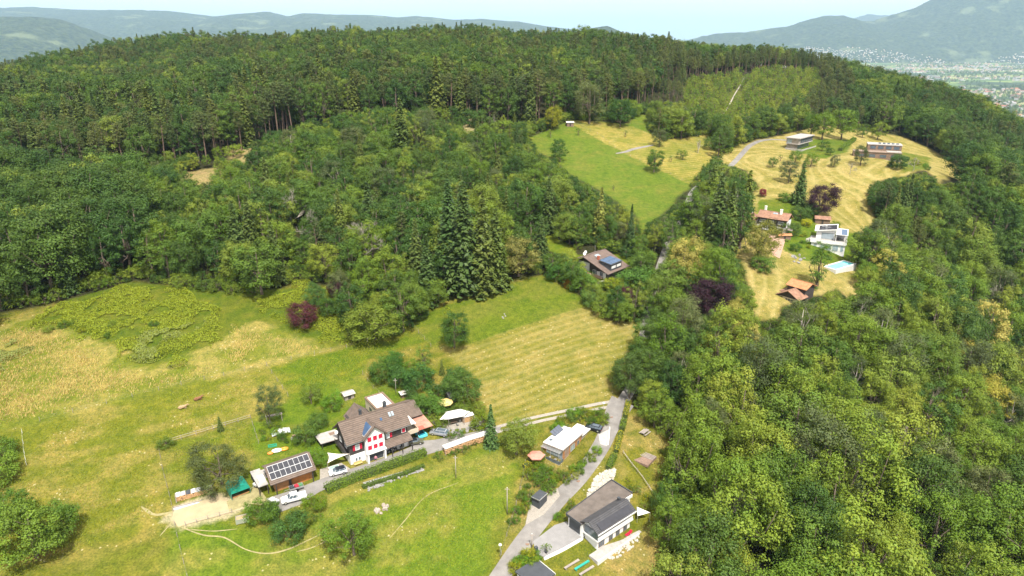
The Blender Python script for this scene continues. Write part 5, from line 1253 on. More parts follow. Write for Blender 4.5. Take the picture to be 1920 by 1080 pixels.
for k, (y, c) in enumerate(((9.0, (.05, .45, .50)), (8.0, (.75, .12, .30)), (7.2, (.80, .35, .45)))):
    q = MB().box(-.63, -.57, y, y + .85, .6, 1.5).build('towel', mat('towel %d' % k, c, .9)); q.parent = None
    q.matrix_world = Matrix.Translation((33.0, 219.0, 15.8)) @ Matrix.Rotation(R(46.3), 4, 'Z')
    q['label'] = ('turquoise', 'bright pink', 'pale pink')[k] + ' towel hung over the hillside house balcony'; q['category'] = 'towel'; q['group'] = 'towels on the balcony'

# ---- long farmhouse with white chimneys
F1 = house('farmhouse', 'long dark farmhouse with patchy red-brown roof and white chimneys', (104.1, 282.8), -37, 17.0)
MB().prism([(.7, -2), (7.0, -2), (7.0, 5.2), (3.85, 7.0), (.7, 5.2)], .5, 12.2, 'x').build('wall', DARKW, F1)
MB().box(.4, 12.3, .62, .69, -2, 2.0).box(12.21, 12.3, .7, 7, -2, 4.6).build('plaster_wall', WHITE, F1)
roof2(F1, -.2, 12.9, 0, 3.85, 7.7, 5.2, 7.5, 5.2, TILE_RB)
MB().slab([(5.2, .5, 5.62), (8.2, .5, 5.62), (8.2, 2.4, 6.74), (5.2, 2.4, 6.74)], -.03).build('new_tiles', mat_wave('newer tiles', (.26, .135, .085), (.38, .215, .14), .9, 'Y', .9, .4, .5), F1); MB().slab([(5.8, 2.5, 6.8), (7.7, 2.5, 6.8), (7.7, 3.2, 7.2), (5.8, 3.2, 7.2)], -.08).build('skylight', GLASSB, F1)
chimney(F1, 2.0, 4.4, 6.4, 9.2, .8, WHITE); chimney(F1, 8.9, 3.2, 6.6, 8.9, .9, WHITE)
for x in (2.4, 6.4, 10.0): window(F1, 'f', (x, .7, 3.7), 2.2 if x != 6.4 else 1.4, 1.2, GLASS, WHITE, 3)
for x in (7.2, 10.2): window(F1, 'f', (x, .62, .8), 1.6, 1.6, GLASS, WHITE, 2)
MB().box(-5.2, -.1, 1.4, 7.2, -2, 3.2).build('side_wall', WHITE, F1)
mb = MB(); mb.add([(-5.9, .6, 3.1), (-.2, .6, 3.1), (-.2, 7.9, 3.1), (-5.9, 7.9, 3.1), (-3.0, 4.2, 5.9)], [(0, 1, 4), (1, 2, 4), (2, 3, 4), (3, 0, 4), (3, 2, 1, 0)]); mb.build('hip_roof', TILE_RB, F1)
chimney(F1, -3.4, 4.6, 5.0, 7.2, .6, WHITE)
MB().slab([(12.4, -.6, 1.8), (15.2, -.6, 1.6), (15.2, 2.8, 1.6), (12.4, 2.8, 1.8)], .14).build('porch_roof', WOODG, F1)
for x, y in ((12.6, -.4), (15, -.4), (15, 2.6)): MB().box(x - .08, x + .08, y - .08, y + .08, -2.5, 1.6).build('porch_post', WOOD, F1)

# ---- white villa
W1 = house('villa', 'white modern villa with roof terrace and solar roofs above the pool', (122.5, 268.7), -25, 11.7)
MB().box(0, 12.7, 0, 9.0, -2, 3.6).build('lower_wall', WHITE, W1)
MB().box(-.4, 13.0, -.4, 9.0, 3.6, 3.9).build('terrace_floor', CONC, W1)
MB().box(-.45, 13.05, -.5, -.41, 3.6, 4.7).box(13.01, 13.1, -.41, 8.9, 3.6, 4.7).box(-.5, -.41, -.41, 5.2, 3.6, 4.7).build('parapet', WHITE, W1)
for k, (x, w) in enumerate(((1.6, 1.0), (4.4, 1.6), (6.6, 2.0), (9.2, 2.0), (11.6, .9))): window(W1, 'f', (x, 0, 1.9), w, 2.2, GLASSB, ALU, 1 if w > 1.2 else 0)
MB().add([(1.4, 5.3, 3.9), (8.5, 5.3, 3.9), (8.5, 13.5, 3.9), (1.4, 13.5, 3.9), (1.4, 5.3, 7.1), (8.5, 5.3, 8.2), (8.5, 13.5, 8.2), (1.4, 13.5, 7.1)], [(3, 2, 1, 0), (4, 5, 6, 7), (0, 1, 5, 4), (1, 2, 6, 5), (2, 3, 7, 6), (3, 0, 4, 7)]).build('upper_wall', WHITE, W1)
MB().slab([(.6, 4.4, 7.3), (9.2, 4.4, 8.65), (9.2, 14.2, 8.65), (.6, 14.2, 7.3)], .28).build('roof', OFFW, W1)
MB().slab([(2.2, 4.9, 7.58), (8.8, 4.9, 8.62), (8.8, 12.5, 8.62), (2.2, 12.5, 7.58)], -.05).build('solar_panel', PANEL, W1)
MB().box(4.4, 5.1, 8.5, 9.2, 8.0, 8.9).box(3.2, 6.6, 8.7, 8.9, 8.2, 8.35).build('roof_vent', ALU, W1)
MB().box(3.4, 8.0, 5.18, 5.29, 4.1, 6.6).build('glass_front', GLASSB, W1)
MB().slab([(8.6, 3.2, 6.9), (13.2, 3.2, 6.9), (13.2, 11.5, 7.5), (8.6, 11.5, 7.5)], .18).build('canopy_roof', OFFW, W1)
MB().slab([(10.7, 3.5, 6.96), (12.9, 3.5, 6.96), (12.9, 10.5, 7.46), (10.7, 10.5, 7.46)], -.06).build('solar_panel', PANELB, W1)
for x, y in ((8.9, 3.5), (12.9, 3.5), (12.9, 8.7)): MB().box(x - .09, x + .09, y - .09, y + .09, 3.9, 6.9).build('canopy_post', WHITE, W1)
MB().box(8.7, 12.9, 8.8, 11.2, 3.9, 6.7).build('rear_wall', WHITE, W1)
MB().box(-2.2, -.5, 1, 8.5, -1, 3.3).build('side_stair', CONC, W1)
# ---- pool
po = np.array([121.9, 249.6]); PZ = float(ground(127, 251)); W2 = house('swimming_pool', 'long turquoise swimming pool with white rim below the villa', po, 33.6, 10.6, 'pool')
MB().box(-.5, 13.2, -3.6, -3.0, -3, .12).box(-.5, 13.2, 1.4, 1.9, -3, .12).box(-.5, 0, -3.0, 1.4, -3, .12).box(12.7, 13.2, -3.0, 1.4, -3, .12).build('rim', OFFW, W2)
MB().box(.01, 12.69, -2.99, 1.39, -2.2, -.08).build('water', mat('pool water', (.22, .62, .68), .08, .06, .6, spec=.6), W2)
MB().box(11.2, 12.6, -2.9, 1.3, -.08, -.03).build('cover_roll', mat('turquoise cover', (.06, .42, .45), .4), W2)
# ---- red-roofed barn
G1 = house('barn', 'old barn with orange main roof and low white-walled gable front', (93.1, 225.6), -51, 7.0, 'barn')
MB().prism([(.9, -1.5), (8.0, -1.5), (8.0, 2.2), (4.5, 4.1), (.9, 2.2)], .7, 5.2, 'y').build('front_wall', DARKW, G1)
MB().box(.85, 8.05, .6, .69, -1.5, 1.7).box(.8, .9, .7, 5, -1.5, 1.7).build('plaster_wall', CREAM, G1)
roof2(G1, -.1, 6.2, 0.0, 4.5, 9.0, 1.9, 4.4, 1.9, TILE_RB, along='y', name='front_roof')
MB().prism([(5.2, -1.5), (11.6, -1.5), (11.6, 4.6), (8.5, 5.8), (5.2, 4.6)], 1.3, 7.9, 'x').build('wall', DARKW, G1)
roof2(G1, .7, 8.6, 4.7, 8.5, 12.2, 4.6, 6.1, 4.6, TILE_OR, name='roof')
for x in (4.0, 5.0, 6.0): window(G1, 'f', (x, .6, 1.0), .6, .5, GLASS, DARKW, 0)
MB().box(1.6, 2.5, .52, .59, -.5, 1.5).build('door', DARKW, G1); window(G1, 'l', (3.0, .8, .8), .7, .7, GLASS, WHITE, 0)
MB().slab([(-1.9, 3.4, 2.1), (.5, 3.4, 2.4), (.5, 9.4, 2.4), (-1.9, 9.4, 2.1)], .12).build('lean_to_roof', TILE_RB, G1); MB().box(-1.7, 1.28, 6.0, 9.2, -1.5, 2.0).build('lean_to_wall', DARKW, G1)
# ---- two upper houses
U1 = house('timber_house', 'flat-roofed timber house on the upper field by the forest', (163.4, 393.3), 46.3, 33.0)
MB().box(.5, 20.8, .5, 7.6, 2.9, 5.9).build('upper_wall', WOODG, U1); MB().box(1.5, 19, 1.6, 7.5, -3, 2.9).build('lower_wall', WOODG, U1)
MB().box(-.2, 21.4, -.3, 8.2, 5.9, 6.35).build('roof', mat('grey gravel roof', (.36, .335, .31), .95, .12), U1); MB().box(.2, 21, .1, 7.9, 2.7, 2.89).build('floor_slab', CONC, U1)
MB().box(3.2, 20.4, .42, .49, 3.2, 5.6).build('glass_front', GLASS, U1); MB().box(.42, .49, 4.4, 7.0, 3.2, 5.6).build('side_glass', GLASSB, U1); MB().box(2.5, 18, 1.52, 1.59, -.5, 2.5).build('lower_glass', GLASS, U1)
for k in range(8): MB().box(3.4 + k * 2.4, 3.55 + k * 2.4, .3, .41, 3.0, 5.8).build('post', WOOD, U1)
MB().box(-.5, 20, -2.5, -2.2, -3, .3).box(-1.5, -1.2, -2.5, 7.0, -3, .6).build('garden_wall', CONC, U1)
U2 = house('long_house', 'long dark two-tier flat-roofed house behind orchard trees', (188.8, 380.1), -21, 29.8)
MB().box(0, 23.5, 0, 6.0, -3, 4.4).build('lower_wall', WOOD, U2); MB().box(-.2, 23.7, -.3, 6.0, 4.4, 4.75).build('lower_roof', mat('grey brown terrace', (.27, .20, .155), .9, .2), U2)
MB().box(7.2, 24.0, 5.8, 13.5, -2, 7.7).build('upper_wall', WOOD, U2); MB().box(7.0, 24.2, 5.6, 13.7, 7.7, 8.1).build('upper_roof', CONC, U2)
MB().box(16.5, 23.6, .5, 5.4, 4.75, 5.0).build('white_canopy', CONC, U2)
for k in range(5): MB().box(12.5 + k * 2.2, 13.7 + k * 2.2, 8.0, 9.2, 8.1, 8.7).build('rooflight', GLASS, U2)
for k in range(4): window(U2, 'f', (9.8 + k * 3.9, 5.8, 6.4), 2.6, 1.5, GLASS, ANTH, 0); window(U2, 'f', (4 + k * 5.4, 0, 2.6), 3.0, 1.4, GLASS, ANTH, 0)
MB().box(-1, 24, -1.6, -1.3, -3, .9).build('garden_wall', CONC, U2)
# ---- small huts
def hut(px, py, w, d, h, rz, label, wallm, roofm, cat='hut', rise=.8, sink=0.0):
    p = P(px, py); o = house(cat.replace(' ', '_'), label, p[:2], rz, p[2] - sink, cat)
    MB().prism([(-d / 2, -.6), (d / 2, -.6), (d / 2, h), (0, h + rise * .85), (-d / 2, h)], -w / 2, w / 2, 'x').build('wall', wallm, o)
    roof2(o, -w / 2 - .35, w / 2 + .35, -d / 2 - .45, 0, d / 2 + .45, h - .15, h + rise, h - .15, roofm, .1, cap=False)
    MB().box(-.4, .4, -d / 2 - .05, -d / 2 - .01, 0, min(1.8, h - .2)).build('door', DARKW, o); return o
hut(1068, 236, 4.0, 3.2, 2.2, 10, 'little wooden hut at the top of the green meadow', WOOD, OFFW, rise=.4)
hut(1541, 418, 6, 4.5, 2.4, -20, 'small brown-roofed garden shed above the villa', WOOD, TILE_RB, 'shed')
hut(653, 745, 2.6, 2.0, 1.5, 35, 'tiny grey coop on the lawn behind the chalet', WOODG, CONC, 'coop', .3)
hut(758, 742, 2.0, 1.4, 1.2, 30, 'little white-roofed hutch behind the side wing', WOOD, OFFW, 'hutch', .15)
hut(846, 752, 2.2, 1.8, 2.0, 40, 'dark pointed playhouse behind the yellow parasol', ANTH, TILE_DK, 'playhouse', 1.2)
hut(1470, 447, 5.0, 1.6, 1.6, 0, 'low tiled lean-to beside the farmhouse drive', WOOD, TILE_OR, 'shed', .5)

# ------------------------------------------------------------------ vehicles
def paint(name, c, rough=0.25): return mat(name, c, rough, 0.04, 1.0, spec=0.6)
P_WHITE = paint('white car paint', (0.82, 0.82, 0.82)); P_SILV = mat('silver car paint', (0.46, 0.48, 0.53), 0.3, .05, 1, metal=.5); P_BLK = paint('black car paint', (0.015, 0.02, 0.03)); P_OLV = paint('olive car paint', (0.10, 0.10, 0.06), .5)
def loft_y(prof, W, inset, drop):
    cx = np.mean([p[0] for p in prof]); vs = []; ys = [(-W / 2, 1), (-W / 2 + .14, 0), (W / 2 - .14, 0), (W / 2, 1)]
    for y, e in ys:
        for x, z in prof: vs.append((cx + (x - cx) * (1 - inset * e), y, z - drop * e * (z > .8)))
    n_ = len(prof); fs = [tuple(range(n_)), tuple(range(3 * n_, 4 * n_))[::-1]]
    for k in range(3):
        for i in range(n_): fs.append((k * n_ + i, (k + 1) * n_ + i, (k + 1) * n_ + (i + 1) % n_, k * n_ + (i + 1) % n_))
    mb = MB(); mb.add(vs, fs); return mb
WH = MB().tube([(0, -.11, 0), (0, .11, 0)], .34, 14).mesh('wheel', False); WH.materials.append(BLACK)
RIM = MB().tube([(0, -.115, 0), (0, .115, 0)], .21, 10).mesh('rim'); RIM.materials.append(ALU)
def car(label, xy, heading, L, W, H, body, style='hatch', category='car', name='car'):
    z = float(ground(*xy)) + 0.07; e = thing(name, label, category, (*xy, z), R(heading)); h = L / 2
    belt = .98 if style != 'pickup' else 1.05
    if style == 'pickup': prof = [(-h, .4), (-h, .8), (-h + .25, .98), (-h + 1.45, 1.1), (h, 1.1), (h, .5)]
    else: prof = [(-h, .35), (-h, .68), (-h + .2, .82), (-h + 1.1, .97), (h - .15, 1.0), (h, .8), (h, .4)]
    loft_y(prof, W, .02, .06).build('body', body, e, False)
    if style == 'pickup': a0, a1, b0, b1 = -h + 1.35, h - 1.75, -h + 2.0, h - 1.9
    elif style == 'wagon': a0, a1, b0, b1 = -h + 1.0, h - .12, -h + 1.75, h - .55
    else: a0, a1, b0, b1 = -h + .95, h - .12, -h + 1.65, h - .6
    w0, w1 = W * .46, W * .38; zt = H - .06
    MB().add([(a0, -w0, belt - .02), (a1, -w0, belt - .02), (a1, w0, belt - .02), (a0, w0, belt - .02), (b0, -w1, zt), (b1, -w1, zt), (b1, w1, zt), (b0, w1, zt)],
             [(3, 2, 1, 0), (4, 5, 6, 7), (0, 1, 5, 4), (1, 2, 6, 5), (2, 3, 7, 6), (3, 0, 4, 7)]).build('cabin_glass', GLASS, e)
    MB().box(b0 - .05, b1 + .05, -w1 - .03, w1 + .03, zt + .002, H).build('roof_panel', body if style != 'hatch' else P_BLK, e)
    if style in ('wagon',): MB().box(b0 + .15, b1 - .25, -w1 + .18, w1 - .18, H + .002, H + .02).build('glass_roof', GLASS, e)
    for t in (0.0, .45, .9):       # pillars
        for s in (-1, 1):
            xa = a0 + (a1 - a0) * t; xb = b0 + (b1 - b0) * t
            MB().tube([(xa, s * (w0 + .005), belt - .02), (xb, s * (w1 + .005), zt)], .035, 4).build('pillar', body, e)
    if style == 'pickup':
        MB().box(h - 1.7, h - .06, -W / 2 + .1, W / 2 - .1, 1.09, 1.22).build('bed_cover', mat('silver bed cover', (.55, .62, .68), .4), e)
    for x in (-h + .85, h - .85):
        for s in (-1, 1):
            q = put('wheel', WH, None, e); q.location = (x, s * (W / 2 - .1), .34); r_ = put('rim', RIM, None, q)
    for s in (-1, 1):
        MB().box(-h - .015, -h + .1, s * W * .36 - .15, s * W * .36 + .15, .58, .72).build('headlight', GLASSB, e)
        MB().box(h - .08, h + .015, s * W * .38 - .12, s * W * .38 + .12, .62, .85).build('taillight', mat('tail lamp', (.35, .02, .02), .3), e)
        MB().box(a0 + .3, a0 + .5, s * (W / 2 + .02) - .08, s * (W / 2 + .02) + .08, belt, belt + .14).build('mirror', body, e)
    MB().box(-h - .02, -h + .12, -W * .42, W * .42, .3, .45).build('bumper', BLACK, e)
    return e
car('white pickup truck parked in front of the garage barn', (-47.6, 123.7), 23.6, 5.3, 1.9, 1.8, P_WHITE, 'pickup', 'pickup', 'pickup_truck')
wc = P(634, 888); car('small white hatchback with black roof on the yard edge', wc[:2], 24, 4.1, 1.75, 1.5, P_WHITE, 'hatch')
sc_ = P(824, 815); car('silver estate car parked beside the red-roofed porch', sc_[:2], -14, 4.8, 1.85, 1.5, P_SILV, 'wagon')
jc = P(780, 832); e = car('old open olive off-road car beside the lean-to', jc[:2], 196, 3.7, 1.65, 1.35, P_OLV, 'hatch')
bc = P(1113, 806); car('black car parked behind the white-roofed house', bc[:2], -25, 4.4, 1.8, 1.5, P_BLK, 'wagon')
fc = P(1437, 432); car('white car half hidden before the farmhouse', fc[:2], -30, 4.6, 1.85, 1.7, P_WHITE, 'wagon')
def trailer(px, py, rz, L, W, label, load=True, m=None):
    p = P(px, py); e = thing('trailer', label, 'trailer', (p[0], p[1], p[2] + .07), R(rz))
    MB().box(-L / 2, L / 2, -W / 2, W / 2, .5, .6).build('bed', STEEL, e)
    for a in ((-L / 2, L / 2, -W / 2, -W / 2 + .05), (-L / 2, L / 2, W / 2 - .05, W / 2), (-L / 2, -L / 2 + .05, -W / 2 + .05, W / 2 - .05), (L / 2 - .05, L / 2, -W / 2 + .05, W / 2 - .05)): MB().box(*a, .6, .95).build('side_board', m or ALU, e)
    MB().tube([(-L / 2, 0, .55), (-L / 2 - 1.1, 0, .5)], .05, 5).build('drawbar', STEEL, e)
    for s in (-1, 1): q = put('wheel', WH, None, e); q.location = (0, s * (W / 2 + .1), .34)
    if load:
        for k, (c, x) in enumerate((((.05, .06, .07), -.9), ((.5, .03, .06), .1), ((.1, .25, .12), .9))): MB().obox((x, 0, .85), (.38, .1, 0), (-.1, .45, 0), (0, 0, .24)).build('load', mat('load %d' % k, c, .8), e)
    else: MB().box(-L / 2 - .02, L / 2 + .02, -W / 2 - .02, W / 2 + .02, .95, 1.02).build('cover', OFFW, e)
    return e
trailer(556, 918, 30, 3.0, 1.5, 'open trailer loaded with junk beside the garage door'); trailer(514, 945, -30, 2.2, 1.2, 'small white-covered trailer left of the pickup', False)
trailer(483, 912, 60, 1.6, 1.0, 'little white cart beside the carport', False, OFFW)
def motorbike(px, py, rz, label, c):
    p = P(px, py); e = thing('motorbike', label, 'motorbike', (p[0], p[1], p[2] + .07), R(rz), 'motorbikes under the lean-to roof')
    for x in (-.68, .68): q = put('wheel', WH, None, e); q.location = (x, 0, .33); q.scale = (.95, .5, .95)
    MB().tube([(-.62, 0, .35), (-.45, 0, .95), (-.5, 0, 1.05)], .05, 5).build('fork', STEEL, e); MB().tube([(-.48, -.36, 1.06), (-.5, 0, 1.0), (-.48, .36, 1.06)], .025, 5).build('handlebar', BLACK, e)
    MB().tube([(-.42, 0, .85), (-.1, 0, .92), (.15, 0, .82)], [.12, .19, .12], 8).build('tank', c, e, True); MB().tube([(.1, 0, .84), (.45, 0, .86), (.8, 0, .95)], [.1, .14, .08], 7).build('seat', BLACK, e, True)
    MB().box(-.25, .3, -.16, .16, .3, .68).build('engine', STEEL, e); MB().tube([(.68, .06, .33), (.2, .08, .45)], .05, 5).build('swing_arm', STEEL, e); return e
for k, (px, py) in enumerate(((729, 851), (741, 847), (752, 843))): motorbike(px, py, 55 + 12 * k, ('black motorbike nearest the white gable', 'middle black motorbike of three under the lean-to', 'black motorbike nearest the olive car')[k], BLACK)

# ------------------------------------------------------------------ yard and garden things
def parasol(px, py, r, h, m, label, sides=8):
    p = P(px, py); e = thing('parasol', label, 'parasol', p)
    a = np.arange(sides) * 2 * math.pi / sides; top = [(0, 0, h)] + [(r * math.cos(t), r * math.sin(t), h - .55) for t in a] + [(r * math.cos(t) * 1.0, r * math.sin(t) * 1.0, h - .75) for t in a]
    MB().add(top, [(0, 1 + k, 1 + (k + 1) % sides) for k in range(sides)] + [(1 + k, 1 + sides + k, 1 + sides + (k + 1) % sides, 1 + (k + 1) % sides) for k in range(sides)]).build('canopy', m, e)
    for t in a: MB().tube([(0, 0, h - .08), (r * .97 * math.cos(t), r * .97 * math.sin(t), h - .62)], .018, 4).build('rib', WOOD, e)
    MB().tube([(0, 0, -.2), (0, 0, h + .1)], .04, 6).build('pole', WOOD, e); MB().tube([(0, 0, 0), (0, 0, .12)], .4, 10).build('base', CONC, e); return e
def table(px, py, rz, L, W, m, label, benches=True, up=0.0):
    p = P(px, py); e = thing('table', label, 'table', (p[0], p[1], p[2] + up), R(rz))
    for k in range(4): MB().box(-L / 2, L / 2, -W / 2 + k * W / 4 + .01, -W / 2 + (k + 1) * W / 4 - .01, .7, .76).build('board', m, e)
    for x in (-L * .38, L * .38):
        for s in (-1, 1): MB().tube([(x, s * W * .45, 0), (x, s * W * .15, .7)], .05, 4).build('leg', m, e)
        if benches: MB().box(x - .05, x + .05, -W * .95, W * .95, .34, .42).build('beam', m, e)
    if benches:
        for s in (-1, 1): MB().box(-L / 2, L / 2, s * W * .9 - .15, s * W * .9 + .15, .42, .47).build('bench', m, e)
    return e
parasol(836, 767, 2.0, 2.7, mat('yellow cloth', (.80, .62, .24), .8), 'pale yellow round parasol in the garden'); table(838, 767, 30, 1.6, .9, WOOD, 'brown garden table under the yellow parasol')
parasol(1005, 868, 2.1, 2.8, mat('faded red cloth', (.62, .25, .19), .8), 'faded red parasol left of the white-roofed house', 6); table(1008, 868, 20, 1.6, .9, WOODW, 'wooden table under the red parasol')
tb = table(1209, 813, 47, 2.6, 1.0, WOODG, 'big weathered picnic table in the clearing')
# white pavilion
p = P(853, 793); e = thing('pavilion', 'white awning pavilion with pointed side sails on the stone terrace', 'pavilion', p, R(22))
MB().slab([(-2.2, -1.6, 2.5), (2.2, -1.6, 2.5), (2.0, .6, 3.3), (-2.0, .6, 3.3)], .05).build('awning', OFFW, e); MB().slab([(-2.0, .62, 3.29), (2.0, .62, 3.29), (2.2, 2.2, 2.5), (-2.2, 2.2, 2.5)], .05).build('awning', OFFW, e)
MB().add([(-2.25, -1.6, 2.5), (-2.05, .6, 3.25), (-4.2, -.4, 2.2), (-3.0, -.4, 2.42)], [(0, 3, 1), (0, 2, 3), (3, 2, 1)]).build('side_sail', OFFW, e); MB().add([(2.25, -1.2, 2.45), (2.05, .7, 3.2), (4.3, .3, 2.3), (3.0, .1, 2.45)], [(0, 1, 3), (0, 3, 2), (3, 1, 2)]).build('side_sail', OFFW, e)
for x in (-2.1, 2.1):
    for y in (-1.5, 2.1): MB().tube([(x, y, -.3), (x, y, 2.5)], .06, 5).build('post', WOODG, e)
table(850, 795, 22, 1.8, 1.0, WOOD, 'dark garden table under the white pavilion', False); 
for k, (px, py, rz) in enumerate(((843, 797, 0), (858, 799, 120), (862, 792, 200))):
    p = P(px, py); e = thing('garden_chair', ('left', 'front', 'rear right')[k] + ' garden chair under the white pavilion', 'chair', p, R(rz), 'chairs under the pavilion')
    MB().box(-.25, .25, -.25, .25, .42, .47).build('seat', STEEL, e); MB().box(-.25, .25, .22, .27, .47, .95).build('backrest', STEEL, e)
    for x in (-.22, .22):
        for y in (-.22, .22): MB().tube([(x, y, 0), (x, y, .42)], .02, 4).build('leg', STEEL, e)
# shade sail left of the chalet and garden box under it
p = P(633, 872); e = thing('shade_sail', 'cream shade sail stretched over the patio left of the chalet', 'shade sail', p, R(10))
pts = []; n_ = 8
A_, B_, C_ = np.array([-2.2, 1.6, 2.6]), np.array([3.0, -.2, 2.9]), np.array([-2.0, -1.8, 2.0])
ids = {}
for i in range(n_ + 1):
    for j in range(n_ + 1 - i):
        u, v_ = i / n_, j / n_; q = A_ * (1 - u - v_) + B_ * u + C_ * v_; sag = 27 * u * v_ * (1 - u - v_); cen = (A_ + B_ + C_) / 3
        edge = 1 - .35 * (4 * u * v_ * (1 - u - v_ < .01) + 4 * u * (1 - u - v_) * (v_ < .01) + 4 * v_ * (1 - u - v_) * (u < .01)) * .6
        ids[(i, j)] = len(pts); pts.append(cen + (q - cen) * edge - np.array([0, 0, .35 * sag]))
fs = [(ids[(i, j)], ids[(i + 1, j)], ids[(i, j + 1)]) for i in range(n_) for j in range(n_ - i)] + [(ids[(i + 1, j)], ids[(i + 1, j + 1)], ids[(i, j + 1)]) for i in range(n_) for j in range(n_ - i - 1)]
MB().add(pts, fs).build('cloth', mat('cream cloth', (.78, .72, .60), .85), e)
for q in (A_, B_, C_): MB().tube([(q[0], q[1], -.3), (q[0], q[1], q[2] + .1)], .05, 5).build('mast', WOODG, e)
p = P(627, 882); e = thing('hot_tub', 'grey-walled tub with pale green cover beside the shade sail', 'tub', p, R(30)); MB().box(-1.2, 1.2, -.8, .8, 0, .8).build('tub_wall', OFFW, e); MB().box(-1.0, 1.0, -.6, .6, .8, .86).build('cover', mat('pale green cover', (.30, .45, .38), .5), e)
p = P(672, 872); e = thing('bench', 'yellow wooden bench against the white chalet wall', 'bench', p, R(34.5)); MB().box(-1, 1, -.25, .2, .42, .5).build('seat', mat('yellow wood', (.62, .42, .16), .7), e); MB().box(-1, 1, .2, .27, .5, .95).build('backrest', mat('yellow wood', (.62, .42, .16), .7), e)
for x in (-.85, .85): MB().box(x - .05, x + .05, -.22, .2, 0, .42).build('leg', WOOD, e)
# paddling pool
p = P(788, 815); e = thing('paddling_pool', 'small turquoise paddling pool by the red-roofed porch', 'pool', (p[0], p[1], p[2] + .07), R(34.5))
MB().box(-1.2, 1.2, -1.7, -1.4, 0, .6).box(-1.2, 1.2, 1.4, 1.7, 0, .6).box(-1.2, -.9, -1.4, 1.4, 0, .6).box(.9, 1.2, -1.4, 1.4, 0, .6).build('rim', mat('turquoise vinyl', (.12, .62, .66), .4), e); MB().box(-.89, .89, -1.39, 1.39, .05, .42).build('water', mat('deep blue water', (.02, .18, .26), .06, spec=.6), e)
# green arched shelter
p = np.array([-60.4, 122.3]); e = thing('arched_shelter', 'green arched tarpaulin shelter beside the sand paddock', 'shelter', (p[0], p[1], float(ground(*p)) - .1), R(37.7))
arc = [(0, 0)] + [(0, 1.7)] + [(2.0 - 2.0 * math.cos(t), 1.7 + 1.45 * math.sin(t)) for t in np.linspace(.2, math.pi - .2, 11)] + [(4.0, 1.7), (4.0, 0)]
vs = [(x, 0, z) for x, z in arc] + [(x, 4.2, z) for x, z in arc]; n_ = len(arc)
tc_ = MB().add(vs, [(k, k + 1, n_ + k + 1, n_ + k) for k in range(n_ - 1)] + [tuple(range(n_, 2 * n_))]).build('tarpaulin', GREENT, e)
fl = [(x, z) for x, z in arc if z > 1.75]; MB().prism([(fl[0][0], 1.78)] + fl + [(fl[-1][0], 1.78)], .02, .06, 'y').build('front_flap', GREENT, e)
for y in (.08, 2.1, 4.1): MB().tube([(x * .985 + .03, y, z * .985) for x, z in arc], .035, 5).build('hoop', STEEL, e)
MB().box(.15, 3.85, .6, .75, 0, .5).build('board', WOODW, e)
# log pile with metal sheets, beam row, trough
a_, b_ = P(331, 941)[:2], P(398, 921)[:2]; d_ = b_ - a_; L_ = float(np.hypot(*d_)); e = thing('log_pile', 'long firewood pile under loose metal sheets', 'firewood', (*a_, float(ground(*a_))), math.atan2(d_[1], d_[0]))
LOG = mat('split firewood', (.50, .30, .15), .9, .4, 5)
mb = MB()
for k in range(260):
    x = rg.rand() * L_; zz = rg.rand() * 1.1; y = rg.uniform(-.1, .05); mb.obox((x, y + .4, zz + .1), (.11 + .04 * rg.rand(), .02, .03), (0, .5, .02), (-.02, 0, .09 + .04 * rg.rand()))
mb.build('logs', LOG, e, kind='stuff')
for k in range(int(L_ / 1.0)): MB().slab([(k * 1.0 + .05, -.25 + .2 * rg.rand(), 1.28), (k * 1.0 + .95, -.2 + .2 * rg.rand(), 1.32 + .06 * rg.rand()), (k * 1.0 + .95, 1.2, 1.55), (k * 1.0 + .05, 1.15, 1.5 + .06 * rg.rand())], .03).build('metal_sheet', (OFFW, ALU, ANTH)[k % 3], e)
MB().box(-.1, .1, -.3, 1.1, 0, 1.5).box(L_ - .1, L_ + .1, -.3, 1.1, 0, 1.5).build('end_frame', WOODG, e)
for k in range(2):
    a_, b_ = P(326, 957 - k * 3)[:2], P(406, 932 - k * 3)[:2]; d_ = b_ - a_; L_ = float(np.hypot(*d_)); o = MB().box(0, L_, -.15, .15, .05, .4).build('timber_beam', OFFW if k == 0 else WOODG, None, category='beam', label=('pale front', 'grey rear')[k] + ' timber beam edging the sand paddock'); o.location = (*a_, float(ground(*a_)) + .05); o.rotation_euler[2] = math.atan2(d_[1], d_[0])
p = P(455, 977); e = thing('feed_trough', 'grey metal feed box on the grass below the sand paddock', 'trough', p, R(22))
for a in ((-1.3, 1.3, -.75, -.68), (-1.3, 1.3, .68, .75), (-1.3, -1.23, -.68, .68), (1.23, 1.3, -.68, .68)): MB().box(*a, 0, 1.1).build('side', ALU, e)
MB().box(-1.2, 1.2, -.67, .67, .2, .85).build('straw', mat('straw fill', (.40, .30, .16), .95), e)
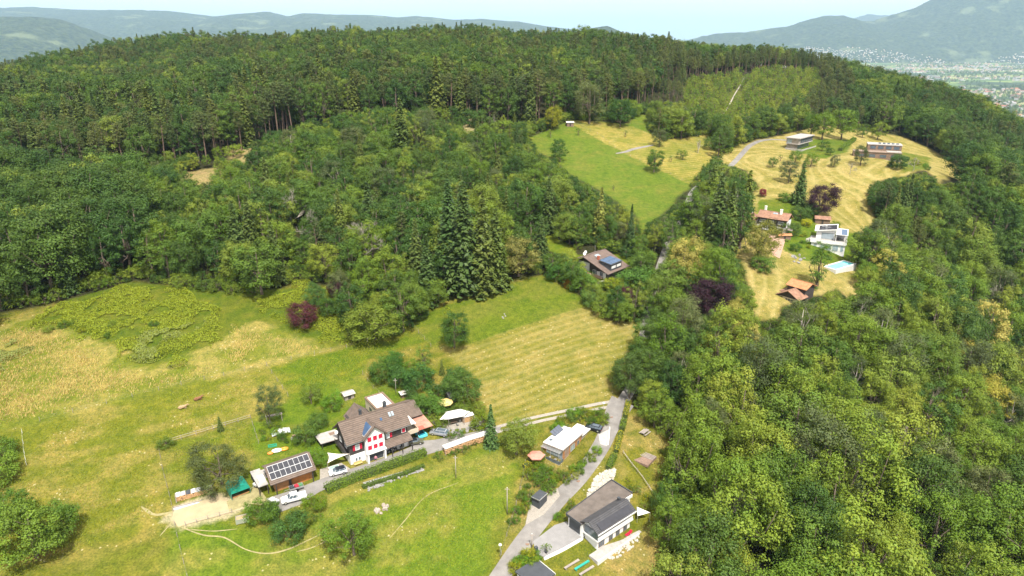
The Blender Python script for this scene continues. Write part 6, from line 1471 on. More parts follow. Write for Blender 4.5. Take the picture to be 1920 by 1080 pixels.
# long wood store along the drive
WS = [np.array(P(*q)[:2]) for q in ((832, 850), (880, 832), (930, 817))]
e = thing('wood_store', 'long low wood store with white roof beside the drive', 'wood store', (*WS[0], float(ground(*WS[0]))))
for k in range(2):
    d_ = WS[k + 1] - WS[k]; L_ = float(np.hypot(*d_)); an = math.atan2(d_[1], d_[0]); zz0 = float(ground(*WS[k])); rel = Vector((*(WS[k] - WS[0]), zz0 - float(ground(*WS[0]))))
    slope_ = float(ground(*WS[k + 1])) - zz0; M_ = Matrix.Translation(rel) @ Matrix.Rotation(an, 4, 'Z')
    o = MB().slab([(0, -.9, 1.65), (L_ - .02, -.9, 1.65 + slope_), (L_ - .02, .8, 1.85 + slope_), (0, .8, 1.85)], .08).build('roof', mat('pale sheet roof', (.50, .49, .475), .8, .12), e); o.matrix_local = M_
    mb = MB()
    for j in range(int(L_ * 22)):
        x = rg.rand() * (L_ - .3) + .1; mb.obox((x, -.55 + rg.uniform(-.06, .06), rg.rand() * 1.3 + .1 + slope_ * x / L_), (.1 + .05 * rg.rand(), 0, .03), (0, .4, 0), (-.03, 0, .1 + .04 * rg.rand()))
    o = mb.build('logs', LOG, e, kind='stuff'); o.matrix_local = M_
    for x in np.arange(0.1, L_, 2.4): o = MB().box(x - .06, x + .06, -.85, -.75, -1.2, 1.7 + slope_ * x / L_).build('post', WOODG, e); o.matrix_local = M_
    o = MB().box(.1, L_ - .1, -.1, .1, -.8, 1.5 + min(0, slope_)).build('back_wall', WOOD, e); o.matrix_local = M_
p = P(877, 789); e = thing('wood_shelter', 'small open wood shelter with white roof beside the pavilion', 'wood store', p, R(25)); MB().slab([(-1.6, -.7, 1.7), (1.6, -.7, 1.7), (1.6, .7, 1.9), (-1.6, .7, 1.9)], .08).build('roof', OFFW, e); MB().box(-1.5, 1.5, -.5, .5, 0, 1.5).build('firewood', LOG, e)
for x in (-1.5, 1.5): MB().box(x - .06, x + .06, -.65, -.53, -.2, 1.7).build('post', WOODG, e)
# tarpaulin pile, swing board, raft toys on the lawn
p = P(527, 812); e = thing('covered_heap', 'garden heap under a pale grey tarpaulin', 'heap', p, R(25))
mb = MB(); gx_ = np.linspace(-2.2, 2.2, 10); gy_ = np.linspace(-1.3, 1.3, 7); vs = [(x, y, .9 * math.cos(x * .62) * math.cos(y * .95) + .3 + rg.normal(0, .05)) for y in gy_ for x in gx_]
mb.add(vs, [(j * 10 + i, j * 10 + i + 1, (j + 1) * 10 + i + 1, (j + 1) * 10 + i) for j in range(6) for i in range(9)]); mb.build('tarpaulin', mat('grey tarpaulin', (.50, .53, .55), .6), e); MB().box(-1.8, 1.8, -.9, .9, 0, .35).build('boards', WOODG, e)
p = P(515, 790); e = thing('garden_arbour', 'flat-topped wooden arbour beside the birch', 'arbour', p, R(25)); MB().box(-2, 2, -.5, .5, 1.8, 1.92).build('roof', WOODG, e)
for x in (-1.8, 1.8):
    for y in (-.4, .4): MB().box(x - .06, x + .06, y - .06, y + .06, -.2, 1.8).build('post', WOODG, e)
p = P(552, 822); e = thing('garden_grill', 'pale stone garden grill on the lawn', 'grill', p, R(20)); MB().box(-.8, .8, -.6, .6, 0, .25).build('slab', CONC, e); MB().box(-.4, .4, -.3, .3, .25, .9).build('fire_box', BRICK, e)
for k, (px, py, c, L_, lab) in enumerate(((519, 846, (.78, .78, .82), 1.0, 'white inflatable float with blue seat on the lawn'), (533, 843, (.80, .30, .04), .8, 'orange inflatable float on the lawn'), (507, 851, (.80, .26, .05), .5, 'small orange inflatable ring beside the floats'), (511, 837, (.02, .35, .22), 1.0, 'green plastic sandpit box behind the floats'))):
    p = P(px, py); e = thing('inflatable_float' if k < 3 else 'sandpit', lab, 'float' if k < 3 else 'sandpit', p, R(20)); n_ = 14
    if k < 3:
        MB().tube([(L_ * math.cos(t), .55 * L_ * math.sin(t), .2) for t in np.linspace(0, 2 * math.pi, n_)], .22, 6).build('ring', mat('float %d' % k, c, .4), e, True); MB().box(-L_ * .75, L_ * .75, -.4 * L_, .4 * L_, .08, .16).build('floor', mat('float floor %d' % k, ((.1, .25, .7), (.8, .5, .1), (.8, .4, .1))[k], .4), e)
    else: MB().box(-L_, L_, -.3, -.2, 0, .3).box(-L_, L_, .5, .6, 0, .3).box(-L_, -L_ + .1, -.2, .5, 0, .3).box(L_ - .1, L_, -.2, .5, 0, .3).build('edge', mat('float 3', c, .5), e)
# rocks
def rock_mesh(seed):
    r_ = np.random.RandomState(seed); v = unit(r_.normal(0, 1, (26, 3))) * (.85 + .3 * r_.rand(26, 1)); import bmesh
    bm = bmesh.new(); [bm.verts.new(q) for q in v]; bmesh.ops.convex_hull(bm, input=bm.verts); me = bpy.data.meshes.new('rock'); bm.to_mesh(me); bm.free(); return me
ROCKS = [rock_mesh(k) for k in range(5)]
ROCK_W = mat('bleached limestone', (.46, .425, .36), .9, .2, 2.0)
def rocks(poly, k, s0, s1, m, label, name='rock_wall', flat=.6):
    w = np.array(PP(poly)); c = w.mean(0); e = thing(name, label, 'rocks', (c[0], c[1], float(ground(c[0], c[1])))); lo = w[:, :2].min(0); hi = w[:, :2].max(0); done = 0
    ms = [q.copy() for q in ROCKS]
    for q in ms: q.materials.append(m)
    while done < k:
        x, y = rg.uniform(lo[0], hi[0]), rg.uniform(lo[1], hi[1])
        if not inside(w, np.array(x), np.array(y)): continue
        s = rg.uniform(s0, s1); o = put('rock', ms[done % 5], None, e); o.location = (x - c[0], y - c[1], float(ground(x, y)) - float(ground(c[0], c[1])) + s * .15); o.scale = (s, s * .8, s * flat); o.rotation_euler = (rg.rand(), rg.rand(), rg.rand() * 6); done += 1
    return e
rocks([(1100,930),(1115,900),(1140,878),(1156,880),(1150,900),(1130,915),(1105,940)], 150, .25, .7, ROCK_W, 'bank of bleached limestone blocks beside the road', flat=.7)
rocks([(832,803),(860,806),(890,799),(900,786),(908,790),(895,806),(862,816),(836,812)], 60, .25, .6, STONE, 'grey rockery wall around the pavilion terrace')
rocks([(1140,1045),(1160,1025),(1185,1008),(1205,1005),(1195,1020),(1170,1040),(1150,1055)], 36, .25, .6, ROCK_W, 'pale rockery below the white house terrace')
rocks([(703,960),(712,948),(725,945),(733,955),(720,966)], 12, .35, .8, mat('paddock boulder', (.36, .31, .26), .9, .25), 'heap of pale boulders in the lower paddock', 'boulder_heap')
rocks([(1480,485),(1495,477),(1512,482),(1505,492),(1488,494)], 14, .4, .9, STONE, 'stone and branch heap in the dry field', 'rubble_heap'); rocks([(940,592),(946,588),(950,594),(944,598)], 6, .3, .5, STONE, 'small stone heap in the green meadow', 'rubble_heap')
rocks([(680,912),(730,895),(790,877),(795,882),(740,902),(690,922)], 60, .2, .5, STONE, 'grey rubble edging below the low border')
sheet(PP([(1100,932),(1115,900),(1140,878),(1156,880),(1150,900),(1130,915),(1105,940)]), .08, 'rock_face', ROCK_W, 1.0, kind='structure', label='bare pale rock face beside the road')
# vegetable bed
p = P(1205, 858); e = thing('vegetable_bed', 'brown dug vegetable bed with board rows in the clearing', 'garden bed', p, R(-38)); SOIL = mat('bare soil', (.24, .16, .12), .95, .25, 2)
MB().box(-2.6, 2.6, -2.4, 2.4, -.5, .10).build('soil', SOIL, e)
for k in range(4): MB().box(-2.6, 2.6, .3 + k * .55, .52 + k * .55, .1, .28).build('board_row', WOODG, e)
# ping-pong style planks and bench below the white house
for k, (px, py, m_, lab) in enumerate(((1091, 1062, mat('teal plastic', (.03, .35, .27), .5), 'teal plank on trestles below the white house'), (1072, 1060, WOODG, 'pale plank on the slope below the white house'), (1100, 1072, WOODG, 'grey beam beside the teal plank'))):
    p = P(px, py); o = MB().box(-2.0, 2.0, -.25, .25, .3, .45).box(-1.7, -1.5, -.2, .2, -.2, .3).box(1.5, 1.7, -.2, .2, -.2, .3).build('plank_bench', m_, None, category='bench', label=lab); o.location = p; o.rotation_euler[2] = R(38)
p = P(1178, 1003); e = thing('sun_lounger', 'red sun lounger on the white house terrace', 'lounger', (p[0], p[1], -7.2), R(40)); MB().box(-.9, .5, -.32, .32, .3, .38).build('seat', RED, e); MB().slab([(.5, -.32, .38), (1.0, -.32, .8), (1.0, .32, .8), (.5, .32, .38)], .07).build('backrest', RED, e); MB().box(-.8, -.7, -.3, .3, 0, .3).box(.4, .5, -.3, .3, 0, .3).build('leg', ALU, e)
p = P(1204, 975); e = thing('shade_sail', 'white shade sail at the right end of the white house', 'shade sail', (p[0], p[1], p[2]), R(-15)); MB().add([(-1.4, .9, 2.6), (1.6, .2, 2.2), (-1.0, -1.3, 1.9), (-.3, -.1, 2.1)], [(0, 3, 1), (0, 2, 3), (3, 2, 1)]).build('cloth', OFFW, e)
for q in ((-1.4, .9, 2.6), (1.6, .2, 2.2), (-1.0, -1.3, 1.9)): MB().tube([(q[0], q[1], -.6), q], .05, 5).build('mast', ALU, e)
fw = strip(PP([(1020,1050),(1055,1033),(1092,1012)]), .5, .5, 'garden_wall', OFFW, 1, 1, category='wall', label='low white retaining wall below the paved forecourt'); 
md = fw.modifiers.new('thick', 'SOLIDIFY'); md.thickness = 1.6; md.offset = -1
fw = strip(PP([(1143,803),(1140,836)]), .35, .55, 'kerb_wall', OFFW, 1, 1, category='wall', label='short white wall between road and concrete pad'); md = fw.modifiers.new('thick', 'SOLIDIFY'); md.thickness = .9; md.offset = -1
# palm tub, bin
p = P(1024, 1036); e = thing('potted_palm', 'small palm in a dark tub on the forecourt edge', 'palm', p); MB().tube([(0, 0, 0), (0, 0, .5)], [.3, .4], 8).build('tub', ANTH, e); MB().tube([(0, 0, .4), (0, 0, 1.6)], .1, 6).build('trunk', BARK, e)
c_ = np.array([[math.cos(t) * s, math.sin(t) * s, 1.7 + .35 * s - .55 * s * s] for t in np.arange(9) * .7 for s in (.25, .55, .85, 1.1)]); me = crown_mesh('palm', c_, np.tile([0, 0, 1.], (len(c_), 1)), .6, .3, .2); put('fronds', me, L_SHRUB, e)
p = P(1005, 1033); e = thing('waste_bin', 'dark blue waste bin at the forecourt corner', 'bin', p, R(40)); MB().box(-.3, .3, -.3, .3, 0, 1.0).build('body', mat('bin blue', (.03, .05, .10), .5), e); MB().box(-.33, .33, -.33, .33, 1.0, 1.08).build('lid', ANTH, e)
# poles and lamps
def pole(px, py, h, label, name='utility_pole', head=None, r=.12):
    p = P(px, py); e = thing(name, label, 'pole' if name != 'street_lamp' else 'lamp', p); MB().tube([(0, 0, -.5), (0, 0, h)], [r, r * .75], 8).build('shaft', WOODG if name != 'street_lamp' else STEEL, e, True)
    if head == 'lamp': MB().tube([(0, 0, h), (0, 0, h + .12), (0, 0, h + .35)], [.12, .38, .3], 10).build('lamp_head', OFFW, e, True)
    else: MB().box(-.5, .5, -.05, .05, h - .4, h - .28).build('cross_arm', WOODG, e); MB().tube([(0, 0, h), (0, 0, h + .15)], .09, 6).build('cap', OFFW, e)
    return e
pole(951, 964, 7.0, 'grey wooden utility pole at the edge of the lower paddock'); pole(855, 897, 6.0, 'thin utility pole in the middle of the lower paddock', r=.09); pole(997, 1027, 3.6, 'brown square post beside the paved forecourt', r=.14)
pole(938, 1046, 3.2, 'white-topped lamp beside the road at the bottom', 'street_lamp', 'lamp', .06); pole(1131, 778, 3.4, 'white-topped lamp at the road junction', 'street_lamp', 'lamp', .06); pole(743, 742, 5, 'thin pale pole behind the annexe', r=.06)
for px, py, lab in ((1084, 902, 'round rusty manhole cover on the main road'), (1146, 782, 'dark drain cover near the road junction'), (989, 1020, 'manhole cover at the forecourt entrance')):
    p = P(px, py); MB().tube([(0, 0, .066), (0, 0, .082)], .45, 14).build('manhole_cover', mat('rusty iron', (.25, .15, .10), .8), None, category='manhole cover', label=lab).location = p
# ------------------------------------------------------------------ figures
def skinned(name, joints, edges, m, label, category, loc, rz, root=0, parent_of=()):
    me = bpy.data.meshes.new(name); me.from_pydata([j[:3] for j in joints], edges, []); o = put(name, me, m, None, label=label, category=category); o.location = loc; o.rotation_euler[2] = rz
    md = o.modifiers.new('skin', 'SKIN'); sv = me.skin_vertices[0].data
    for k, j in enumerate(joints): sv[k].radius = (j[3], j[3] if len(j) < 5 else j[4]); sv[k].use_root = (k == root)
    o.modifiers.new('sub', 'SUBSURF').levels = 1; o.modifiers['sub'].render_levels = 2; return o
m, n, l, b = nodes_of('pink shirt and dark trousers'); tcn = n.new('ShaderNodeTexCoord'); sx = n.new('ShaderNodeSeparateXYZ'); l.new(tcn.outputs['Object'], sx.inputs[0])
mr = n.new('ShaderNodeMath'); mr.operation = 'DIVIDE'; mr.inputs[1].default_value = 1.8; l.new(sx.outputs[2], mr.inputs[0])
rr_ = ramp(n, l, mr.outputs[0], [(0, (.55, .36, .27)), (.28, (.05, .06, .10)), (.52, (.80, .30, .36)), (.82, (.58, .38, .28)), (.93, (.07, .045, .03))]); rr_.color_ramp.interpolation = 'CONSTANT'; l.new(rr_.outputs[0], b.inputs['Base Color'])
J = [(0, 0, .95, .13), (0, 0, 1.15, .13), (0, 0, 1.40, .16, .11), (0, 0, 1.52, .06), (0, -.02, 1.66, .10), (0, -.01, 1.75, .075), (.19, 0, 1.42, .055), (.30, -.05, 1.15, .045), (.27, -.22, .98, .035), (.26, -.30, .94, .04), (-.19, 0, 1.42, .055), (-.29, 0, 1.14, .045), (-.30, -.06, .88, .035), (-.30, -.08, .79, .04), (.10, 0, .88, .095), (.12, -.03, .48, .065), (.12, .02, .08, .045), (.12, -.14, .05, .045), (-.10, 0, .88, .095), (-.12, .02, .48, .065), (-.13, .06, .08, .045), (-.13, -.09, .05, .045)]
E_ = [(0, 1), (1, 2), (2, 3), (3, 4), (4, 5), (2, 6), (6, 7), (7, 8), (8, 9), (2, 10), (10, 11), (11, 12), (12, 13), (0, 14), (14, 15), (15, 16), (16, 17), (0, 18), (18, 19), (19, 20), (20, 21)]
p = P(705, 866); skinned('person', J, E_, m, 'person in a pink top standing before the white gable', 'person', (p[0], p[1], p[2] + .07), R(20))
def lying_cow(px, py, rz, col, label):
    J = [(-.75, 0, .55, .34, .30), (-.2, 0, .58, .40, .36), (.45, 0, .60, .37, .34), (.85, 0, .78, .20), (1.15, 0, .98, .15), (1.45, 0, .88, .10), (1.62, 0, .80, .075), (.55, .30, .22, .10), (.95, .34, .10, .06), (.62, .40, .08, .05), (.55, -.30, .22, .10), (.98, -.32, .10, .06), (-.75, .38, .25, .15), (-.30, .50, .12, .07), (-.7, .55, .07, .05), (-.8, -.36, .25, .14), (-1.12, 0, .60, .05), (-1.2, .08, .25, .03), (1.12, .24, 1.02, .05), (1.12, -.24, 1.02, .05)]
    Ed = [(0, 1), (1, 2), (2, 3), (3, 4), (4, 5), (5, 6), (2, 7), (7, 8), (8, 9), (2, 10), (10, 11), (0, 12), (12, 13), (13, 14), (0, 15), (0, 16), (16, 17), (4, 18), (4, 19)]
    p = P(px, py); return skinned('cow', J, Ed, mat('hide ' + label[:5], col, .9, .2, 3), label, 'cow', p, R(rz), 1)
lying_cow(372, 750, 35, (.22, .105, .05), 'dark brown cow lying in the left paddock'); lying_cow(343, 766, 25, (.40, .28, .16), 'light tan cow lying in the left paddock')

# ------------------------------------------------------------------ single trees and garden shrubs
def T(key, px, py, h, label, color=None, wide=1.0, cat='tree', group=None): return plant(FULL.get(key, key), P(px, py), h * 1.12, label, cat, group, None, color, wide * 1.08)
T('round_a', 70, 1045, 11.5, 'huge round tree at the bottom left corner', (1.35, 1.25, 1.05), 1.08); T('round_b', 118, 1010, 8, 'smaller crown leaning against the corner tree', (1.4, 1.3, 1), 1.2); T('round_a', 20, 985, 8, 'round tree behind the huge corner tree', (1.5, 1.35, 1), 1.1)
T('bush_lime', -6, 905, 5.4, 'big yellow green bush at the left photo edge', None, 1.1, 'bush'); T('bush_lime', 4, 862, 4.8, 'upper yellow green bush at the left photo edge', None, 1.0, 'bush')
T('weeping', 417, 912, 9.5, 'drooping grey green tree beside the green shelter', (.85, .85, .7), 1.15); T('thin', 507, 795, 9.5, 'slender birch at the garden corner', (.85, .95, .8), .72); T('fir_small', 414, 808, 3.6, 'little dark conifer on the paddock fence'); T('shrub', 312, 838, 2.2, 'dark little bush at the paddock corner', (.6, .7, .8), 1, 'bush')
T('light_a', 664, 1040, 9.6, 'round light green tree in the lower paddock', (.95, 1, .9), 1.08); T('bush_dark', 545, 1008, 4.6, 'dark rounded bush above the curved path', (1.2, 1.25, 1.3), .95, 'bush'); T('bush_lime', 560, 985, 3.4, 'olive bush behind the dark rounded bush', (.8, .8, .8), 1, 'bush')
T('bush_lime', 492, 975, 4.2, 'leafy bush beside the covered trailer', (.85, .9, .9), .95, 'bush'); T('bush_dark', 510, 968, 2.6, 'small dark round bush beside the leafy one', None, 1, 'bush'); T('bush_lime', 590, 955, 3.0, 'bright bush at the end of the long hedge', (1.15, 1.05, .6), 1, 'bush')
T('bush_lime', 597, 872, 3.9, 'bright green tree between barn and shed', (.9, 1.05, .9), .72); T('bush_dark', 574, 830, 4.6, 'dark bush behind the flat-roofed shed', (1.2, 1.2, 1.2), .8, 'bush'); T('bush_dark', 598, 800, 3.4, 'second dark bush behind the flat-roofed shed', (1.3, 1.3, 1.2), .8, 'bush')
T('fruit', 584, 757, 4.4, 'fruit tree on the lawn behind the chalet'); T('bush_lime', 624, 767, 4.2, 'bright round bush on the chalet lawn', (.8, 1.05, .8), .8, 'bush'); T('shrub', 663, 772, 1.6, 'low shrub before the tiny grey coop', None, 1, 'bush')
T('tall_b', 852, 652, 11.5, 'dark lone tree standing in the green meadow', (.75, .8, .8), 1.15); T('young', 795, 690, 6.4, 'dark egg-shaped tree beside the wire fence', (.55, .7, .8), .9); T('fir_small', 829, 702, 4.0, 'small conifer above the garden trees')
for k, (px, py, h, key, c) in enumerate(((717, 710, 5, 'bush_dark', (1.3, 1.3, 1)), (748, 720, 4.4, 'bush_dark', (1.1, 1.2, 1.2)), (785, 728, 5.4, 'bush_dark', (1.2, 1.3, 1.2)), (796, 706, 3.2, 'bush_lime', None), (770, 700, 3.4, 'bush_lime', (.8, .9, .8)), (850, 728, 4.6, 'bush_dark', (1.1, 1.2, 1.2)), (808, 782, 4.6, 'bush_dark', (1.1, 1.25, .9)), (798, 768, 4, 'bush_dark', (1.3, 1.4, 1.2)), (822, 744, 3.0, 'bush_dark', None), (775, 758, 3, 'bush_dark', None), (740, 690, 4, 'bush_dark', (1.2, 1.4, 1)), (815, 795, 2.6, 'bush_lime', None), (873, 770, 3.2, 'shrub', None), (896, 772, 2.6, 'shrub', None), (905, 800, 3.4, 'shrub', (1.2, 1.1, .6)), (830, 800, 2.2, 'shrub', None), (862, 818, 1.8, 'shrub_b', (.8, 1, 1.4)), (845, 822, 1.6, 'shrub_b', None))):
    e = T(key, px, py, h, 'bush', c, 1.0, 'bush', 'bushes of the chalet garden'); TO_LABEL.append((e, 'leafy bush of the chalet garden', e.location.x, e.location.y))
T('dark_a', 876, 757, 9.0, 'big dark round tree behind the pavilion', (1.0, 1.1, 1.1), 1.15); T('fir_small', 921, 838, 10.6, 'narrow spruce at the end of the wood store', (1.2, 1.3, 1.3), .75); T('round_a', 968, 852, 8.8, 'round green tree left of the white-roofed house', None, 1.0)
T('dark_a', 1180, 746, 11, 'dark greyish tree at the road junction', (1.1, 1.0, 1.1), 1.0); T('bush_dark', 1197, 704, 5.5, 'dark bush left of the road near the junction', None, 1, 'bush'); T('bush_dark', 1200, 680, 4.8, 'middle dark bush left of the road', (1.2, 1.2, 1), 1, 'bush'); T('bush_lime', 1203, 664, 3.8, 'small light bush left of the road', None, 1, 'bush'); T('round_b', 1217, 668, 10, 'tree leaning over the road right of the meadow', None, 1.1); T('dark_a', 1213, 722, 11, 'dark tree overhanging the road above the junction', None, 1.1); T('dark_a', 1292, 418, 9, 'dark tree leaning over the upper road'); T('round_b', 1275, 440, 9, 'round tree left of the upper road'); T('copper', 573, 616, 7.6, 'round purple bush at the edge of the dry meadow', (1.5, 1.0, 1.1), 1.05, 'bush'); T('copper', 657, 588, 4.8, 'smaller purple bush among the green ones', (1.3, 1.0, 1.0), 1, 'bush'); T('copper', 633, 560, 5.5, 'dull purple shrub behind the purple bushes', (1.6, 1.4, 1.3), .9, 'bush')
T('round_a', 705, 636, 10.5, 'broad olive green bush mass above the fence', (1.0, .95, .8), 1.5); T('round_b', 615, 592, 5.5, 'rounded green bush beside the small purple one', None, 1.3); T('light_b', 677, 556, 10, 'bright lime green tree above the purple bushes', (1.0, 1.05, .7), .9); T('dark_a', 598, 578, 8, 'grey green tree behind the round purple bush', (1.3, 1.3, 1.5), .9); T('light_b', 780, 588, 9, 'light green tree left of the tall spruces', None, 1.0); T('round_b', 815, 575, 9, 'green tree at the foot of the tall spruces', None, 1.1)
T('spruce_b', 872, 550, 33, 'tallest dark spruce at the meadow corner', (.85, .9, .9), 1.0); T('spruce_b', 907, 548, 29, 'brownish tall spruce beside the tallest one', (1.05, 1.0, .95), .95); T('spruce_a', 845, 528, 31, 'dark spruce behind the two tall ones', (.9, 1, 1), 1.1); T('spruce_b', 930, 540, 24, 'lower green spruce right of the tall ones', (1.1, 1.1, 1.0), 1.0); T('chestnut', 972, 518, 13, 'yellowish tree right of the spruces', (.6, .66, .7), 1.1); T('spruce_b', 755, 300, 26, 'brown-tinged larch rising from the mixed wood', (1.4, 1.2, 1.0), 1.1)
bare_tree(0, P(690, 505), 21, 'tall grey bare tree in the mixed wood'); bare_tree(1, P(548, 432), 17, 'bare-topped tree left of the tall bare one'); bare_tree(1, P(592, 460), 15, 'greyish bare tree between green crowns'); bare_tree(0, P(735, 460), 16, 'thin bare stem right of the tall bare tree')
for k, (px, py, h) in enumerate(((1700, 870, 15), (1560, 920, 14), (1640, 960, 15), (1380, 1020, 15), (1790, 640, 16), (1850, 590, 15), (1420, 860, 12), (1750, 980, 14))):
    e = bare_tree(k % 2, P(px, py), h, 'x', 'bare trees of the right-hand wood'); TO_LABEL.append((e, 'grey leafless tree among green crowns', e.location.x, e.location.y))
[T('chestnut', px, py, h, lab, (1.05, 1.0, .8), 1.1) for px, py, h, lab in ((1850, 790, 13, 'big yellow blossoming chestnut near the right edge'), (1885, 745, 13, 'yellow chestnut at the right edge above the big one'), (1800, 690, 11, 'yellow chestnut upper left of the big one'), (1890, 640, 12, 'topmost yellow chestnut by the right edge'), (1745, 720, 10, 'small yellow chestnut inside the right wood'), (1500, 760, 9, 'yellow tinged chestnut below the old barn'), (1895, 1010, 11, 'yellow chestnut low at the right edge'), (1330, 700, 8, 'yellowish chestnut right of the road'))]; T('round_a', 1160, 606, 7.2, 'dense round bush below the hillside house', (.95, 1, .8), 1.15, 'bush'); T('copper', 1175, 572, 6.0, 'purple tree beside the hillside house', (1.3, 1, 1.1), .9); T('copper', 1192, 578, 4.2, 'small purple bush at the roadside', (1.3, 1, 1.1), .9, 'bush'); T('bush_lime', 1066, 541, 3.2, 'rust orange conifer-like bush on the meadow edge', (3.0, .9, .5), .6, 'bush')
for k, (px, py, h, key, c) in enumerate(((1090, 545, 5, 'bush_dark', (1.3, 1.4, 1)), (1048, 525, 5, 'bush_dark', (1.2, 1.4, 1)), (1078, 520, 4.6, 'bush_lime', None), (1110, 572, 4.5, 'bush_dark', (1.5, 1.5, 1.8)), (1128, 588, 5, 'bush_lime', (.7, .8, .7)), (1188, 600, 4.5, 'bush_dark', None), (1150, 545, 4.0, 'bush_lime', (1.2, 1.1, .5)), (1190, 545, 7, 'bush_dark', (1.2, 1.4, 1.3)), (1040, 505, 5, 'bush_dark', None), (1062, 500, 5, 'bush_lime', None), (1100, 535, 2.6, 'shrub', None))):
    e = T(key, px, py, h, 'bush', c, 1.0, 'bush', 'bushes of the hillside house garden'); TO_LABEL.append((e, 'leafy bush round the hillside garden', e.location.x, e.location.y))
T('spruce_b', 1124, 455, 19, 'grey green spruce behind the hillside house', (2.0, 1.7, 1.7), .85); T('spruce_a', 1180, 478, 17, 'slim dark spruce right of the hillside house', (.8, .85, .9), .75); T('round_a', 1068, 458, 11, 'broad green tree above the small clearing'); T('fir_small', 1018, 460, 2.6, 'tiny conifer alone in the small clearing')
for k, (key, px, py, h, c, lab) in enumerate((('sapling', 1032, 258, 4.5, None, 'uppermost little tree on the green meadow'), ('fruit', 1048, 283, 5.5, (.7, .8, .7), 'middle little tree on the green meadow'), ('fruit', 1050, 303, 7, (.6, .75, .7), 'lowest dark round tree of the meadow row'), ('round_b', 1226, 323, 10.5, (.9, .95, .7), 'round tree between meadow and striped field'), ('thin', 1236, 275, 9, (.9, .9, .8), 'pale tree beside the gravel path'), ('fruit', 1280, 299, 4.5, (.7, .8, .7), 'small round tree in the striped field'), ('sapling', 1258, 304, 3.2, None, 'thin sapling in the striped field'), ('fruit', 1331, 281, 6, None, 'fruit tree at the end of the striped field'), ('sapling', 1150, 357, 2.4, None, 'tiny sapling in the lower green meadow'), ('sapling', 1084, 254, 4, None, 'sapling near the meadow hut'), ('sapling', 1172, 257, 3.6, (.6, .7, .7), 'upper sapling right of the hut'), ('round_a', 1163, 238, 15, (.7, .8, .7), 'dark domed tree at the top of the meadow'), ('chestnut', 1034, 243, 12, (.8, .85, .35), 'golden yellow tree at the top meadow edge'), ('thin', 1105, 232, 22, (1.2, 1.15, 1.0), 'pale feathery tree behind the meadow hut'), ('light_a', 1577, 262, 18, (.9, .95, .8), 'big round lime tree behind the upper lawn'), ('light_b', 1541, 262, 16, (.85, .9, .7), 'tall lime tree right of the timber house'), ('light_b', 1520, 256, 14, (.7, .8, .7), 'lime tree behind the timber house'), ('light_a', 1645, 262, 11, (.7, .8, .7), 'spreading tree behind the long dark house'), ('fruit', 1617, 258, 5.5, None, 'small round tree beside the spreading one'), ('fruit', 1448, 313, 4.4, None, 'leftmost orchard tree in the dry field'), ('thin', 1478, 343, 10, (.8, .85, .8), 'tall grey green orchard tree'), ('sapling', 1463, 302, 3.4, None, 'thin orchard sapling near the road bend'), ('fruit', 1490, 306, 6, (1.2, 1.2, .8), 'light orchard tree behind the grey green one'), ('fruit', 1520, 312, 6, (1.3, 1.2, .8), 'light orchard tree in the middle of the field'), ('thin', 1563, 313, 6, None, 'thin orchard tree before the lawn'), ('fruit', 1541, 283, 5, None, 'round tree on the upper lawn'), ('fruit', 1557, 291, 3.6, (.7, .8, .8), 'low dark tree on the upper lawn'), ('thin', 1613, 310, 9.5, (.8, .85, .7), 'leafy tree before the long dark house'), ('bush_dark', 1682, 315, 6, None, 'dark round tree before the long house end'), ('spruce_b', 1497, 384, 18, (1.1, 1.2, 1.2), 'broad dark conifer in the dry field'), ('copper', 1533, 404, 13.5, (.7, .75, .9), 'big dark purple beech above the villa'), ('chestnut', 1420, 492, 15, (.55, .62, .5), 'tall golden green tree below the farmhouse'), ('bush_dark', 1430, 508, 5, (1.3, 1.4, 1), 'round bush under the golden green tree'), ('column', 1530, 541, 16, (1.2, 1.3, 1), 'ivy-clad columnar tree above the old barn'), ('spruce_b', 1340, 470, 27, None, 'left and tallest of the dark conifers by the farmhouse'), ('spruce_a', 1362, 476, 25, (.9, 1, 1), 'middle dark conifer by the farmhouse'), ('column', 1386, 466, 21, (.8, .9, .9), 'right dark columnar tree by the farmhouse'), ('spruce_b', 1395, 430, 22, (1.2, 1.2, 1), 'dark conifer touching the farmhouse corner'), ('column', 1352, 485, 17, (.8, .9, .9), 'slim column tree before the dark conifers'), ('spruce_b', 1330, 410, 22, (1, 1.1, 1), 'conifer behind the drooping grey tree'), ('weeping', 1318, 450, 14, (.8, .9, .9), 'drooping grey tree beside the upper road'), ('copper', 1322, 592, 12.5, (.75, .8, 1), 'big dark purple tree in the middle wood'), ('light_a', 1555, 640, 13, None, 'light green tree before the old barn'), ('light_b', 1505, 640, 9, (.8, .85, .8), 'low light tree at the old barn front'), ('copper', 1431, 369, 3.6, (3, .8, 1.2), 'little red-leaved tree above the farmhouse'), ('bush_lime', 1566, 427, 2.6, (1.2, 1.1, .6), 'yellow shrub left of the villa'), ('bush_lime', 1512, 424, 3, (1.7, 1.4, .5), 'bright yellow shrub above the villa lawn'), ('bush_dark', 1480, 440, 4.5, None, 'round dark bush beside the farmhouse drive'), ('bush_dark', 1500, 412, 5, None, 'dark bush behind the farmhouse'), ('bush_dark', 1520, 405, 5, (.8, .9, 1), 'dark bush below the purple beech'), ('bush_dark', 1450, 437, 2.6, None, 'clipped round bush before the farmhouse'), ('bush_lime', 1473, 378, 4, None, 'lime bush above the farmhouse'), ('bush_dark', 1610, 450, 3, None, 'dark bush right of the villa'), ('bush_dark', 1490, 470, 2.6, (1, 1.2, .8), 'trimmed green bush on the villa lawn'))):
    T(key, px, py, h, lab, c, 1.05 if key == 'light_a' else 1.0 if key == 'copper' else 1.0, 'bush' if key.startswith('bush') else 'tree')
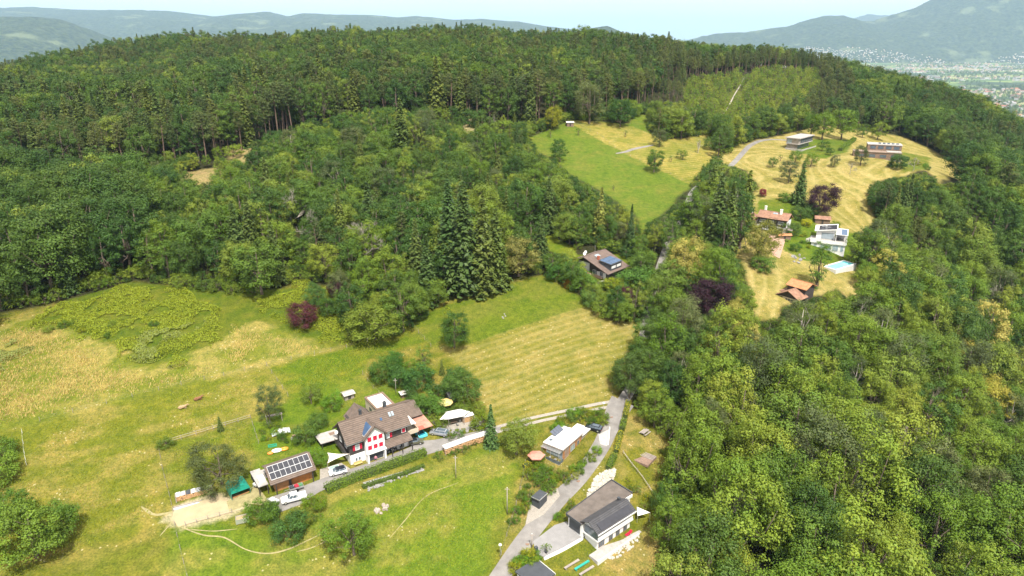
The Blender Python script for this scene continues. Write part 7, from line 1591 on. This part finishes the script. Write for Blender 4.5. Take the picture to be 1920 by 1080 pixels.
bare_tree(1, P(1309, 287), 8, 'bare fruit tree in the striped field'); bare_tree(1, P(1593, 327), 6.5, 'leafless fruit tree in the dry orchard'); bare_tree(0, P(1712, 320), 8, 'leaning bare tree beside the long dark house')
# garden of the white-roofed house, road banks
for poly, k, hs, lab, grp, keys in (
  ([(985,885),(1010,872),(1040,885),(1048,900),(1030,930),(1010,920),(985,900)], 26, (1.0, 2.4), 'garden shrub below the white-roofed house', 'shrubs below the white-roofed house', ('shrub', 'shrub_b')),
  ([(1050,895),(1075,880),(1100,855),(1122,838),(1125,850),(1100,875),(1070,905),(1052,915)], 14, (1.0, 2.2), 'roadside shrub beside the white-roofed house', 'shrubs on the road bank', ('shrub', 'shrub_b')),
  ([(1035,800),(1055,785),(1090,775),(1130,772),(1140,790),(1120,805),(1085,790),(1040,815)], 22, (1.0, 2.6), 'garden shrub behind the white-roofed house', 'shrubs behind the white-roofed house', ('shrub', 'shrub_b', 'shrub')),
  ([(955,1000),(985,960),(1000,925),(990,900),(975,930),(960,970)], 12, (.9, 2.2), 'bank shrub beside the lower paddock', 'shrubs on the bank', ('shrub_b', 'shrub')),
  ([(485,800),(510,800),(550,812),(545,830),(510,835),(488,828)], 14, (.8, 1.8), 'low shrub of the vegetable garden', 'shrubs in the vegetable garden', ('shrub_b', 'shrub')),
  ([(800,862),(830,850),(880,836),(925,822),(925,832),(870,850),(815,872)], 12, (.8, 1.6), 'flowering shrub below the wood store', 'shrubs below the wood store', ('shrub_b',)),
  ([(1040,975),(1060,950),(1075,940),(1072,955),(1050,985)], 7, (.9, 1.8), 'shrub between road and garage roof', 'shrubs above the garage', ('shrub', 'shrub_b')),
  ([(960,1075),(975,1060),(1000,1045),(1008,1060),(990,1075)], 8, (1.2, 2.8), 'bush beside the bottom garage', 'bushes at the bottom garage', ('shrub', 'bush_lime')),
  ([(1165,880),(1200,905),(1225,950),(1205,960),(1180,920)], 8, (.8, 1.8), 'rough shrub below the pole rail', 'shrubs below the pole rail', ('shrub_b',)),
  ([(560,960),(610,965),(600,985),(560,980)], 7, (.7, 1.5), 'low shrub on the bank below the yard', 'shrubs below the yard', ('shrub_b', 'shrub')),
  ([(140,620),(60,640),(90,560),(340,600),(420,600),(200,640)], 8, (1.0, 2.2), 'small dark shrub in the dry meadow', 'shrubs in the dry meadow', ('shrub',)),
  ([(1620,300),(1745,292),(1750,325),(1690,330)], 12, (1.2, 2.6), 'garden shrub beside the long dark house', 'shrubs of the upper garden', ('shrub', 'bush_dark')),
  ([(1470,450),(1510,440),(1530,470),(1500,470)], 8, (.8, 1.8), 'garden shrub left of the villa', 'shrubs of the villa garden', ('shrub',))):
    w = np.array(PP(poly)); done = 0; spots = []; lo = w[:, :2].min(0); hi = w[:, :2].max(0); tries = 0
    while done < k and tries < 4000:
        tries += 1; x, y = rg.uniform(lo[0], hi[0]), rg.uniform(lo[1], hi[1])
        if not inside(w, np.array(x), np.array(y)) or any(math.hypot(x - a, y - b_) < .9 for a, b_ in spots): continue
        spots.append((x, y)); hh = rg.uniform(*hs); c = [(1, 1, 1), (1.3, 1.15, .6), (.6, .75, .8), (.9, 1.2, .8), (1.5, 1.2, .5), (.7, .8, 1.2)][rg.randint(6)]
        e = plant(FULL.get(keys[done % len(keys)], keys[done % len(keys)]), (x, y, float(ground(x, y)) - .05), hh, lab, 'bush', grp, 'shrub', c); TO_LABEL.append((e, lab, x, y)); done += 1

# ------------------------------------------------------------------ labels by landmark
MARKS = [(1210,808,'the picnic table'),(1140,985,'the white house'),(1060,840,'the white-roofed house'),(700,830,'the chalet'),(450,925,'the green shelter'),(1130,500,'the hillside house'),(1490,555,'the old barn'),(1575,495,'the swimming pool'),(1445,425,'the farmhouse'),(1500,268,'the timber house'),(1660,290,'the long dark house'),(1068,236,'the meadow hut'),(450,297,'the sandy patch in the forest'),(573,605,'the round purple bush'),(1378,178,'the forest track'),(1900,1040,'the lower right photo corner'),(1900,700,'the right photo edge'),(10,575,'the left photo edge'),(690,495,'the tall bare tree'),(890,548,'the tall spruces'),(878,232,'the pale path in the forest'),(380,330,'the earthy clearing'),(1322,585,'the big purple tree'),(1600,760,'the middle of the right-hand wood'),(1560,1000,'the bottom edge of the wood'),(1205,620,'the road through the trees'),(150,330,'the bare pine stems'),(838,765,'the yellow parasol'),(1085,900,'the rusty manhole cover')]
MP = np.array([P(a, b_)[:2] for a, b_, _ in MARKS])
ORD = ['', 'second ', 'third ', 'fourth ', 'fifth ', 'sixth ', 'seventh ', 'eighth ', 'ninth ', 'tenth ', 'eleventh ', 'twelfth ', 'thirteenth ', 'fourteenth ', 'fifteenth ', 'sixteenth ', 'seventeenth ', 'eighteenth ', 'nineteenth ', 'twentieth ']
ORD += ['twenty-' + o for o in ('first ', 'second ', 'third ', 'fourth ', 'fifth ', 'sixth ', 'seventh ', 'eighth ', 'ninth ')] + ['thirtieth '] + ['thirty-' + o for o in ('first ', 'second ', 'third ', 'fourth ', 'fifth ', 'sixth ', 'seventh ', 'eighth ', 'ninth ')] + ['fortieth '] + ['forty-' + o for o in ('first ', 'second ', 'third ', 'fourth ', 'fifth ', 'sixth ', 'seventh ', 'eighth ', 'ninth ')]
ORD += ['fiftieth '] + ['fifty-' + o for o in ('first ', 'second ', 'third ', 'fourth ', 'fifth ', 'sixth ', 'seventh ', 'eighth ', 'ninth ')] + ['sixtieth '] + ['sixty-' + o for o in ('first ', 'second ', 'third ', 'fourth ', 'fifth ', 'sixth ', 'seventh ', 'eighth ', 'ninth ')]
bins = {}
for e, d, x, y in TO_LABEL:
    dist = np.hypot(MP[:, 0] - x, MP[:, 1] - y); k = int(np.argmin(dist)); bins.setdefault((d, k), []).append((dist[k], e))
for (d, k), lst in bins.items():
    for i, (_, e) in enumerate(sorted(lst, key=lambda q: q[0])):
        e['label'] = f'{d}, {ORD[min(i, len(ORD) - 1)]}nearest to {MARKS[k][2]}'
print('objects', len(bpy.data.objects))
